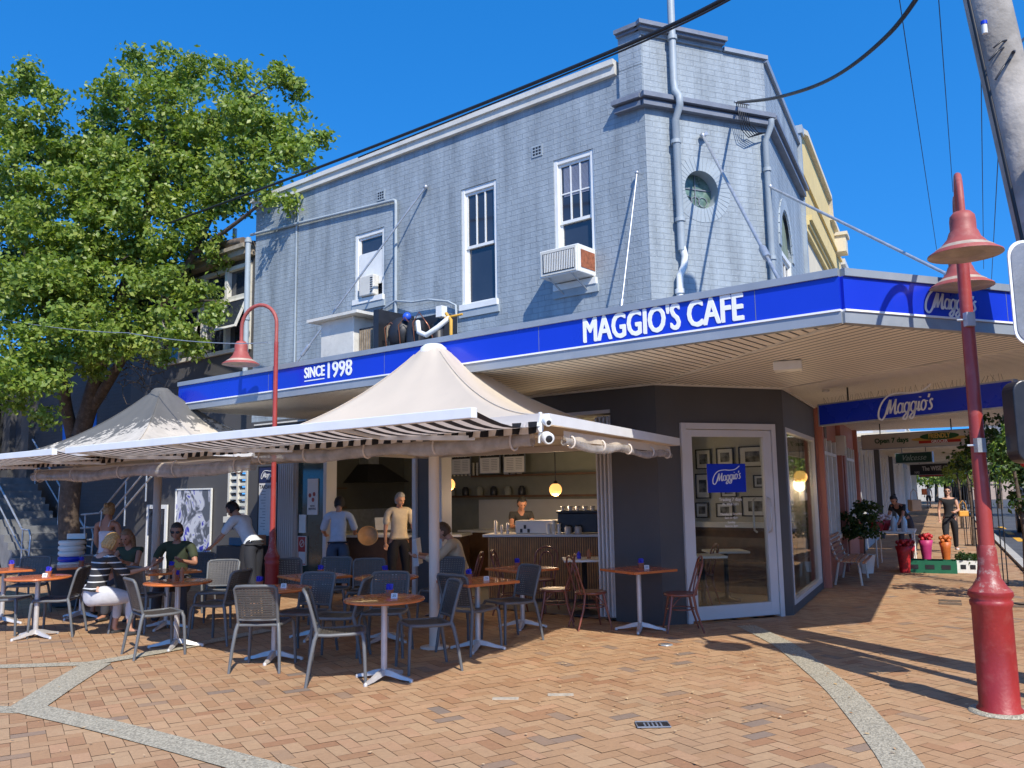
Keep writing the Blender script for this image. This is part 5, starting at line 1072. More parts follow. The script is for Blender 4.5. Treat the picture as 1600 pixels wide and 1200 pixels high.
# ============================================================ FOLIAGE
def leafmat(name, c0, c1, c2, tr=.35):
    M = bpy.data.materials.new(name); M.use_nodes = True; t = M.node_tree; L = t.links.new; t.nodes.clear(); o = nn(t, 'ShaderNodeOutputMaterial')
    g = nn(t, 'ShaderNodeNewGeometry'); r = nn(t, 'ShaderNodeValToRGB'); L(g.outputs['Random Per Island'], r.inputs[0]); e = r.color_ramp.elements; e[0].color = (*c0,1); e[1].color = (*c2,1); e.new(.55).color = (*c1,1)
    p = nn(t, 'ShaderNodeBsdfPrincipled'); p.inputs['Roughness'].default_value = .42; p.inputs['Specular IOR Level'].default_value = .4; L(r.outputs[0], p.inputs['Base Color'])
    x = nn(t, 'ShaderNodeBsdfTranslucent'); vs = nn(t, 'ShaderNodeVectorMath', operation='MULTIPLY'); vs.inputs[1].default_value = (1.5,1.6,.6); L(r.outputs[0], vs.inputs[0]); L(vs.outputs[0], x.inputs[0])
    m_ = nn(t, 'ShaderNodeMixShader'); m_.inputs[0].default_value = tr; L(p.outputs[0], m_.inputs[1]); L(x.outputs[0], m_.inputs[2]); L(m_.outputs[0], o.inputs[0]); return M
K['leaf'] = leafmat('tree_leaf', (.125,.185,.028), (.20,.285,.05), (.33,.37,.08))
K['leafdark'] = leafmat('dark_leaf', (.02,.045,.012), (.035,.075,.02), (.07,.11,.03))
def leaves(clumps, size, name, m, parent, up=.5, sub=.26):
    """clumps: (centre, radius, count). Leaves gather on twig-end tufts spread over each clump's outer part."""
    V_, F_ = [], []; base = 0
    for c, r, n in clumps:
        ns = max(3, int((r/sub)**2*3.2)); d = rng.normal(size=(ns,3)); d /= np.linalg.norm(d, axis=1, keepdims=True); rad = r*(rng.uniform(.35,1.0,ns)**.6)
        tuft = np.array(c)+d*rad[:,None]*np.array([1,1,.85]); k = rng.integers(0, ns, n)
        off = rng.normal(size=(n,3))*sub*np.array([.45,.45,.3]); P = tuft[k]+off; P[:,2] -= .25*sub*np.abs(rng.normal(size=n))
        nr = rng.normal(size=(n,3))*.75+np.array([0,0,up])+ (P-np.array(c))/max(r,.1)*.5; nr /= np.linalg.norm(nr, axis=1, keepdims=True)
        a = np.cross(nr, rng.normal(size=(n,3))); a /= np.linalg.norm(a, axis=1, keepdims=True); b = np.cross(nr, a); s = size*rng.uniform(.65,1.25,n)[:,None]
        q0 = P-a*s*.55; q1 = P+b*s*.38+nr*s*.1; q2 = P+a*s*.6; q3 = P-b*s*.38+nr*s*.1
        Vn = np.stack([q0,q1,q2,q3],1).reshape(-1,3); V_.append(Vn)
        i = base+np.arange(n)*4; F_.append(np.stack([i,i+1,i+2,i,i+2,i+3],1).reshape(-1,3)); base += 4*n
    V_ = np.concatenate(V_); F_ = np.concatenate(F_); V_ = V_-np.array(parent.location) if parent else V_
    me = bpy.data.meshes.new(name); me.vertices.add(len(V_)); me.vertices.foreach_set('co', V_.astype('f').ravel()); me.loops.add(F_.size); me.loops.foreach_set('vertex_index', F_.astype('i').ravel())
    me.polygons.add(len(F_)); me.polygons.foreach_set('loop_start', np.arange(0, F_.size, 3, dtype='i')); me.polygons.foreach_set('loop_total', np.full(len(F_), 3, 'i')); me.update(); me.materials.append(m)
    o = bpy.data.objects.new(name, me); COL.objects.link(o); o.parent = parent; return o
tr = thing('plane_tree', 'large leafy green street tree towering over the left umbrella', 'tree', dp(108,905,19.5)); tr.location.z = 0
CLM = [(215,85,24,18),(262,104,36,18),(312,112,36,18),(360,120,30,17.5),(428,122,30,17),(470,145,20,17),(205,130,40,18),(160,152,30,18.5),(250,170,55,18),(330,180,55,17.5),(398,180,45,17),(450,200,35,17),(487,222,24,16.5),(438,248,36,16.5),(380,250,46,16.5),(300,250,56,17),(220,240,56,17.5),(150,222,40,18),
(470,240,24,16),(420,288,30,16),(360,308,32,16.5),(300,318,42,16.5),(230,310,56,17),(160,300,56,17.5),(436,312,18,15.6),
(18,132,32,17),(55,118,24,17),(80,150,22,17),(15,182,40,17),(60,202,42,17.5),(112,232,40,17.5),(20,262,56,17),(90,300,52,17),(30,350,56,16.5),(110,370,50,16.5),(180,372,46,17),(248,368,34,17),(296,352,18,17),
(20,440,46,16),(80,450,46,16),(140,440,42,16.5),(200,448,40,17),(255,440,32,17),(302,455,30,16.5),(332,478,18,16.2),(262,500,32,16.5),(212,508,36,17),(150,500,36,16.5),(80,512,42,15.5),(28,540,42,15.5),(68,572,36,15.5),(98,558,24,15.5),(38,612,34,15),(78,608,20,15),(72,650,13,15),(12,590,36,15),(300,540,18,16.5),(286,522,20,16.5),(-40,300,70,17),(-50,450,70,17),(-40,160,50,17),(-40,580,50,15.5),(345,395,26,17.2),(318,372,26,17.3),(200,395,40,17.2),(270,410,36,17),(120,470,40,16.2),(175,545,34,16.8),(235,548,26,17),(110,410,45,17),(35,480,45,15.8),(180,330,50,17.2),(350,270,50,17),(290,210,50,17.5),(420,190,40,17),(180,270,50,17.6),(152,562,22,16.6),(118,532,34,16),(185,522,28,16.8),(60,430,50,16.2),(140,400,46,16.8)]
cl = []
for (x, y, r, Y) in CLM:
    Y += random.uniform(-.5,.5); c = dp(x, y, Y); rr = r/CF*Y*1.0; cl.append((tuple(c), rr*1.08, int(2900*rr*rr)+120))
leaves(cl, .1, 'crown', K['leaf'], tr)
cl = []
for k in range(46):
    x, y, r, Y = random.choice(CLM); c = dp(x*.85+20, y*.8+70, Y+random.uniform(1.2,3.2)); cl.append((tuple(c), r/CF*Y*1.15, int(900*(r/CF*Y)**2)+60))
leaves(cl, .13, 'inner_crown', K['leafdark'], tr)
def T(x, y, Y): return dp(x, y, Y)
mb = MB(); b0_ = tr.location.copy()
mb.tube([b0_+Vector((0,0,-.1)), b0_+Vector((0,0,.25)), T(107,800,19.4), T(113,735,19.2), T(124,680,19)], [.30,.235,.215,.22,.2], 14)
mb.tube([T(120,700,19.1), T(138,640,18.8), T(152,585,18.5), T(178,500,18.2), T(205,420,18), T(228,340,17.8), T(250,240,17.6), T(262,150,17.8)], [.2,.18,.16,.13,.12,.1,.07,.03], 12)
mb.tube([T(132,655,18.9), T(160,612,18.6), T(192,560,18.2), T(240,500,17.8), T(290,420,17.4), T(350,300,17), T(400,220,16.9)], [.13,.12,.1,.09,.07,.05,.02], 10)
mb.tube([T(118,700,19.1), T(104,640,18.8), T(98,600,18.4), T(75,500,17.9), T(48,420,17.5), T(30,330,17.3), T(20,200,17.2)], [.15,.13,.12,.11,.09,.07,.03], 10)
for P in ([T(205,420,18),T(170,380,17.7),T(130,330,17.6),T(90,280,17.5)], [T(228,340,17.8),T(290,290,17.4),T(360,260,17),T(450,230,16.6),T(495,215,16.4)], [T(75,500,17.9),T(140,440,17.2),T(200,400,17)], [T(240,500,17.8),T(300,470,17),T(340,470,16.4)], [T(300,400,17.3),T(380,340,16.7),T(430,300,15.9)], [T(250,240,17.6),T(200,170,17.9),T(160,140,18.3)], [T(250,240,17.6),T(340,180,17.5),T(430,130,17.1)], [T(75,500,17.9),T(40,540,16.6),T(30,600,15.6)]):
    mb.tube(P, [.06-.045*i/(len(P)-1) for i in range(len(P))], 7)
mb.build('trunk', K['bark'], tr)
# bare twigs by the canopy
mb = MB()
for k in range(60):
    p = T(190+random.uniform(-10,50), 540+random.uniform(-30,60), 17.2); q = p
    P = [p]
    for s in range(4): q = q+Vector((random.uniform(-.05,.32), random.uniform(-.15,.1), random.uniform(-.22,.12))); P.append(q)
    mb.tube(P, [.012,.009,.006,.004,.003], 4)
mb.build('twigs', K['bark'], tr)
for k, (P, lb) in enumerate((([(98,655),(106,655),(103,720),(97,735)], 'narrow bright blue banner hanging left of the tree trunk'), ([(143,648),(151,645),(150,690),(137,694)], 'narrow bright blue banner hanging right of the tree trunk'))):
    mb = MB(); mb.slab([dp(x, y, 20.5) for x, y in P], (0,1,0), .03); tag(mb.build('banner', mat('bright_blue_cloth', (.02,.2,.75), .6, var=.2, vs=4) if not k else bpy.data.materials['bright_blue_cloth']), lb, 'banner')

# ============================================================ TABLES, CHAIRS, TABLE THINGS
def table_base(t, h=.7):
    mb = MB(); mb.tube([(0,0,.06),(0,0,h)], .030, 16); mb.build('column', K['steel'], t, world=False)
    for k in range(4):
        a = PI/4+PI/2*k; d = Vector((math.cos(a), math.sin(a), 0)); n = Vector((-d.y, d.x, 0)); mb = MB(); P = []
        for (r, z, w_, hh) in ((.02,.10,.036,.05),(.10,.085,.034,.045),(.20,.052,.028,.032),(.30,.03,.02,.02)):
            P.append([d*r+n*w_+Vector((0,0,z-hh)), d*r-n*w_+Vector((0,0,z-hh)), d*r-n*w_*.5+Vector((0,0,z)), d*r+n*w_*.5+Vector((0,0,z))])
        vs = [p for q in P for p in q]; fs = [(3,2,1,0)]+[(4*i+j,4*i+(j+1)%4,4*i+4+(j+1)%4,4*i+4+j) for i in range(3) for j in range(4)]+[(12,13,14,15)]
        mb.add(vs, fs); mb.lathe([(.02,0),(.02,.022),(.012,.03)], tuple(d*.295), 8); mb.build('foot', K['steel'], t, world=False)
    mb = MB(); mb.box((0,0,h+.004), (.22,.22,.012)); mb.build('top_plate', K['blackm'], t, world=False)
GT = 'orange topped cafe tables'; GC = 'woven charcoal resin chairs'; GB = 'copper brown bentwood chairs'
def mk_table(kind, label):
    t = thing('cafe_table', label, 'table', (0,0,0), 0, GT); table_base(t); mb = MB()
    if kind == 'round': mb.lathe([(.0,.712),(.345,.712),(.372,.716),(.38,.726),(.378,.738),(.36,.742),(.0,.743)], (0,0,0), 48); o = mb.build('tabletop', K['orange'], t, world=False)
    else:
        mb.box((0,0,.727), (.68,.68,.03)); o = mb.build('tabletop', K['orange'], t, world=False, bevel=.006)
    return t
def chair():
    t = thing('woven_chair', 'x', 'chair', (0,0,0), 0, GC)
    # seat: frame rim and woven slab with dip
    def sz(x, y): return .445+.012*(y/.2)**2*(1 if y > 0 else .2)-.014*(1-(x/.21)**2)*(1-(y/.22)**2)
    mb = MB(); n = 15
    for i in range(n):       # weave strips across
        y0 = -.19+i*.026; mb.hexa([(-.195,y0,sz(-.2,y0)-.008),(.195,y0,sz(.2,y0)-.008),(.195,y0+.021,sz(.2,y0)-.008),(-.195,y0+.021,sz(-.2,y0)-.008),(-.195,y0,sz(.2,y0)+.003),(.195,y0,sz(.2,y0)+.003),(.195,y0+.021,sz(.2,y0)+.003),(-.195,y0+.021,sz(.2,y0)+.003)])
    for i in range(13): x0 = -.19+i*.03; mb.box((x0+.01,.0,.437), (.018,.39,.008))
    mb.build('seat', K['chair'], t, world=False)
    mb = MB(); rim = [(-.2,-.2,.445),(-.215,-.1,.44),(-.22,.1,.445),(-.2,.2,.45),(-.15,.222,.448),(.15,.222,.448),(.2,.2,.45),(.22,.1,.445),(.215,-.1,.44),(.2,-.2,.445)]
    mb.tube(rim, .017, 8); mb.tube([rim[0],rim[-1]], .015, 8); mb.build('seat_frame', K['chairleg'], t, world=False)
    # back: curved in plan, leaning; woven grid with tiny gaps
    def bp(u, v):      # u -1..1 across, v 0..1 up
        z = .50+.33*v; y = -.215-.075*v-.02*v*v-.03*(1-u*u)*.9; x = u*(.195+.012*v); return Vector((x, y, z))
    def strip_(mb, pts, hw, dirv, th):
        vs = []
        for p in pts: vs += [p-dirv*hw+Vector((0,th,0)), p+dirv*hw+Vector((0,th,0)), p+dirv*hw-Vector((0,th,0)), p-dirv*hw-Vector((0,th,0))]
        k = len(pts); mb.add(vs, [(4*i+j,4*i+(j+1)%4,4*i+4+(j+1)%4,4*i+4+j) for i in range(k-1) for j in range(4)]+[(3,2,1,0),(4*k-4,4*k-3,4*k-2,4*k-1)])
    mb = MB()
    for i in range(14): v = .04+i*.92/13; strip_(mb, [bp(-1+2*j/8, v) for j in range(9)], .0098, Vector((0,-.22,1)).normalized(), .0045)
    for i in range(11): u = -.9+i*1.8/10; strip_(mb, [bp(u, j/6)+Vector((0,.004,0)) for j in range(7)], .0075, Vector((1,0,0)), .003)
    mb.build('backrest', K['chair'], t, world=False)
    mb = MB(); P = [Vector((-.2,-.2,.445))]+[bp(-1.02, v) for v in (.02,.35,.7,.92)]+[bp(-.9,1.0)]+[bp(-.5,1.02),bp(0,1.02),bp(.5,1.02)]+[bp(.9,1.0)]+[bp(1.02, v) for v in (.92,.7,.35,.02)]+[Vector((.2,-.2,.445))]
    mb.tube(P, .0165, 8); mb.tube([bp(-1,.0), bp(0,.0), bp(1,.0)], .013, 8); mb.build('back_frame', K['chairleg'], t, world=False)
    for s in (-1, 1):
        mb = MB(); mb.tube([(s*.2,.2,.45),(s*.222,.215,.41),(s*.235,.225,.25),(s*.245,.235,.0)], [.019,.019,.017,.0145], 8); mb.build('leg', K['chairleg'], t, world=False)
        mb = MB(); mb.tube([(s*.2,-.2,.47),(s*.215,-.225,.40),(s*.235,-.26,.22),(s*.25,-.295,.0)], [.019,.02,.018,.0145], 8); mb.build('leg', K['chairleg'], t, world=False)
    return t
def bentwood(lab='x'):
    t = thing('bentwood_chair', lab, 'chair', (0,0,0), 0, GB); cp_ = K['copper']
    mb = MB(); mb.lathe([(.0,.452),(.16,.452),(.19,.458),(.205,.452),(.205,.432),(.19,.425),(.0,.43)], (0,0,0), 28); mb.build('seat', cp_, t, world=False)
    mb = MB(); mb.tube([(.17*math.cos(a),.17*math.sin(a),.27) for a in [2*PI*i/24 for i in range(25)]], .008, 6); mb.build('stretcher_ring', cp_, t, world=False)
    mb = MB(); P = [(-.17,-.13,.43),(-.18,-.19,.6),(-.185,-.235,.75)]+[(-.185*math.cos(a),-.24-.03*math.sin(a),.76+.13*math.sin(a)) for a in [PI*i/10 for i in range(1,10)]]+[(.185,-.235,.75),(.18,-.19,.6),(.17,-.13,.43)]
    mb.tube(P, .0135, 8); mb.build('back_hoop', cp_, t, world=False)
    mb = MB(); P = [(-.1,-.17,.44),(-.11,-.2,.58),(-.105,-.235,.7)]+[(-.105*math.cos(a),-.24-.02*math.sin(a),.71+.11*math.sin(a)) for a in [PI*i/8 for i in range(1,8)]]+[(.105,-.235,.7),(.11,-.2,.58),(.1,-.17,.44)]
    mb.tube(P, .0105, 8); mb.build('inner_hoop', cp_, t, world=False)
    for s in (-1, 1):
        mb = MB(); mb.tube([(s*.14,.12,.44),(s*.165,.15,.25),(s*.2,.2,.0)], [.018,.016,.011], 8); mb.build('leg', cp_, t, world=False)
        mb = MB(); mb.tube([(s*.17,-.13,.45),(s*.17,-.16,.25),(s*.19,-.24,.0)], [.016,.015,.011], 8); mb.build('leg', cp_, t, world=False)
        mb = MB(); mb.tube([(s*.15,.13,.3),(s*.13,.05,.39),(s*.1,-.0,.425)], .007, 6); mb.build('brace', cp_, t, world=False)
    return t
TB = [ # x, y, kind, rz, label
 (*gp(55,996)[:2],'round',.3,'round orange table at the far left front, in sun at its edge'),
 (*gp(275,1011)[:2],'round',.9,'round orange table with two red shakers, in front of the left umbrella pole'),
 (*gp(428,1031)[:2],'round',.75,'round orange table beneath the red gooseneck lamp, second from the right of the front row'),
 (*gp(600,1062)[:2],'round',.35,'round orange table standing nearest the camera'),
 (*gp(747,1014)[:2],'square',-.95,'square orange table just right of the nearer umbrella pole'),
 (*gp(492,899,.74)[:2],'square',.65,'square orange table in the shade behind the lamp lit round table'),
 (-1.52,10.25,'round',.2,'round orange table behind the nearest round table, left of the umbrella pole'),
 (.09,11.1,'square',.65,'square brown table in the shade before the counter'),
 (1.53,10.72,'square',.55,'square orange table against the wall beside the glass door'),
 (-6.3,12.6,'square',.5,'square orange table by the tree trunk'),
 (-4.62,11.5,'square',.68,'square orange table before the man in sunglasses'),
 (-7.15,12.1,'square',.65,'square orange table at the far left behind the front table')]
proto = {}
TPOS = []
for (x, y, k, rz, lb) in TB:
    if k not in proto: proto[k] = mk_table(k, lb); o = proto[k]; o.location = (x, y, 0); o.rotation_euler.z = rz
    else: o = dup(proto[k], (x, y, 0), rz, lb)
    TPOS.append(Vector((x, y, .743)))
CHS = [ # px, py, heading deg clockwise from +Y, label
 ((8,990),85,'charcoal chair cut by the left edge of the picture, facing the far left front table'),
 ((86,992),-98,'charcoal chair facing left, on the right side of the far left front table'),
 ((244,1022),52,'charcoal chair with sunlit grid back, on the left of the table with the red shakers'),
 ((340,1003),-75,'charcoal chair seen edge on, right of the table with the red shakers'),
 ((338,978),176,'charcoal chair behind the table with the red shakers, its back a broad dark panel'),
 ((413,1043),3,'charcoal chair with its woven back to the camera, half sunlit, before the lamp table'),
 ((531,1063),80,'charcoal chair in profile at the left of the nearest table, front legs in sun'),
 ((665,1045),-112,'charcoal chair right of the nearest table, its back catching a sun patch'),
 ((736,1016),38,'charcoal chair turned away, between the nearest table and the square table'),
 ((797,1000),-125,'charcoal chair right of the square orange table, in front of the counter'),
 ((474,1022),-162,'charcoal chair with two diagonal sun stripes, behind the lamp table'),
 ((528,1030),-88,'charcoal chair in profile facing left, between lamp table and nearest table'),
 ((601,1022),-176,'charcoal chair behind the nearest table facing the camera'),
 ((572,978),178,'charcoal chair behind the rear round table'),
 ((517,972),182,'charcoal chair behind the shaded square table near the waiter in the doorway'),
 ((455,975),150,'charcoal chair beside the base of the gooseneck lamp'),
 ((157,950),0,'charcoal chair with its back to the camera behind the lady in stripes'),
 ((219,985),10,'charcoal chair with its back to the camera, just left of the left umbrella pole'),
 ((40,962),170,'charcoal chair in deep shade behind the far left front table'),
 ((300,955),182,'charcoal chair below the man in sunglasses'),
 ((20,935),60,'charcoal chair in the shade by the stair foot'),
 ((690,975),200,'charcoal chair in the shade behind the umbrella pole')]
cproto = chair()
for i, (p, h_, lb) in enumerate(CHS):
    q = gp(*p); 
    if i == 0: cproto.location = (q.x, q.y, 0); cproto.rotation_euler.z = R(-h_); cproto['label'] = lb
    else: dup(cproto, (q.x, q.y, 0), R(-h_), lb)
BCH = [((2.02,10.62),-88,'copper bentwood chair right of the table beside the glass door'), ((.95,10.95),75,'copper bentwood chair left of the table beside the glass door'),
 ((.52,11.3),-85,'copper bentwood chair right of the brown table before the counter'), ((-.72,12.0),-80,'dark bentwood chair under the man reading the newspaper'), ((-.05,12.3),100,'dark bentwood chair at the foot of the slatted counter'),
 ((.35,12.5),-150,'dark bentwood chair beside the white stone table inside'), ((1.4,12.6),-95,'bentwood chair inside just behind the folded doors'), ((2.75,12.9),-60,'bentwood chair seen through the glass door')]
bproto = None
for i, ((x, y), h_, lb) in enumerate(BCH):
    if i == 0: bproto = bentwood(lb); bproto.location = (x, y, 0); bproto.rotation_euler.z = R(-h_)
    else: dup(bproto, (x, y, .008 if (Vector((x,y,0))-CL).dot(UO) < 0 else 0), R(-h_), lb)
# sugar pots with blue sachets, number cards, shakers
def pot(lab):
    t = thing('sachet_pot', lab, 'pot', (0,0,0), 0, 'terracotta pots of blue sachets'); mb = MB(); mb.lathe([(.028,0),(.04,.055),(.043,.06),(.038,.06),(.03,.01),(0,.01)], (0,0,0), 16); mb.build('pot', K['terra'], t, world=False)
    for k in range(7):
        a = k*.9; mb = MB(); mb.box((.016*math.cos(a),.016*math.sin(a),.068+.004*(k%3)), (.045,.004,.075), a+1.2, rx=.25*math.sin(k*2.0), ry=.3*math.cos(k)); mb.build('sachet', K['sachet'], t, world=False)
    return t
names = ['at the far left front table','on the table with the red shakers','on the table beneath the lamp','on the table nearest the camera','on the square table right of the pole','on the shaded square table behind the lamp table','on the rear round table','on the brown table before the counter','on the table beside the glass door','on the table by the tree trunk','before the man in sunglasses','on the far left rear table']
pr = None; cardp = None
for i, p in enumerate(TPOS):
    a = i*2.4; q = p+Vector((-.02+.08*math.cos(a), .12+.04*math.sin(a), 0))
    if i == 2: q = p+Vector((-.2,.1,0))
    lb = 'terracotta pot of blue sachets '+names[i]
    if pr is None: pr = pot(lb); pr.location = q
    else: dup(pr, q, a, lb)
    if i in (2,3,4,6,8,0):
        q = p+Vector((.1,-.03,0)); lb2 = 'small white table number card '+names[i]
        if cardp is None:
            cardp = thing('number_card', lb2, 'table number', q, 0, 'white table number cards'); mb = MB(); mb.hexa([(-.03,-.02,0),(.03,-.02,0),(.03,.02,0),(-.03,.02,0),(-.03,-.002,.045),(.03,-.002,.045),(.03,.002,.045),(-.03,.002,.045)]); mb.build('card', K['paper'], cardp, world=False)
            text3d('number', '25', .034, K['black'], q+Vector((0,-.0135,.022)), Vector((1,0,0)), Vector((0,-1,.4)).normalized(), cardp, depth=.0005, zd=Vector((0,.4,1)).normalized())
        else: dup(cardp, q, .3*math.sin(i*2), lb2)
t = None
for dx in (-.06, .03):
    q = TPOS[1]+Vector((dx,.03,0)); t = thing('pepper_mill', 'red brown turned pepper mill, %s of the pair on the second front table' % ('left' if dx < 0 else 'right'), 'pepper mill', q, 0, 'pepper mills'); mb = MB(); mb.lathe([(.025,0),(.028,.01),(.018,.03),(.024,.06),(.016,.09),(.022,.1),(.024,.12),(.01,.14),(.012,.15),(0,.155)], (0,0,0), 14); mb.build('mill', K['terra'], t, world=False)
# white stone table inside
for (x, y, lb) in ((.98,12.15,'white stone topped table just inside the folded doors'),(2.7,12.45,'white stone topped table seen through the glass door'),(3.25,13.3,'further white stone topped table seen through the glass door')):
    t = thing('stone_table', lb, 'table', (x,y,.006), 0, 'white stone tables inside'); mb = MB(); mb.box((0,0,.745),(.6,.6,.03)); mb.build('tabletop', K['marble'], t, world=False, bevel=.005); mb = MB(); mb.lathe([(.2,0),(.19,.03),(.05,.06),(.035,.12),(.035,.72),(.1,.73)], (0,0,0), 18); mb.build('pedestal', K['black'], t, world=False)
for (dx, c_, h_, nm, lb) in ((-.08,'sachet',.1,'sachet_box','blue sachet box on the white stone table inside'),(.06,'terra',.13,'sauce_bottle','amber sauce bottle on the white stone table inside')):
    mb = MB(); mb.lathe([(.03,0),(.03,h_*.7),(.012,h_*.85),(.012,h_)], (.98+dx,12.1,.768), 12); tag(mb.build(nm, K[c_]), lb, 'condiment')
# ============================================================ PEOPLE
def skinmesh(verts, edges, radii, root, sub=2, flat=1.0):
    me = bpy.data.meshes.new('tmp'); me.from_pydata([tuple(v) for v in verts], edges, []); o = bpy.data.objects.new('tmp', me); COL.objects.link(o)
    o.modifiers.new('skin', 'SKIN').use_smooth_shade = True; sv = me.skin_vertices[0].data
    for i, r in enumerate(radii): sv[i].radius = r if isinstance(r, tuple) else (r, r)
    for i in range(len(verts)): sv[i].use_root = (i == root)
    s = o.modifiers.new('sub', 'SUBSURF'); s.levels = sub; s.render_levels = sub
    dg = bpy.context.evaluated_depsgraph_get(); m2 = bpy.data.meshes.new_from_object(o.evaluated_get(dg)); bpy.data.objects.remove(o); bpy.data.meshes.remove(me); return m2
def rotx(a): return Matrix.Rotation(a, 3, 'X')
def person(label, loc, heading, h=1.70, lean=0, twist=0, headp=0, heady=0, legs=((0,0,3),(0,0,3)), arms=((5,8,15,0),(5,8,15,0)), sit=None, female=False, build=1.0,
           skin='skin', top=(.5,.5,.5), sleeve=.5, bottom=(.05,.05,.06), blen=1.0, hair=(.05,.03,.02), hairlen=0, bald=False, shoes=(.03,.03,.03), topmat=None, apron=None, glasses=False, strap=False, skirt=False, extra=None, collar=False):
    """local frame: +Y forward, +X the person's right. legs/arms = (right, left): leg (thigh pitch, knee flex, out); arm (pitch, out, elbow flex, inward turn)"""
    k = h/1.75; t = thing('person', label, 'person', loc, R(-heading)); S = (.185 if not female else .165)*k*build**.5; Hh = (.095 if not female else .10)*k
    pel = Vector((0,0,0)); ln = R(lean); up = Vector((0, math.sin(ln), math.cos(ln))); 
    Mt = Matrix.Rotation(R(twist), 3, up); xr = Mt @ Vector((1,0,0)); fw = (Mt @ Vector((0, math.cos(ln), -math.sin(ln))))
    waist = pel+up*.14*k; chest = pel+up*.33*k; shc = pel+up*.475*k; neck = pel+up*.53*k; 
    hp = R(lean*.5+headp); hu = Vector((0, math.sin(hp), math.cos(hp))); head0 = neck+hu*.06*k; headc = neck+hu*.155*k+Vector((0,.015*k,0))
    J = {'pel':pel,'waist':waist,'chest':chest,'shc':shc,'neck':neck,'head0':head0}
    legp = []
    for s, (tp, kf, out) in zip((1,-1), legs):
        hip = pel+Vector((s*Hh,0,-.02*k)); a = R(tp); o_ = R(out); d = Vector((s*math.sin(o_), math.sin(a)*math.cos(o_), -math.cos(a)*math.cos(o_))).normalized(); kn = hip+d*.43*k
        b = a-R(kf); d2 = Vector((s*math.sin(o_)*.4, math.sin(b), -math.cos(b))).normalized(); an = kn+d2*.42*k
        toe = an+Vector((s*.03*k, .155*k*max(.3,math.cos(b*.5)), -.045*k)); heel = an+Vector((0,-.045*k,-.05*k)); legp.append((hip,kn,an,toe,heel))
    armp = []
    for s, (ap, out, ef, inn_) in zip((1,-1), arms):
        sh = shc+xr*s*S-up*.01*k; a = R(ap)+ln*.35; o_ = R(out); d = (xr*s*math.sin(o_) + Vector((0,math.sin(a),-math.cos(a)))*math.cos(o_)).normalized(); el = sh+d*.285*k
        b = a+R(ef); i_ = R(inn_); d2 = (Vector((0,math.sin(b),-math.cos(b)))*math.cos(i_) - xr*s*math.sin(i_)+xr*s*math.sin(o_)*.3).normalized(); wr = el+d2*.245*k; armp.append((sh,el,wr,d2,s))
    zmin = min(min(l[3].z, l[4].z) for l in legp)-.028*k
    off = Vector((0,0,-zmin)) if sit is None else Vector((0,0,sit+.10*k))
    if sit is not None:      # feet reach the ground
        pass
    def A(v): return v+off
    bd = build
    V_, E_, R_ = [], [], []
    def add(p, r, par=None):
        V_.append(A(p)); R_.append(r if isinstance(r, tuple) else (r, r)); 
        if par is not None: E_.append((par, len(V_)-1))
        return len(V_)-1
    bd_ = bd*.84; i0 = add(pel, (.125*k*bd_,.10*k*bd_)); i1 = add(waist, ((.11 if not female else .097)*k*bd_,.09*k*bd_), i0); i2 = add(chest, ((.13 if not female else .115)*k*bd_,.098*k*bd_), i1); i3 = add(shc, (.10*k,.066*k), i2); i4 = add(neck, .052*k, i3); i5 = add(head0, .05*k, i4); add(head0+hu*.05*k, .045*k, i5)
    for (hip,kn,an,toe,heel) in legp:
        a = add(hip, .088*k*bd, i0); b = add((hip+kn)/2, .074*k*bd, a); c = add(kn, .054*k, b); d_ = add(kn+(an-kn)*.35, .053*k, c); e = add(an, .036*k, d_); f = add(toe, .032*k, e); 
    for (sh,el,wr,d2,s) in armp:
        a = add(sh, .053*k*bd**.5, i3); b = add((sh+el)/2, .045*k*bd**.5, a); c = add(el, .037*k, b); d_ = add(el+(wr-el)*.35, .036*k, c); e = add(wr, .024*k, d_); hd_ = add(wr+d2*.05*k, (.034*k,.018*k), e)
    bm_ = skinmesh(V_, E_, R_, 0)
    # head, ears, nose and fingers joined in and remeshed to one continuous body
    mb = MB(); mb.v = [tuple(v.co) for v in bm_.vertices]; mb.f = [tuple(p.vertices) for p in bm_.polygons]; mb.m = [0]*len(mb.f); mb.sm = [True]*len(mb.f)
    hM = Matrix.Rotation(-R(heady), 3, 'Z') @ Matrix.Rotation(-hp, 3, 'X'); hc = A(headc)
    n_, kk = 20, 12; vs = []
    for i in range(kk+1):
        th = PI*i/kk
        for j in range(n_):
            ph = 2*PI*j/n_; x, y, z = math.sin(th)*math.cos(ph), math.sin(th)*math.sin(ph), math.cos(th)
            w_ = .078-.012*max(0,-z)-.006*max(0,y); p = Vector((x*w_, y*(.094+(.004 if z < 0 else 0)), z*.115))
            if z < -.2: p.y += .012*(-z) if y > 0 else .018*(-z); p.x *= 1-.18*max(0,-z-.2)
            vs.append(hc+hM @ (p*k))
    mb.add(vs, [(i*n_+j,(i+1)*n_+j,(i+1)*n_+(j+1)%n_,i*n_+(j+1)%n_) for i in range(kk) for j in range(n_)], 0, True)
    def hp_(x, y, z): return hc+hM @ (Vector((x,y,z))*k)
    mb.tube([hp_(0,.088,.02),hp_(0,.103,-.012),hp_(0,.108,-.026),hp_(0,.09,-.034)], [.007*k,.010*k,.014*k,.008*k], 8)
    mb.ball(hp_(0,.088,-.058), .016*k, 8, sc=(1.5,.7,.6)); mb.ball(hp_(0,.082,-.098), .022*k, 8)
    for s in (-1,1): mb.ball(hp_(s*.079,-.005,-.008), .026*k, 8, sc=(.35,.7,1.1))
    for s in (-1,1): mb.ball(hp_(s*.03,.084,.03), .016*k, 8, sc=(1.5,.6,.5))
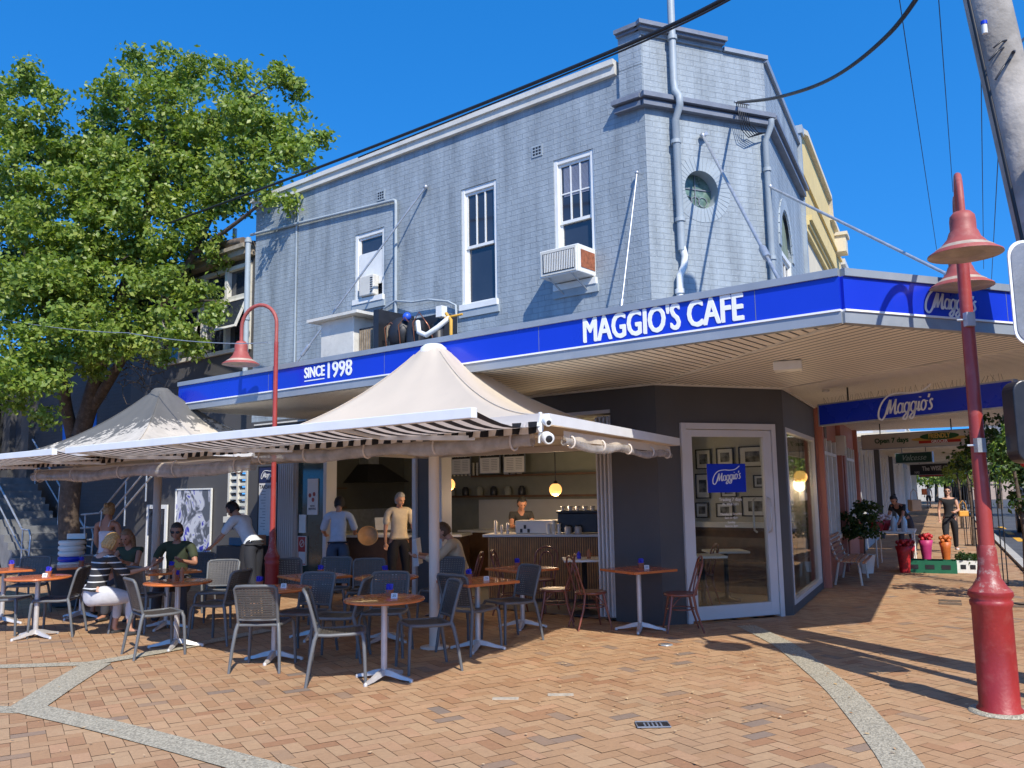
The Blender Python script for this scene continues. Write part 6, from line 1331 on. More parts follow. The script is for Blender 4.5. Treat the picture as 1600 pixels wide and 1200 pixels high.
    for (sh,el,wr,d2,s) in armp:
        pal = A(wr)+d2*.075*k; side = xr*s; nrm_ = d2.cross(side).normalized(); side = nrm_.cross(d2).normalized()
        mb.ball(A(wr)+d2*.055*k, .04*k, 10, sc=(.8,.8,.8))
        for q, ln_ in zip((-1.5,-.5,.5,1.5),(.062,.072,.068,.052)):
            b0 = pal+side*q*.018*k; cu = -nrm_*s
            mb.tube([b0-d2*.02*k, b0+d2*ln_*.5*k+cu*.008*k, b0+d2*ln_*.85*k+cu*.026*k, b0+d2*ln_*.95*k+cu*.04*k], [.011*k,.0095*k,.009*k,.0075*k], 6)
        th0 = A(wr)+d2*.03*k; fwd_ = Vector((0,1,0)); sd_ = side*(1 if side.dot(fwd_) > 0 else -1)
        mb.tube([th0+sd_*.02*k, th0+sd_*.042*k+d2*.02*k, th0+sd_*.045*k+d2*.05*k], [.013*k,.0115*k,.009*k], 6)
    me = bpy.data.meshes.new('body'); me.from_pydata(mb.v, [], mb.f); o = bpy.data.objects.new('body', me); COL.objects.link(o); rm = o.modifiers.new('r','REMESH'); rm.mode = 'VOXEL'; rm.voxel_size = .0085*k; rm.use_smooth_shade = True
    sm_ = o.modifiers.new('s','SMOOTH'); sm_.factor = .5; sm_.iterations = 2
    dg = bpy.context.evaluated_depsgraph_get(); m2 = bpy.data.meshes.new_from_object(o.evaluated_get(dg)); bpy.data.objects.remove(o); bpy.data.meshes.remove(me); m2.name = 'body'
    m2.materials.clear(); m2.materials.append(K[skin]); body = bpy.data.objects.new('body', m2); COL.objects.link(body); body.parent = t; bpy.data.meshes.remove(bm_)
    def garment(name, nodes, edges, m_, root=0):
        g = skinmesh([A(p) for p, r in nodes], edges, [r for p, r in nodes], root, 2); g.name = name; g.materials.clear(); g.materials.append(m_); ob = bpy.data.objects.new(name, g); COL.objects.link(ob); ob.parent = t; uvs(g); return ob
    def cmat(nm, c, **kw): return mat(nm, c, .85, var=.08, vs=14, bump=.35, bs=26, **kw)
    # trousers / shorts / skirt
    g = .012*k; nodes = [(waist-up*.03*k, ((.115 if not female else .103)*k*bd+g,.092*k*bd+g)), (pel, (.142*k*bd+g,.110*k*bd+g))]; ed = [(0,1)]
    for (hip,kn,an,toe,heel) in legp:
        b = len(nodes); full = kn+(an-kn)*max(0,(blen-.5)*2); nodes += [(hip,(.095 if sit is None else .128)*k*bd+g),((hip+kn)/2 if blen > .35 else hip+(kn-hip)*blen,(.084 if sit is None else .1)*k*bd+g*1.3)]; ed += [(1,b),(b,b+1)]
        if blen > .45: nodes.append((kn if blen >= .5 else hip+(kn-hip)*blen*2,.064*k+g)); ed.append((b+1,b+2))
        if blen > .55: nodes.append((full,.05*k+g)); ed.append((b+2,b+3))
    garment('trousers' if blen > .6 else 'shorts', nodes, ed, cmat('cloth_bottom', bottom), 1)
    # top
    g = .013*k; nodes = [(pel+up*.02*k,(.138*k*bd+g,.108*k*bd+g)),(waist,((.122 if not female else .103)*k*bd+g*1.3,.094*k*bd+g*1.3)),(chest,((.143 if not female else .122)*k*bd+g,.102*k*bd+g))]; ed = [(0,1),(1,2)]
    if not strap:
        nodes.append((shc+up*.012*k,(.118*k+g*.6,.078*k+g))); ed.append((2,3))
        for (sh,el,wr,d2,s) in armp:
            b = len(nodes); e1_ = sh+(el-sh)*min(1,sleeve*1.0 if sleeve < 1 else 1); nodes += [(sh,.056*k+g),((sh+e1_)/2,.052*k+g*1.1),(e1_,.046*k+g*1.5)]; ed += [(3,b),(b,b+1),(b+1,b+2)]
            if sleeve > 1: nodes.append((el+(wr-el)*(sleeve-1),.034*k+g)); ed.append((b+2,b+3))
    else: nodes.append((chest+up*.05*k,(.125*k+g,.092*k+g*.4))); ed.append((2,3))
    tm = topmat or cmat('cloth_top', top); garment('shirt' if not strap else 'singlet', nodes, ed, tm, 1)
    if strap:
        mb = MB()
        for s in (-1,1): 
            q = [chest+up*.10*k+xr*s*.07*k-fw*.09*k, shc+xr*s*.085*k-fw*.05*k+up*.055*k, shc+xr*s*.085*k+fw*.03*k+up*.055*k, chest+up*.08*k+xr*s*.075*k+fw*.105*k]; mb.tube([A(p) for p in q], .009*k, 6)
        mb.build('strap', tm, t, world=False)
    if collar:
        mb = MB(); mb.tube([A(neck-up*.025*k)+(xr*math.cos(a)*.062+fw*math.sin(a)*.06)*k for a in [R(-250)+R(320)*i/14 for i in range(15)]], .013*k, 6); mb.build('collar', tm, t, world=False)
    # shoes
    for (hip,kn,an,toe,heel) in legp:
        m_ = skinmesh([A(heel), A(an+Vector((0,.02*k,-.045*k))), A((an+toe)/2+Vector((0,0,-.015*k))), A(toe)], [(0,1),(1,2),(2,3)], [(.04*k,.034*k),(.045*k,.04*k),(.045*k,.033*k),(.04*k,.026*k)], 1, 2); m_.name = 'shoe'; m_.materials.clear(); m_.materials.append(cmat('shoe_leather', shoes)); ob = bpy.data.objects.new('shoe', m_); COL.objects.link(ob); ob.parent = t
    # hair
    if not bald:
        mb = MB(); vs = []; n_, kk = 22, 12; zlim = -.35-hairlen
        for i in range(kk+1):
            th = PI*i/kk*.72
            for j in range(n_):
                ph = 2*PI*j/n_; x, y, z = math.sin(th)*math.cos(ph), math.sin(th)*math.sin(ph), math.cos(th)
                front = max(0, y); zz = z*.127; 
                if front > .25 and z < .45: x, y = x*.86, y*.78
                jit = 1+.05*math.sin(j*3.1+i*1.7)
                vs.append(hc+hM @ (Vector((x*.089*jit, y*.104*jit-.008, zz+.004))*k))
        mb.add(vs, [(i*n_+j,(i+1)*n_+j,(i+1)*n_+(j+1)%n_,i*n_+(j+1)%n_) for i in range(kk) for j in range(n_)], 0, True)
        if hairlen > 0: 
            for q in range(9):
                a = PI+PI*q/8; x = math.cos(a)*.075; y = math.sin(a)*.075; mb.tube([hp_(x,y,.02),hp_(x*1.1,y*1.15-.01,-.06),hp_(x*1.0,y*1.1,-.06-.18*hairlen)], [.03*k,.03*k,.016*k], 7)
        if hairlen < 0: mb.ball(hp_(0,-.115,.06), .04*k, 10)
        mb.build('hair', mat('hair', hair, .6, var=.35, vs=60, bump=.6, bs=90), t, world=False)
    # eyes, brows, mouth
    for s in (-1,1):
        mb = MB(); mb.ball(hp_(s*.031,.087,.012), .0105*k, 8); mb.build('eye', K['eye'], t, world=False)
    mb = MB(); mb.ball(hp_(0,.098,-.058), .014*k, 8, sc=(1.5,.3,.3)); mb.build('mouth', mat('lips', (.35,.12,.1), .5), t, world=False)
    if glasses:
        mb = MB(); 
        for s in (-1,1): mb.ball(hp_(s*.034,.093,.012), .026*k, 10, sc=(1.15,.35,.75)); mb.tube([hp_(s*.06,.085,.015),hp_(s*.082,0,.01)], .004*k, 5)
        mb.build('sunglasses', K['black'], t, world=False)
    if apron is not None:
        mb = MB(); P = []
        for i in range(13):
            a = -PI*.62+PI*1.24*i/12
            for zz, rr in ((.02,1.0),(-.2,1.12),(-.52*k if blen > .6 else -.36,1.2)): P.append(A(pel)+Vector((math.sin(a)*.168*k*bd*rr, math.cos(a)*.14*k*bd*rr+(.04 if sit is None else 0), zz)))
        mb.add(P, [(3*i+j,3*i+3+j,3*i+4+j,3*i+1+j) for i in range(12) for j in range(2)], 0, True); mb.build('apron', cmat('apron_cloth', apron), t, world=False)
        mb = MB(); mb.tube([A(pel)+Vector((math.sin(a)*.165*k*bd, math.cos(a)*.135*k*bd, .02)) for a in [2*PI*i/20 for i in range(21)]], .012, 5); mb.build('apron_tie', cmat('apron_cloth', apron), t, world=False)
    t['_hands'] = 0; del t['_hands']
    return t, [Vector((0,0,0))+A(a[2]+a[3]*.09*k) for a in armp], A, hp_
def W(t, v): return t.location + Matrix.Rotation(t.rotation_euler.z, 3, 'Z') @ v
SIT = ((80,82,8),(78,85,8))
stripe_top = stripemat('black_white_striped_jersey', (.02,.02,.022), (.6,.6,.58), 1, 13, use='UV', duty=.82)
person('woman standing with her back turned, blonde bun, white singlet and dark shorts', (-6.02,12.7,0), 5, h=1.64, female=True, headp=12, arms=((8,10,40,20),(10,8,30,15)), legs=((2,3,3),(-4,4,3)), skin='skintan', top=(.6,.57,.6), strap=True, bottom=(.045,.045,.03), blen=.33, hair=(.32,.2,.09), hairlen=-1)
person('seated lady from behind in a black jersey with thin white stripes, short blonde hair', (-5.22,10.75,0), 40, h=1.64, lean=14, headp=16, legs=SIT, arms=((35,18,60,5),(30,22,65,10)), sit=.45, female=True, build=1.12, topmat=stripe_top, sleeve=1.25, bottom=(.5,.5,.52), blen=.85, hair=(.45,.27,.1), hairlen=.25)
person('seated woman with brown hair and dark sleeveless top facing the striped lady', (-5.55,12.55,0), 188, h=1.62, lean=12, headp=22, legs=SIT, arms=((30,10,80,20),(30,10,75,20)), sit=.45, female=True, skin='skintan', top=(.03,.05,.03), sleeve=.15, bottom=(.05,.05,.06), hair=(.22,.12,.06), hairlen=.8)
person('man in sunglasses and olive T-shirt seated behind the left umbrella pole', (-4.78,12.25,0), 172, h=1.76, lean=8, headp=10, legs=SIT, arms=((28,18,75,35),(28,18,75,35)), sit=.45, build=1.12, skin='skintan', top=(.035,.045,.02), sleeve=.75, bottom=(.06,.06,.07), hair=(.04,.03,.025), glasses=True)
person('waiter in white shirt bending over, dark trousers and long black apron', (-4.02,13.25,0), -68, h=1.76, lean=34, headp=25, legs=((4,6,3),(-10,6,3)), arms=((-8,6,12,5),(20,10,20,5)), skin='skin', top=(.62,.66,.7), sleeve=.9, bottom=(.02,.022,.03), hair=(.015,.012,.012), apron=(.02,.02,.025), collar=True)
person('waiter seen from behind in pale blue shirt, apron and knee length shorts', (-2.86,13.95,0), -6, h=1.70, lean=12, headp=18, legs=((2,4,2),(-6,6,2)), arms=((22,16,50,10),(22,18,45,10)), skin='skin', top=(.42,.5,.62), sleeve=1.0, bottom=(.05,.08,.13), blen=.52, hair=(.015,.012,.012), apron=(.02,.02,.03))
tp_, _h, _A, _f = person('grey haired man in a tan polo shirt and dark trousers standing inside the cafe', (-1.98,14.75,0), 160, h=1.74, lean=2, headp=22, heady=-20, legs=((3,3,4),(-2,3,4)), arms=((2,9,14,0),(4,10,20,0)), skin='skin', build=1.12, top=(.62,.53,.38), sleeve=.85, bottom=(.02,.02,.025), hair=(.3,.29,.28), collar=True)
tn, hands, _A, _f = person('seated man in a tan shirt reading a newspaper behind the umbrella pole', (-.72,12.02,0), -88, h=1.76, lean=18, headp=28, legs=SIT, arms=((42,6,52,8),(42,6,52,8)), sit=.45, build=1.12, top=(.52,.42,.28), sleeve=1.6, bottom=(.04,.04,.05), hair=(.1,.055,.03))
person('barista with black hair bending behind the counter', (.1,15.0,.006), 170, h=1.66, lean=16, headp=25, arms=((30,8,60,10),(30,8,60,10)), skin='skintan', top=(.03,.03,.03), bottom=(.03,.03,.03), hair=(.01,.01,.01), female=True)
w_, whands, _A, _f = person('woman in black tank top and leggings with an orange bag walking towards the camera', (11.15,22.0,0), 205, h=1.68, lean=2, legs=((16,8,2),(-14,14,2)), arms=((-6,14,30,5),(12,12,65,30)), female=True, skin='skin', top=(.012,.012,.014), sleeve=.05, bottom=(.015,.015,.018), hair=(.05,.03,.025), hairlen=-1, shoes=(.6,.6,.62), glasses=True, build=1.08)
b_, bh, _A, _f = person('dark haired person in black bending forward over the flower table with a tan bag', (9.75,21.4,0), 235, h=1.66, lean=44, headp=20, legs=((6,4,3),(-6,6,3)), arms=((10,6,20,0),(12,6,25,0)), female=True, skin='skintan', top=(.012,.012,.012), sleeve=.6, bottom=(.03,.03,.04), hair=(.012,.01,.01), hairlen=-1)
f_, _h, _A, _f = person('distant pedestrian in pale top and dark shorts far along the footpath with an orange bag', (31.0,64.0,0), 20, h=1.72, lean=2, legs=((14,6,2),(-12,10,2)), arms=((-10,10,20,0),(10,10,20,0)), skin='skin', top=(.55,.55,.56), bottom=(.03,.03,.04), blen=.5, hair=(.06,.04,.03))
# held and carried things
def bag(label, p, m, w_, h_, d_, strap_to=None, rz=0):
    t = thing('shoulder_bag', label, 'bag', p, rz); mb = MB(); mb.box((0,0,0), (w_,d_,h_)); o = mb.build('body', m, t, world=False, bevel=.02)
    mb = MB(); mb.tube([(-w_*.4,0,h_*.45),(-w_*.3,0,h_*.5+.18),(0,0,h_*.5+.26),(w_*.3,0,h_*.5+.18),(w_*.4,0,h_*.45)], .008, 6); mb.build('strap', m, t, world=False); return t
K['ochre'] = mat('ochre_bag', (.65,.3,.04), .6); K['tanbag'] = mat('tan_bag', (.42,.28,.16), .7)
bag('small orange bag at the hip of the woman walking in black', Vector((11.42,21.82,.98)), K['ochre'], .24, .14, .09)
bag('large tan shoulder bag on the back of the person bending over flowers', Vector((9.98,21.35,1.22)), K['tanbag'], .36, .28, .14, rz=.5)
bag('bright orange bag beside the distant pedestrian', Vector((30.7,64,1.2)), mat('bright_orange_bag', (.8,.16,.03), .6), .35, .45, .12)
hp1 = (W(tn, hands[0])+W(tn, hands[1]))/2
t = thing('newspaper', 'folded white newspaper held by the seated man in tan', 'newspaper', hp1, R(90)); mb = MB()
for s in (-1, 1): mb.hexa([(0,0,-.17),(s*.25,-.1,-.14),(s*.25,-.095,-.14),(0,.006,-.17),(0,.02,.2),(s*.25,-.06,.22),(s*.25,-.054,.22),(0,.026,.2)])
mb.build('pages', K['paper'], t, world=False)
tr_ = thing('round_tray', 'round brown tray held out by the waiter in the doorway', 'tray', Vector((-2.42,14.2,1.02))); mb = MB(); mb.lathe([(0,0),(.16,0),(.17,.02),(.16,.02),(.155,.008),(0,.008)], (0,0,0), 28, axis=Vector((.2,-.95,.35)).normalized()); mb.build('tray', K['slat'], tr_, world=False)

# ============================================================ CAFE INTERIOR
FZ = .006
cn = thing('slatted_counter', 'timber slatted coffee counter with pale stone top inside the opening', 'counter', (.5,13.5,FZ)); ca_, cb_ = Vector((-.42,13.75,0)), Vector((1.75,13.2,0)); cd = (cb_-ca_).normalized(); cnn = Vector((cd.y,-cd.x,0)); LC = (cb_-ca_).length
def CT_(a, o, z): return ca_+cd*a+cnn*o+Vector((0,0,z))
mb = MB(); mb.fbox(CT_, 0, LC, -.6, -.03, FZ, 1.0); mb.build('carcass', K['dtimber'], cn)
mb = MB(); n_ = int(LC/.036)
for i in range(n_): mb.fbox(CT_, i*.036, i*.036+.023, -.03, .0, .05, .99)
mb.build('slats', K['slat'], cn); mb = MB(); mb.fbox(CT_, -.08, LC+.03, -.66, .05, 1.0, 1.04); mb.build('top', K['marble'], cn, bevel=.006)
cof = thing('coffee_machine', 'black and steel espresso machine and grinders at the right of the counter', 'coffee machine', CT_(1.5,-.3,1.04)); mb = MB(); mb.fbox(CT_, 1.12, 1.75, -.5, -.1, 1.06, 1.36); mb.fbox(CT_, 1.1, 1.77, -.52, -.08, 1.36, 1.40); mb.build('body', K['blackm'], cof, bevel=.01)
mb = MB()
for k in range(5): mb.lathe([(.035,1.40),(.04,1.47),(.03,1.47)], CT_(1.18+k*.12,-.25,0), 10)
mb.build('cups', K['steel'], cof); mb = MB(); mb.lathe([(.09,1.04),(.09,1.3),(.02,1.33)], CT_(1.98,-.25,0), 16); mb.build('water_urn', K['steel'], cof)
wm = thing('white_machine', 'low white back panel of the espresso machine in the middle of the counter', 'coffee machine', CT_(.7,-.3,1.04)); mb = MB(); mb.fbox(CT_, .42, 1.08, -.4, -.12, 1.045, 1.25); mb.build('body', K['marble'], wm, bevel=.01)
for k in range(3): mb = MB(); mb.fbox(CT_, .5+k*.06, .54+k*.06, -.119, -.112, 1.06+.06*(k%2), 1.12+.06*(k%2)); mb.build('gauge', K['black'], wm)
def cupstack(label, p, n, r=.035, m=None, g='cups and glasses on the counter'):
    t = thing('cup_stack', label, 'cups', p, 0, g); mb = MB()
    for k in range(n): mb.lathe([(r*.75,k*.055),(r,k*.055+.05),(r*1.02,k*.055+.053),(r*.9,k*.055+.05)], (0,0,0), 12)
    mb.build('cups', m or K['white'], t, world=False)
for k in range(3): cupstack('stack of white cups, %s of three beside the coffee machine' % ('left','middle','right')[k], CT_(.98+k*.085,-.04,1.041), 3+k%2)
for k in range(3):
    t = thing('metal_canister', 'slim steel canister, %s of three at the left end of the counter' % ('tallest, first','short second','third')[k], 'canister', CT_(.1+k*.1,-.1,1.041), 0, 'steel canisters'); mb = MB(); mb.lathe([(.025,0),(.025,(.2,.13,.16)[k]),(.01,(.22,.15,.18)[k])], (0,0,0), 12); mb.build('canister', K['steel'], t, world=False)
for k in range(2):
    t = thing('glass_jar', 'lidded glass jar, %s of the pair in front of the coffee machine' % ('left','right')[k], 'jar', CT_(1.3+k*.16,.0,1.041), 0, 'jars'); mb = MB(); mb.lathe([(.05,0),(.055,.02),(.055,.1),(.04,.12)], (0,0,0), 16); j = mb.build('jar', K['steel'], t, world=False); mb = MB(); mb.lathe([(.042,.12),(.042,.135),(.0,.145)], (0,0,0), 16); mb.build('lid', K['black'], t, world=False)
# back wall shelves, boards, crockery
OB = BWO
def onB(x, y): 
    p = onL(x, y, OB); return (p-CL).dot(U), p.z
sh = thing('wall_shelves', 'dark timber shelves across the back wall of the cafe', 'shelf', LW(4,OB,1.5))
for (z, a0, a1) in ((2.02, 2.3, 6.6), (1.60, 2.3, 8.0), (2.58, 2.3, 6.0)): mb = MB(); mb.fbox(LW, a0, a1, OB+.0, OB+.25, z, z+.04); mb.build('shelf', K['dtimber'], sh)
for k, px in enumerate((734, 779, 817)):
    a, z = onB(px, 735); t = board('menu_board', 'white wall menu with black heading, %s of three above the counter' % ('left','middle','right')[k], 'menu board', LW, a-.27, a+.27, 2.1, 2.55, K['paper'], K['greytrim'], o=OB+.26, group='wall menus', fw=.012)
    mb = MB(); mb.fbox(LW, a-.26, a+.26, OB+.281, OB+.284, 2.42, 2.54); mb.build('heading', K['black'], t); text3d('lettering', ('BREAKFAST','ALL DAY','LUNCH')[k], .07, K['lettering'], LW(a,OB+.286,2.48), -U, UO, t, depth=.001)
    mb = MB()
    for q in range(7): mb.fbox(LW, a+.02, a+.2, OB+.281, OB+.283, 2.37-q*.035, 2.38-q*.035); mb.fbox(LW, a-.2, a-.04, OB+.281, OB+.283, 2.37-q*.035, 2.38-q*.035)
    mb.build('print', bpy.data.materials['grey_print'], t)
for k in range(9):
    a, z = onB(704+k*6, 770); cupstack('stack of pale takeaway cups, number %s from the left on the upper shelf' % ('one','two','three','four','five','six','seven','eight','nine')[k], LW(a, OB+.12, 2.06), 5, .03, K['coping'], 'takeaway cups on the shelf')
for k in range(3):
    a, z = onB(798+k*10, 765); t = board('shelf_box', 'small blue and white packet, %s of three on the upper shelf' % ('left','middle','right')[k], 'packet', LW, a-.06, a+.06, 2.061, 2.24, K['paper'], None, o=OB+.12, group='packets on the shelf'); mb = MB(); mb.fbox(LW, a-.04, a+.04, OB+.141, OB+.143, 2.1, 2.2); mb.build('print', mat('blue_print', (.03,.05,.2), .6) if k == 0 else bpy.data.materials['blue_print'], t)
for k in range(6):
    a, z = onB(712+k*22, 795); t = thing('storage_jar', 'dark storage jar, %s along the lower shelf' % ('first','second','third','fourth','fifth','sixth')[k], 'jar', LW(a, OB+.13, 1.64), 0, 'storage jars on the lower shelf'); mb = MB(); mb.lathe([(.07,0),(.08,.03),(.075,.14),(.05,.16),(.05,.18),(0,.19)], (0,0,0), 14); mb.build('jar', K['blackm'] if k % 2 else K['indark'], t, world=False)
bb = thing('back_bench', 'back bench of cream splashback and white worktop behind the counter', 'bench', LW(4.5,OB,0)); mb = MB(); mb.fbox(LW, 2.4, 6.6, OB+.01, OB+.65, FZ, .9); mb.build('cabinet', K['dtimber'], bb); mb = MB(); mb.fbox(LW, 2.4, 6.6, OB+.0, OB+.68, .9, .94); mb.build('worktop', K['marble'], bb); mb = MB(); mb.fbox(LW, 2.4, 6.6, OB+.0, OB+.012, .94, 1.55); mb.build('splashback', K['inwall'], bb)
sc_ = thing('serving_counter', 'dark serving counter with glass front left of the central pillar', 'counter', (-2.2,16,FZ)); p0_ = dp(545,850,16.2); p1_ = dp(650,850,15.9)
mb = MB(); mb.box((-2.2,16.3,.46), (2.6,.7,.9), -.2); mb.build('carcass', K['dtimber'], sc_); mb = MB(); mb.box((-2.2,16.25,.93), (2.7,.8,.04), -.2); mb.build('top', K['marble'], sc_)
t = thing('cash_register', 'white screen of the till on the serving counter', 'till', (-2.45,16.1,.95)); mb = MB(); mb.box((0,0,.02),(.3,.3,.04),.4); mb.build('base', K['white'], t, world=False); mb = MB(); mb.box((0,0,.2),(.32,.03,.24),.4,rx=-.3); mb.build('screen', K['white'], t, world=False)
for (x, y, z, lb) in ((868,765,14.1,'amber glowing globe lamp above the right of the counter'),(701,757,14.0,'amber glowing globe lamp half hidden by the central pillar'),(1251,745,13.9,'amber globe lamp seen through the shop window')):
    p = dp(x, y, z); t = thing('globe_lamp', lb, 'lamp', p, 0, 'amber globe lamps'); mb = MB(); mb.ball((0,0,0), .105, 20); mb.build('globe', K['globe'], t, world=False); pl_ = bpy.data.lights.new('bulb', 'POINT'); pl_.energy = 38; pl_.color = (1,.72,.45); pl_.shadow_soft_size = .11; po2 = bpy.data.objects.new('bulb', pl_); COL.objects.link(po2); po2.parent = t; po2.location = (0,0,-.13); mb = MB(); mb.tube([(0,0,.1),(0,0,3.02-p.z)], .008, 6); mb.lathe([(.04,.09),(.035,.13),(.01,.15)], (0,0,0), 12); mb.build('cord', K['blackm'], t, world=False)
def EW(a, o, z): return LW(8.9-o, -a, z)      # the kitchen's end wall
hd_ = thing('range_hood', 'grey steel range hood on the kitchen wall behind the man in the tan polo', 'range hood', EW(2.7,.4,2.0)); mb = MB(); mb.hexa([EW(2.2,.0,1.95),EW(3.4,.0,1.95),EW(3.4,.8,1.95),EW(2.2,.8,1.95),EW(2.6,.0,2.35),EW(3.0,.0,2.35),EW(3.0,.35,2.35),EW(2.6,.35,2.35)]); mb.build('hood', K['blackm'], hd_); mb = MB(); mb.fbox(EW, 2.65, 2.95, .0, .3, 2.35, 3.01); mb.build('duct', K['galv'], hd_)
ks = thing('kitchen_shelves', 'two dark shelves of tins on the kitchen end wall behind the waiter', 'shelf', EW(1.3,.1,1.4))
for z in (1.42, 1.82): mb = MB(); mb.fbox(EW, .5, 2.1, .0, .25, z, z+.03); mb.build('shelf', K['dtimber'], ks)
for k in range(8):
    t = thing('utensil_tin', 'metal tin on the kitchen end wall shelves, %s' % ('first of the lower row','second of the lower row','third of the lower row','last of the lower row','first of the upper row','second of the upper row','third of the upper row','last of the upper row')[k], 'tin', EW(.75+(k%4)*.34, .12, 1.451+.4*(k//4)), 0, 'tins on the kitchen shelf'); mb = MB(); r_ = .06+.025*(k%3); h_ = .12+.05*((k*2)%3); mb.lathe([(r_,0),(r_,h_),(r_*.9,h_+.01),(0,h_+.012)], (0,0,0), 14); mb.build('tin', (K['steel'],K['terra'],K['white'],K['blackm'])[k%4], t, world=False)
kb = thing('kitchen_bench', 'steel kitchen bench along the end wall left of the counter', 'bench', EW(2,.3,0)); mb = MB(); mb.fbox(EW, .5, 3.6, .01, .6, FZ, .88); mb.build('cabinet', K['blackm'], kb); mb = MB(); mb.fbox(EW, .48, 3.62, .0, .63, .88, .92); mb.build('worktop', K['steel'], kb); mb = MB(); mb.fbox(EW, .5, 3.6, .0, .012, .92, 1.38); mb.build('splashback', K['galv'], kb)
# framed photographs seen through the glass door
FR = [(1088,1112,702,733),(1120,1147,700,729),(1155,1198,697,730),(1088,1110,740,779),(1178,1200,742,762),(1127,1152,756,777),(1160,1202,775,807),(1088,1108,785,809),(1120,1147,786,808)]
wd_ = ('top left','top middle','large top right','middle left','small middle right','hidden behind the blue panel','large lower right','bottom left','bottom middle')
def photomat(i):
    M = bpy.data.materials.new('monochrome_print'); M.use_nodes = True; t = M.node_tree; p = t.nodes['Principled BSDF']; n = nn(t, 'ShaderNodeTexNoise'); n.inputs['Scale'].default_value = 5; n.inputs['Detail'].default_value = 5; tc = nn(t, 'ShaderNodeTexCoord'); t.links.new(tc.outputs['Object'], n.inputs['Vector'])
    r = nn(t, 'ShaderNodeValToRGB'); t.links.new(n.outputs['Fac'], r.inputs[0]); e = r.color_ramp.elements; e[0].position = .38; e[1].position = .62; e[0].color = (.02,.02,.02,1); e[1].color = (.35,.34,.32,1); t.links.new(r.outputs[0], p.inputs['Base Color']); return M
K['print'] = photomat(0)
for i, (x0, x1, y0, y1) in enumerate(FR):
    a1, z1 = onB(x0, (y0+y1)/2); a0, _ = onB(x1, (y0+y1)/2); _, zt_ = onB((x0+x1)/2, y0); _, zb_ = onB((x0+x1)/2, y1)
    if a1-a0 < .1: continue
    t = board('framed_photograph', 'framed monochrome photograph seen through the door, '+wd_[i], 'picture', LW, a0+.02, a1-.02, zb_+.02, zt_-.02, K['paper'], K['black'], o=OB+.002, group='framed photographs seen through the door', fw=.02)
    w__, h__ = a1-a0, zt_-zb_; mb = MB(); mb.fbox(LW, a0+w__*.24, a1-w__*.24, OB+.022, OB+.026, zb_+h__*.25, zt_-h__*.25); mb.build('print', K['print'], t)
dd = thing('wall_bench', 'dark banquette bench along the wall seen low through the door', 'bench', LW(.2,OB,FZ)); mb = MB(); mb.fbox(LW, BW0+.1, 1.55, OB+.01, OB+.4, FZ, .5); mb.build('seat', K['dtimber'], dd); mb = MB(); mb.fbox(LW, BW0+.1, 1.55, OB+.01, OB+.08, .5, 1.05); mb.build('backrest', K['dtimber'], dd); mb = MB(); mb.fbox(LW, BW0+.1, 1.55, OB+.01, OB+.11, 1.05, 1.14); mb.build('ledge', K['marble'], dd)
stn = thing('service_station', 'black service cabinet with napkin boxes behind the lamp post', 'cabinet', LW(8.5,.45,0)); mb = MB(); mb.fbox(LW, 8.15, 9.2, .1, .6, 0, .78); mb.build('cabinet', K['black'], stn); mb = MB(); mb.fbox(LW, 8.5, 8.95, .2, .5, .79, .93); mb.build('blue_box', mat('teal_box', (.03,.12,.2), .5), stn); mb = MB(); mb.fbox(LW, 8.2, 8.42, .2, .45, .79, .98); mb.build('crate', K['btimber'], stn)
hc_ = thing('high_chair_stack', 'stack of white and blue plastic booster seats beside the tree trunk', 'booster seats', (-7.15,13.9,0)); mb = MB(); mb.box((0,0,.32),(.4,.4,.6)); mb.build('crate', K['blackm'], hc_, world=False)
for k in range(5): 
    mb = MB(); mb.lathe([(.17,.62+k*.085),(.2,.66+k*.085),(.19,.70+k*.085),(.12,.70+k*.085)], (0,0,0), 18); mb.box((0,.15,.73+k*.085),(.3,.05,.14)); mb.build('seat', K['signblue'] if k == 1 else K['white'], hc_, world=False)

# ============================================================ STREET FURNITURE AND DISPLAY
bn = thing('slatted_bench', 'curved timber slat bench on pale steel legs against the salmon shopfront', 'bench', SW(4.4,.5,0))
prof_ = [(.62,.40),(.54,.425),(.46,.43),(.38,.425),(.30,.42),(.22,.43),(.165,.50),(.13,.58),(.10,.66),(.075,.74),(.055,.82)]
for i, (o_, z_) in enumerate(prof_):
    mb = MB(); a = SW(3.75,o_,z_); b = SW(5.5,o_,z_); tl_ = 0 if i < 5 else 1.25
    n_ = (VO*math.cos(tl_)*1.0+Vector((0,0,1))*math.sin(tl_)).normalized(); m_ = (VO.cross(V)).normalized(); c_ = n_.cross(V).normalized()
    P = [a-n_*.027-c_*.011,b-n_*.027-c_*.011,b+n_*.027-c_*.011,a+n_*.027-c_*.011,a-n_*.027+c_*.011,b-n_*.027+c_*.011,b+n_*.027+c_*.011,a+n_*.027+c_*.011]; mb.hexa(P); mb.build('slat', K['btimber'], bn)
for s_ in (3.95, 5.3):
    mb = MB(); mb.tube([SW(s_,.56,0),SW(s_,.52,.40),SW(s_,.3,.40),SW(s_,.17,.44),SW(s_,.04,.82)], .022, 8); mb.tube([SW(s_,.12,0),SW(s_,.2,.40)], .022, 8); mb.build('leg', K['coping'], bn)
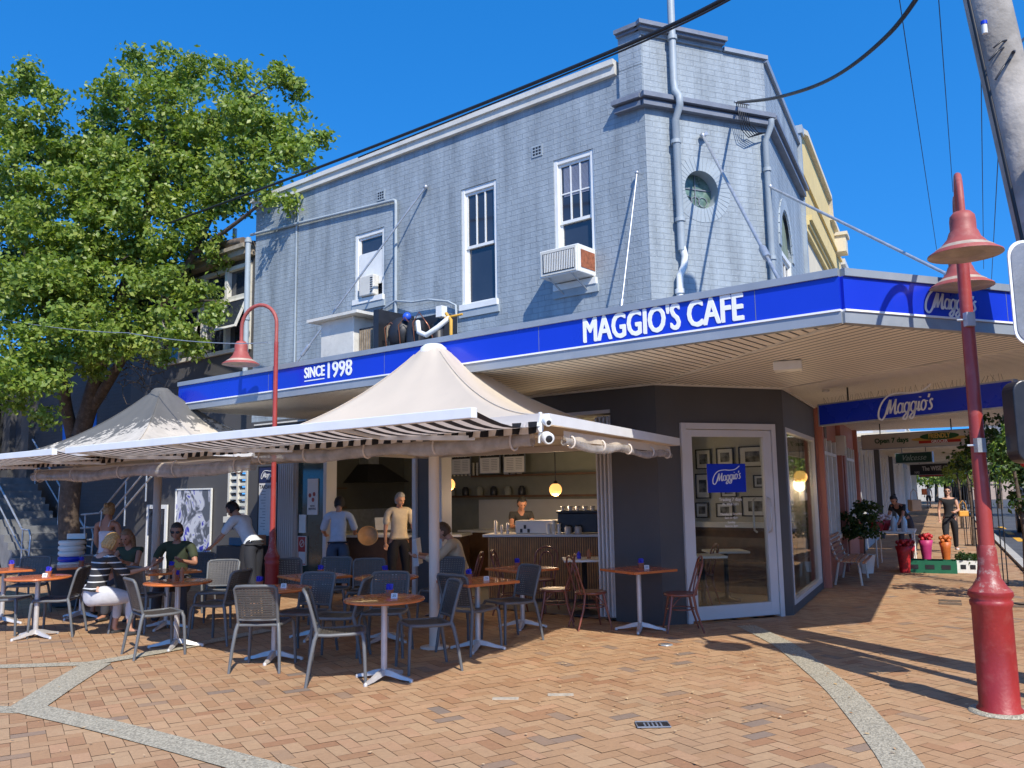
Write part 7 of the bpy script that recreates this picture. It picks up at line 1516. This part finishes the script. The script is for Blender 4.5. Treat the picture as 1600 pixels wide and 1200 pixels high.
def plant(label, p, r, h, n, m, pot_m, pr_=.16, ph=.28, name='potted_plant', size=.07, flower=None, g=None):
    t = thing(name, label, 'plant', p, 0, g)
    if pot_m: mb = MB(); mb.lathe([(pr_*.7,0),(pr_,ph),(pr_*1.06,ph+.01),(pr_*.95,ph+.01),(pr_*.9,ph-.03),(0,ph-.03)], (0,0,0), 18); mb.build('pot', pot_m, t, world=False)
    leaves([(tuple(p+Vector((0,0,h))), r, n), (tuple(p+Vector((r*.3,0,h+r*.6))), r*.6, n//3), (tuple(p+Vector((-r*.3,.05,h-r*.4))), r*.6, n//3)], size, 'foliage', m, t, sub=.12)
    if flower:
        for k in range(flower[1]): mb = MB(); a = k*2.4; mb.ball((r*.8*math.cos(a), r*.8*math.sin(a), h+r*(.9-1.2*(k/flower[1]))), .035, 7); mb.build('flower', flower[0], t, world=False)
    mb = MB(); mb.tube([(0,0,ph*.8),(.02,0,h*.8),(0,.02,h+.1)], [.02,.015,.006], 6); mb.build('stem', K['bark'], t, world=False); return t
K['flred'] = mat('red_petals', (.4,.015,.02), .5, var=.3, vs=20); K['flpink'] = mat('pink_wrap', (.42,.03,.14), .5, var=.2, vs=9); K['florange'] = mat('orange_wrap', (.5,.12,.02), .5, var=.2, vs=9); K['flwhite'] = mat('white_petals', (.75,.6,.58), .6, var=.2, vs=20)
P_ = lambda x, y: Vector((gp(x,y).x, gp(x,y).y, 0))
plant('bushy dark green plant in a white pot behind the slatted bench', SW(6.3,.45,0), .42, 1.0, 900, K['leafdark'], K['white'], .2, .35)
tb = thing('display_table', 'white topped display table with water bottles outside the grocer', 'table', SW(8.0,1.0,0)); mb = MB(); mb.fbox(SW, 7.4, 8.9, .55, 1.35, .72, .76); mb.build('top', K['white'], tb)
for (a, o) in ((7.45,.6),(7.45,1.3),(8.85,.6),(8.85,1.3)): mb = MB(); mb.tube([SW(a,o,0),SW(a,o,.72)], .018, 6); mb.build('leg', K['white'], tb)
K['bottle'] = mat('clear_water_bottle', (.5,.55,.58), .1, var=.1)
for k in range(8):
    a, o = 7.5+(k%4)*.2, 1.15-(k//4)*.2; mb = MB(); p = SW(a,o,.76); mb.lathe([(.045,0),(.05,.02),(.05,.2),(.02,.27),(.02,.3)], p, 12); tag(mb.build('water_bottle', K['bottle']), 'clear water bottle, %s in the %s row on the display table' % (('nearest','second','third','farthest')[k%4], ('front','back')[k//4]), 'bottle', 'water bottles on the display table')
def bucket(label, p, wrap, r=.13, h=.3, fl=None):
    r *= .85; h *= .8
    t = thing('flower_bucket', label, 'flower bucket', p, 0, 'buckets of cut flowers'); mb = MB(); mb.lathe([(r*.75,0),(r,h),(r*1.25,h+.12),(r*1.2,h+.12),(r*.9,h)], (0,0,0), 14); mb.build('bucket', wrap, t, world=False)
    for k in range(14): 
        a = k*2.4; q = r*1.0*math.sqrt(k/14); mb = MB(); mb.ball((q*math.cos(a), q*math.sin(a), h+.17+.05*math.sin(k)), .045, 7); mb.build('flower', fl or K['flred'], t, world=False)
bucket('red flowers in a red bucket just right of the bench end', SW(6.6,1.15,.0), K['flred'], .15, .5, K['flred'])
bucket('bright pink wrapped bouquet standing in front of the display table', SW(6.9,1.55,.25), K['flpink'], .13, .32, K['flred'])
bucket('orange wrapped bouquet standing right of the pink one', SW(6.9,1.9,.25), K['florange'], .11, .28, K['florange'])
bucket('red and white bouquet on the back of the display table', SW(8.0,.7,.76), K['flred'], .2, .12, K['flwhite'])
bucket('second red and white bouquet nearer the wall on the display table', SW(7.6,.62,.76), K['flred'], .17, .1, K['flwhite'])
bucket('dark red bucket of flowers below the table', SW(7.3,1.2,.0), K['flred'], .14, .45, K['flred'])
def crate(label, p, m, rz=0, s_=(.5,.36,.2)):
    t = thing('crate', label, 'crate', p, rz, 'crates outside the grocer'); x, y, z = s_; mb = MB()
    mb.box((0,0,.01),(x,y,.02)); mb.box((0,-y/2+.01,z/2+.01),(x,.02,z-.02)); mb.box((0,y/2-.01,z/2+.01),(x,.02,z-.02)); mb.box((-x/2+.01,0,z/2+.01),(.02,y-.04,z-.02)); mb.box((x/2-.01,0,z/2+.01),(.02,y-.04,z-.02)); mb.build('box', m, t, world=False)
    for k in range(3): mb = MB(); mb.box((-x*.3+k*x*.3,-y/2-.004,z*.5),(x*.17,.006,z*.35)); mb.build('hand_hole', K['black'], t, world=False)
    return t
az = math.atan2(-VO.x, VO.y)+PI/2
crate('dark green plastic crate under the pink bouquet', SW(6.85,1.6,0), mat('green_plastic', (.01,.12,.06), .5), az, (.95,.5,.24))
crate('white cardboard crate of seedlings at the end of the display', SW(7.0,2.35,0), K['white'], az, (.55,.4,.24))
t = thing('seedling_tray', 'tray of green seedlings in the white crate', 'seedlings', SW(7.0,2.35,.2)); leaves([(tuple(SW(7.0+a,2.35+b,.28)), .14, 160) for a in (-.1,.1) for b in (-.15,0,.15)], .05, 'foliage', K['leafdark'], t, sub=.06)
# tree guards with young street trees along the kerb
for k, (x, y, lb) in enumerate(((1553,914,'nearest'),(1522,853,'second'),(1504,826,'third'),(1497,803,'fourth'))):
    b = gp(x, y); b.z = 0; t = thing('tree_guard', lb+' rusty steel hoop tree guard beside the kerb', 'tree guard', b, 0, 'tree guards along the kerb')
    for q in range(6): a = 2*PI*q/6+.3; mb = MB(); mb.tube([(.22*math.cos(a),.22*math.sin(a),0),(.22*math.cos(a),.22*math.sin(a),1.75),(.26*math.cos(a),.26*math.sin(a),1.85)], .011, 6); mb.build('rod', K['blackm'], t, world=False)
    for z_ in (.02,.95,1.7): mb = MB(); mb.tube([(.22*math.cos(a),.22*math.sin(a),z_) for a in [2*PI*i/20 for i in range(21)]], .012, 5); mb.build('ring', K['blackm'], t, world=False)
    t = thing('street_tree', lb+' slim young street tree standing inside its guard', 'tree', b, 0, 'young street trees along the kerb')
    mb = MB(); mb.tube([(0,0,0),(.02,0,1.2),(-.03,.02,2.1),(.0,0,2.7)], [.045,.04,.03,.012], 8); mb.tube([(.0,0,1.7),(.25,.1,2.2)], [.02,.008], 6); mb.tube([(.0,0,1.9),(-.25,-.1,2.4)], [.02,.008], 6); mb.build('trunk', K['bark'], t, world=False)
    leaves([(tuple(b+Vector((.1,0,2.45))), .38, 420),(tuple(b+Vector((-.22,.1,2.25))), .3, 260),(tuple(b+Vector((.15,-.15,2.75))), .3, 260),(tuple(b+Vector((.2,.2,2.0))), .25, 180)], .075, 'crown', K['leaf'] if k else K['leafdark'], t, sub=.15)
    mb = None
hb = Vector((7.25,12.3,0)); t = thing('flowering_shrub', 'leafy roadside shrub with red flowers beside the lamp post at the right edge', 'shrub', hb); mb = MB(); mb.tube([(0,0,0),(.05,0,1.0),(0,.05,1.9)], [.05,.04,.02], 8); mb.build('trunk', K['bark'], t, world=False)
leaves([(tuple(hb+Vector(v)), r, n) for v, r, n in (((.2,0,1.6),.34,420),((.45,.2,1.9),.36,420),((.1,.3,2.15),.28,260),((.65,0,1.4),.3,300),((.4,.2,2.45),.32,300))], .08, 'crown', K['leafdark'], t, sub=.16)
for v in ((.02,-.35,1.62),(.1,-.4,1.55),(.16,-.36,1.66),(.08,-.38,1.68),(-.05,-.3,2.0)): mb = MB(); mb.ball(v, .06, 8); mb.build('flower', K['flred'], t, world=False)
sb = SW(10.0, 3.25, 0); plant('low green shrub in the planter at the kerb on the right edge', SW(4.6,3.6,0), .5, .7, 900, K['leaf'], K['coping'], .35, .35, name='planter_shrub')
# parked four wheel drive
cr = thing('parked_car', 'dark four wheel drive parked at the kerb on the right edge', 'car', SW(21.5,5.15,-.004), math.atan2(V.y, V.x)-PI/2+PI); carm = mat('dark_bronze_car_paint', (.05,.045,.04), .25, metal=.5, var=.05, coat=.8)
pr2 = [(-2.2,.45),(2.25,.45),(2.3,.8),(2.2,1.02),(1.15,1.12),(.55,1.68),(-1.9,1.72),(-2.2,1.1)]
mb = MB(); mb.add([(-.9,y,z) for y, z in pr2]+[(.9,y,z) for y, z in pr2], [tuple(range(8))[::-1], tuple(range(8,16))]+[(i,(i+1)%8,8+(i+1)%8,8+i) for i in range(8)]); mb.build('body', carm, cr, world=False, bevel=.07)
mb = MB(); mb.add([(-.75,1.14,1.16),(.75,1.14,1.16),(.68,.63,1.63),(-.68,.63,1.63)], [(0,1,2,3)]); mb.build('windscreen', K['pane'], cr, world=False)
for s in (-1,1):
    mb = MB(); mb.hexa([(s*.895,.95,1.15),(s*.895,-1.9,1.15),(s*.905,-1.9,1.15),(s*.905,.95,1.15),(s*.895,.5,1.6),(s*.895,-1.8,1.6),(s*.905,-1.8,1.6),(s*.905,.5,1.6)]); mb.build('side_window', K['pane'], cr, world=False)
    mb = MB(); mb.box((s*1.02,.85,1.2),(.2,.1,.16)); mb.build('mirror', K['black'], cr, world=False, bevel=.03)
    mb = MB(); mb.box((s*.68,2.28,.86),(.34,.06,.17)); mb.build('headlight', K['steel'], cr, world=False, bevel=.02)
    for y in (-1.4,1.4): mb = MB(); mb.lathe([(.2,-.1),(.36,-.11),(.38,-.06),(.38,.08),(.36,.12)], (s*.82,y,.384), 24, axis=Vector((s,0,0))); w1 = mb.build('wheel', K['black'], cr, world=False); mb = MB(); mb.lathe([(.23,.1),(.2,.125),(.05,.13),(0,.14)], (s*.82,y,.384), 20, axis=Vector((s,0,0))); mb.build('rim', K['steel'], w1, world=True) if False else mb.build('rim', K['steel'], cr, world=False)
mb = MB(); mb.box((0,2.31,.78),(.9,.03,.22)); mb.build('grille', K['black'], cr, world=False); mb = MB(); mb.box((0,2.33,.52),(.4,.02,.12)); mb.build('number_plate', K['paper'], cr, world=False)

# ============================================================ PAVEMENT DETAILS
K['stone'] = mat('inscribed_stone', (.42,.37,.29), .8, var=.2, vs=25)
g = gp(1020,1134); t = thing('access_cover', 'small dark cast iron access cover in the foreground paving', 'cover', Vector((g.x,g.y,.002))); mb = MB(); mb.box((0,0,.004),(.24,.15,.008)); mb.build('plate', K['blackm'], t, world=False)
mb = MB(); mb.tube([(-.12,-.075,.008),(.12,-.075,.008),(.12,.075,.008),(-.12,.075,.008),(-.12,-.075,.008)], .006, 5); mb.build('rim', K['greytrim'], t, world=False)
for k in range(5): mb = MB(); mb.box((-.06+k*.03,0,.008),(.012,.09,.004)); mb.build('rib', K['greytrim'], t, world=False)
for (x, y, lb) in ((790,1092,'left of the pair'),(876,1086,'right of the pair')): g = gp(x,y); mb = MB(); mb.box((g.x,g.y,.004),(.22,.07,.008),R(-3)); tag(mb.build('name_plaque', K['stone'], bevel=.002), 'pale inscribed paver in the foreground brickwork, '+lb, 'plaque', 'inscribed pavers')
g = gp(1040,1008); mb = MB(); mb.lathe([(.08,.0),(.08,.006),(0,.006)], (g.x,g.y,.003), 16); tag(mb.build('drain_cap', K['galv']), 'small grey round service cap in the paving near the glass door', 'cap')
for (x, y) in ((1450,932),(1478,930),(1505,931)):
    pass
mb = MB()
for k in range(6): p = SW(1.9+.35*(k//3), 1.9+(k%3)*.42, 0); mb = MB(); mb.box((p.x,p.y,.005),(.3,.22,.006),az); struct(mb.build('service_lid', K['joint']))
# fallen leaves: too many and too small to count
V_, F_ = [], []
for k in range(520):
    if random.random() < .6: x, y = random.uniform(.2,4.5), random.uniform(6.5,11)
    else: x, y = random.uniform(-7,4), random.uniform(4.5,12)
    s = random.uniform(.008,.022); a = random.uniform(0,6.28); b = len(V_)
    for q in range(4): rr = s*(1 if q % 2 else .6); V_.append((x+rr*math.cos(a+q*PI/2), y+rr*math.sin(a+q*PI/2), .012+random.uniform(0,.008)))
    F_.append((b,b+1,b+2,b+3))
me = bpy.data.meshes.new('leaf_litter'); me.from_pydata(V_, [], F_); me.materials.append(leafmat('dry_leaf', (.5,.33,.14), (.6,.45,.28), (.35,.16,.06), .1)); o = bpy.data.objects.new('leaf_litter', me); COL.objects.link(o); o['kind'] = 'stuff'; o['label'] = 'scattered dry leaf litter on the brick paving'

# kitchen ceiling tubes that light the serving area
for k, (x, y, lb) in enumerate(((545,748,'left'),(566,749,'right'))):
    p = dp(x, 735, 16.4); p.z = 2.86; t = thing('ceiling_tube', 'dim yellowish ceiling tube over the serving counter, %s of the pair' % lb, 'ceiling light', p, 0, 'kitchen ceiling tubes'); mb = MB(); mb.box((0,0,0),(.5,.08,.05),-.2); mb.build('diffuser', emitmat('warm_tube', (1,.85,.5), 5.0) if not k else bpy.data.materials['warm_tube'], t, world=False); mb = MB(); mb.box((0,0,.05),(.54,.12,.04),-.2); mb.build('housing', K['white'], t, world=False)
p = LW(3.6,-3.0,2.9); t = thing('ceiling_tube', 'warm strip light hung behind the slatted counter', 'ceiling light', p, 0, 'kitchen ceiling tubes'); mb = MB(); mb.box((0,0,0),(1.2,.1,.05),R(141)); mb.build('diffuser', bpy.data.materials['warm_tube'], t, world=False); mb = MB(); mb.box((0,0,.05),(1.24,.14,.04),R(141)); mb.build('housing', K['white'], t, world=False)
# the other side of the side road, off to the right of the picture: it is what the door and the windows mirror
for k, (y, w_, h_, c_, lb) in enumerate(((-16,13,7.5,(.3,.22,.17),'brown brick shop across the side road, mirrored in the glass'),(-2,14,8.5,(.3,.28,.24),'stone coloured shop across the side road, mirrored in the door glass'),(12.5,14,7.6,(.22,.22,.23),'grey shop across the side road, mirrored in the shop window'))):
    t = thing('opposite_shop', lb, 'building', (23,y,0)); mb = MB(); mb.box((27,y,h_/2),(8,w_,h_)); mb.build('wall', mat('opposite_wall', c_, .8), t); mb = MB(); mb.box((21.6,y,3.0),(2.8,w_-.3,.3)); mb.build('awning', K['greytrim'], t)
    for q in range(4): mb = MB(); mb.box((22.98,y-w_/2+2+q*3.3,1.4),(.06,2.6,2.2)); mb.build('shop_window', K['pane'], t); mb = MB(); mb.box((22.98,y-w_/2+2+q*3.3,5.2),(.06,1.2,1.6)); mb.build('window', K['pane'], t)
for k, (x, y) in enumerate(((9.0,4.2),(15,1.5),(16,-5),(17,8.5))):
    b = Vector((x,y,0)); t = thing('opposite_tree', ('nearest kerbside tree right of the picture, whose leafy shade falls by the lamp post','second tree across the side road, seen in reflections','third tree across the side road, seen in reflections','fourth tree across the side road, seen in reflections')[k], 'tree', b, 0, 'trees across the side road'); mb = MB(); mb.tube([(0,0,0),(.1,0,2.2),(0,.1,4.2)], [.14,.1,.05], 8); mb.build('trunk', K['bark'], t, world=False)
    z_ = 1.0 if k else .82
    leaves([(tuple(b+Vector(v)*z_), 1.4*z_, 600) for v in ((0,0,4.2),(1.1,.2,3.6),(-1.1,0,3.7),(.2,.4,5.2))], .16, 'crown', K['leafdark'], t, sub=.35)
for k, (x, Y_, lb) in enumerate(((1462,84,'rounded distant tree left of the street end'),(1483,80,'distant tree in the middle of the street end'),(1512,74,'distant tree on the far side of the road'),(1560,60,'leafy distant tree across the road near the right edge'),(1590,45,'nearer leafy tree across the road at the right edge'))):
    b = dp(x, 760, Y_); b.z = 0; t = thing('far_tree', lb, 'tree', b, 0, 'distant trees at the street end'); mb = MB(); mb.tube([(0,0,0),(.1,0,2),(0,.1,4)], [.2,.15,.05], 7); mb.build('trunk', K['bark'], t, world=False)
    leaves([(tuple(b+Vector(v)), 1.7, 420) for v in ((0,0,3.6),(1.5,.2,3.0),(-1.4,0,3.1),(.2,.4,4.9),(.9,0,4.2))], .3, 'crown', K['leaf'], t, sub=.5)
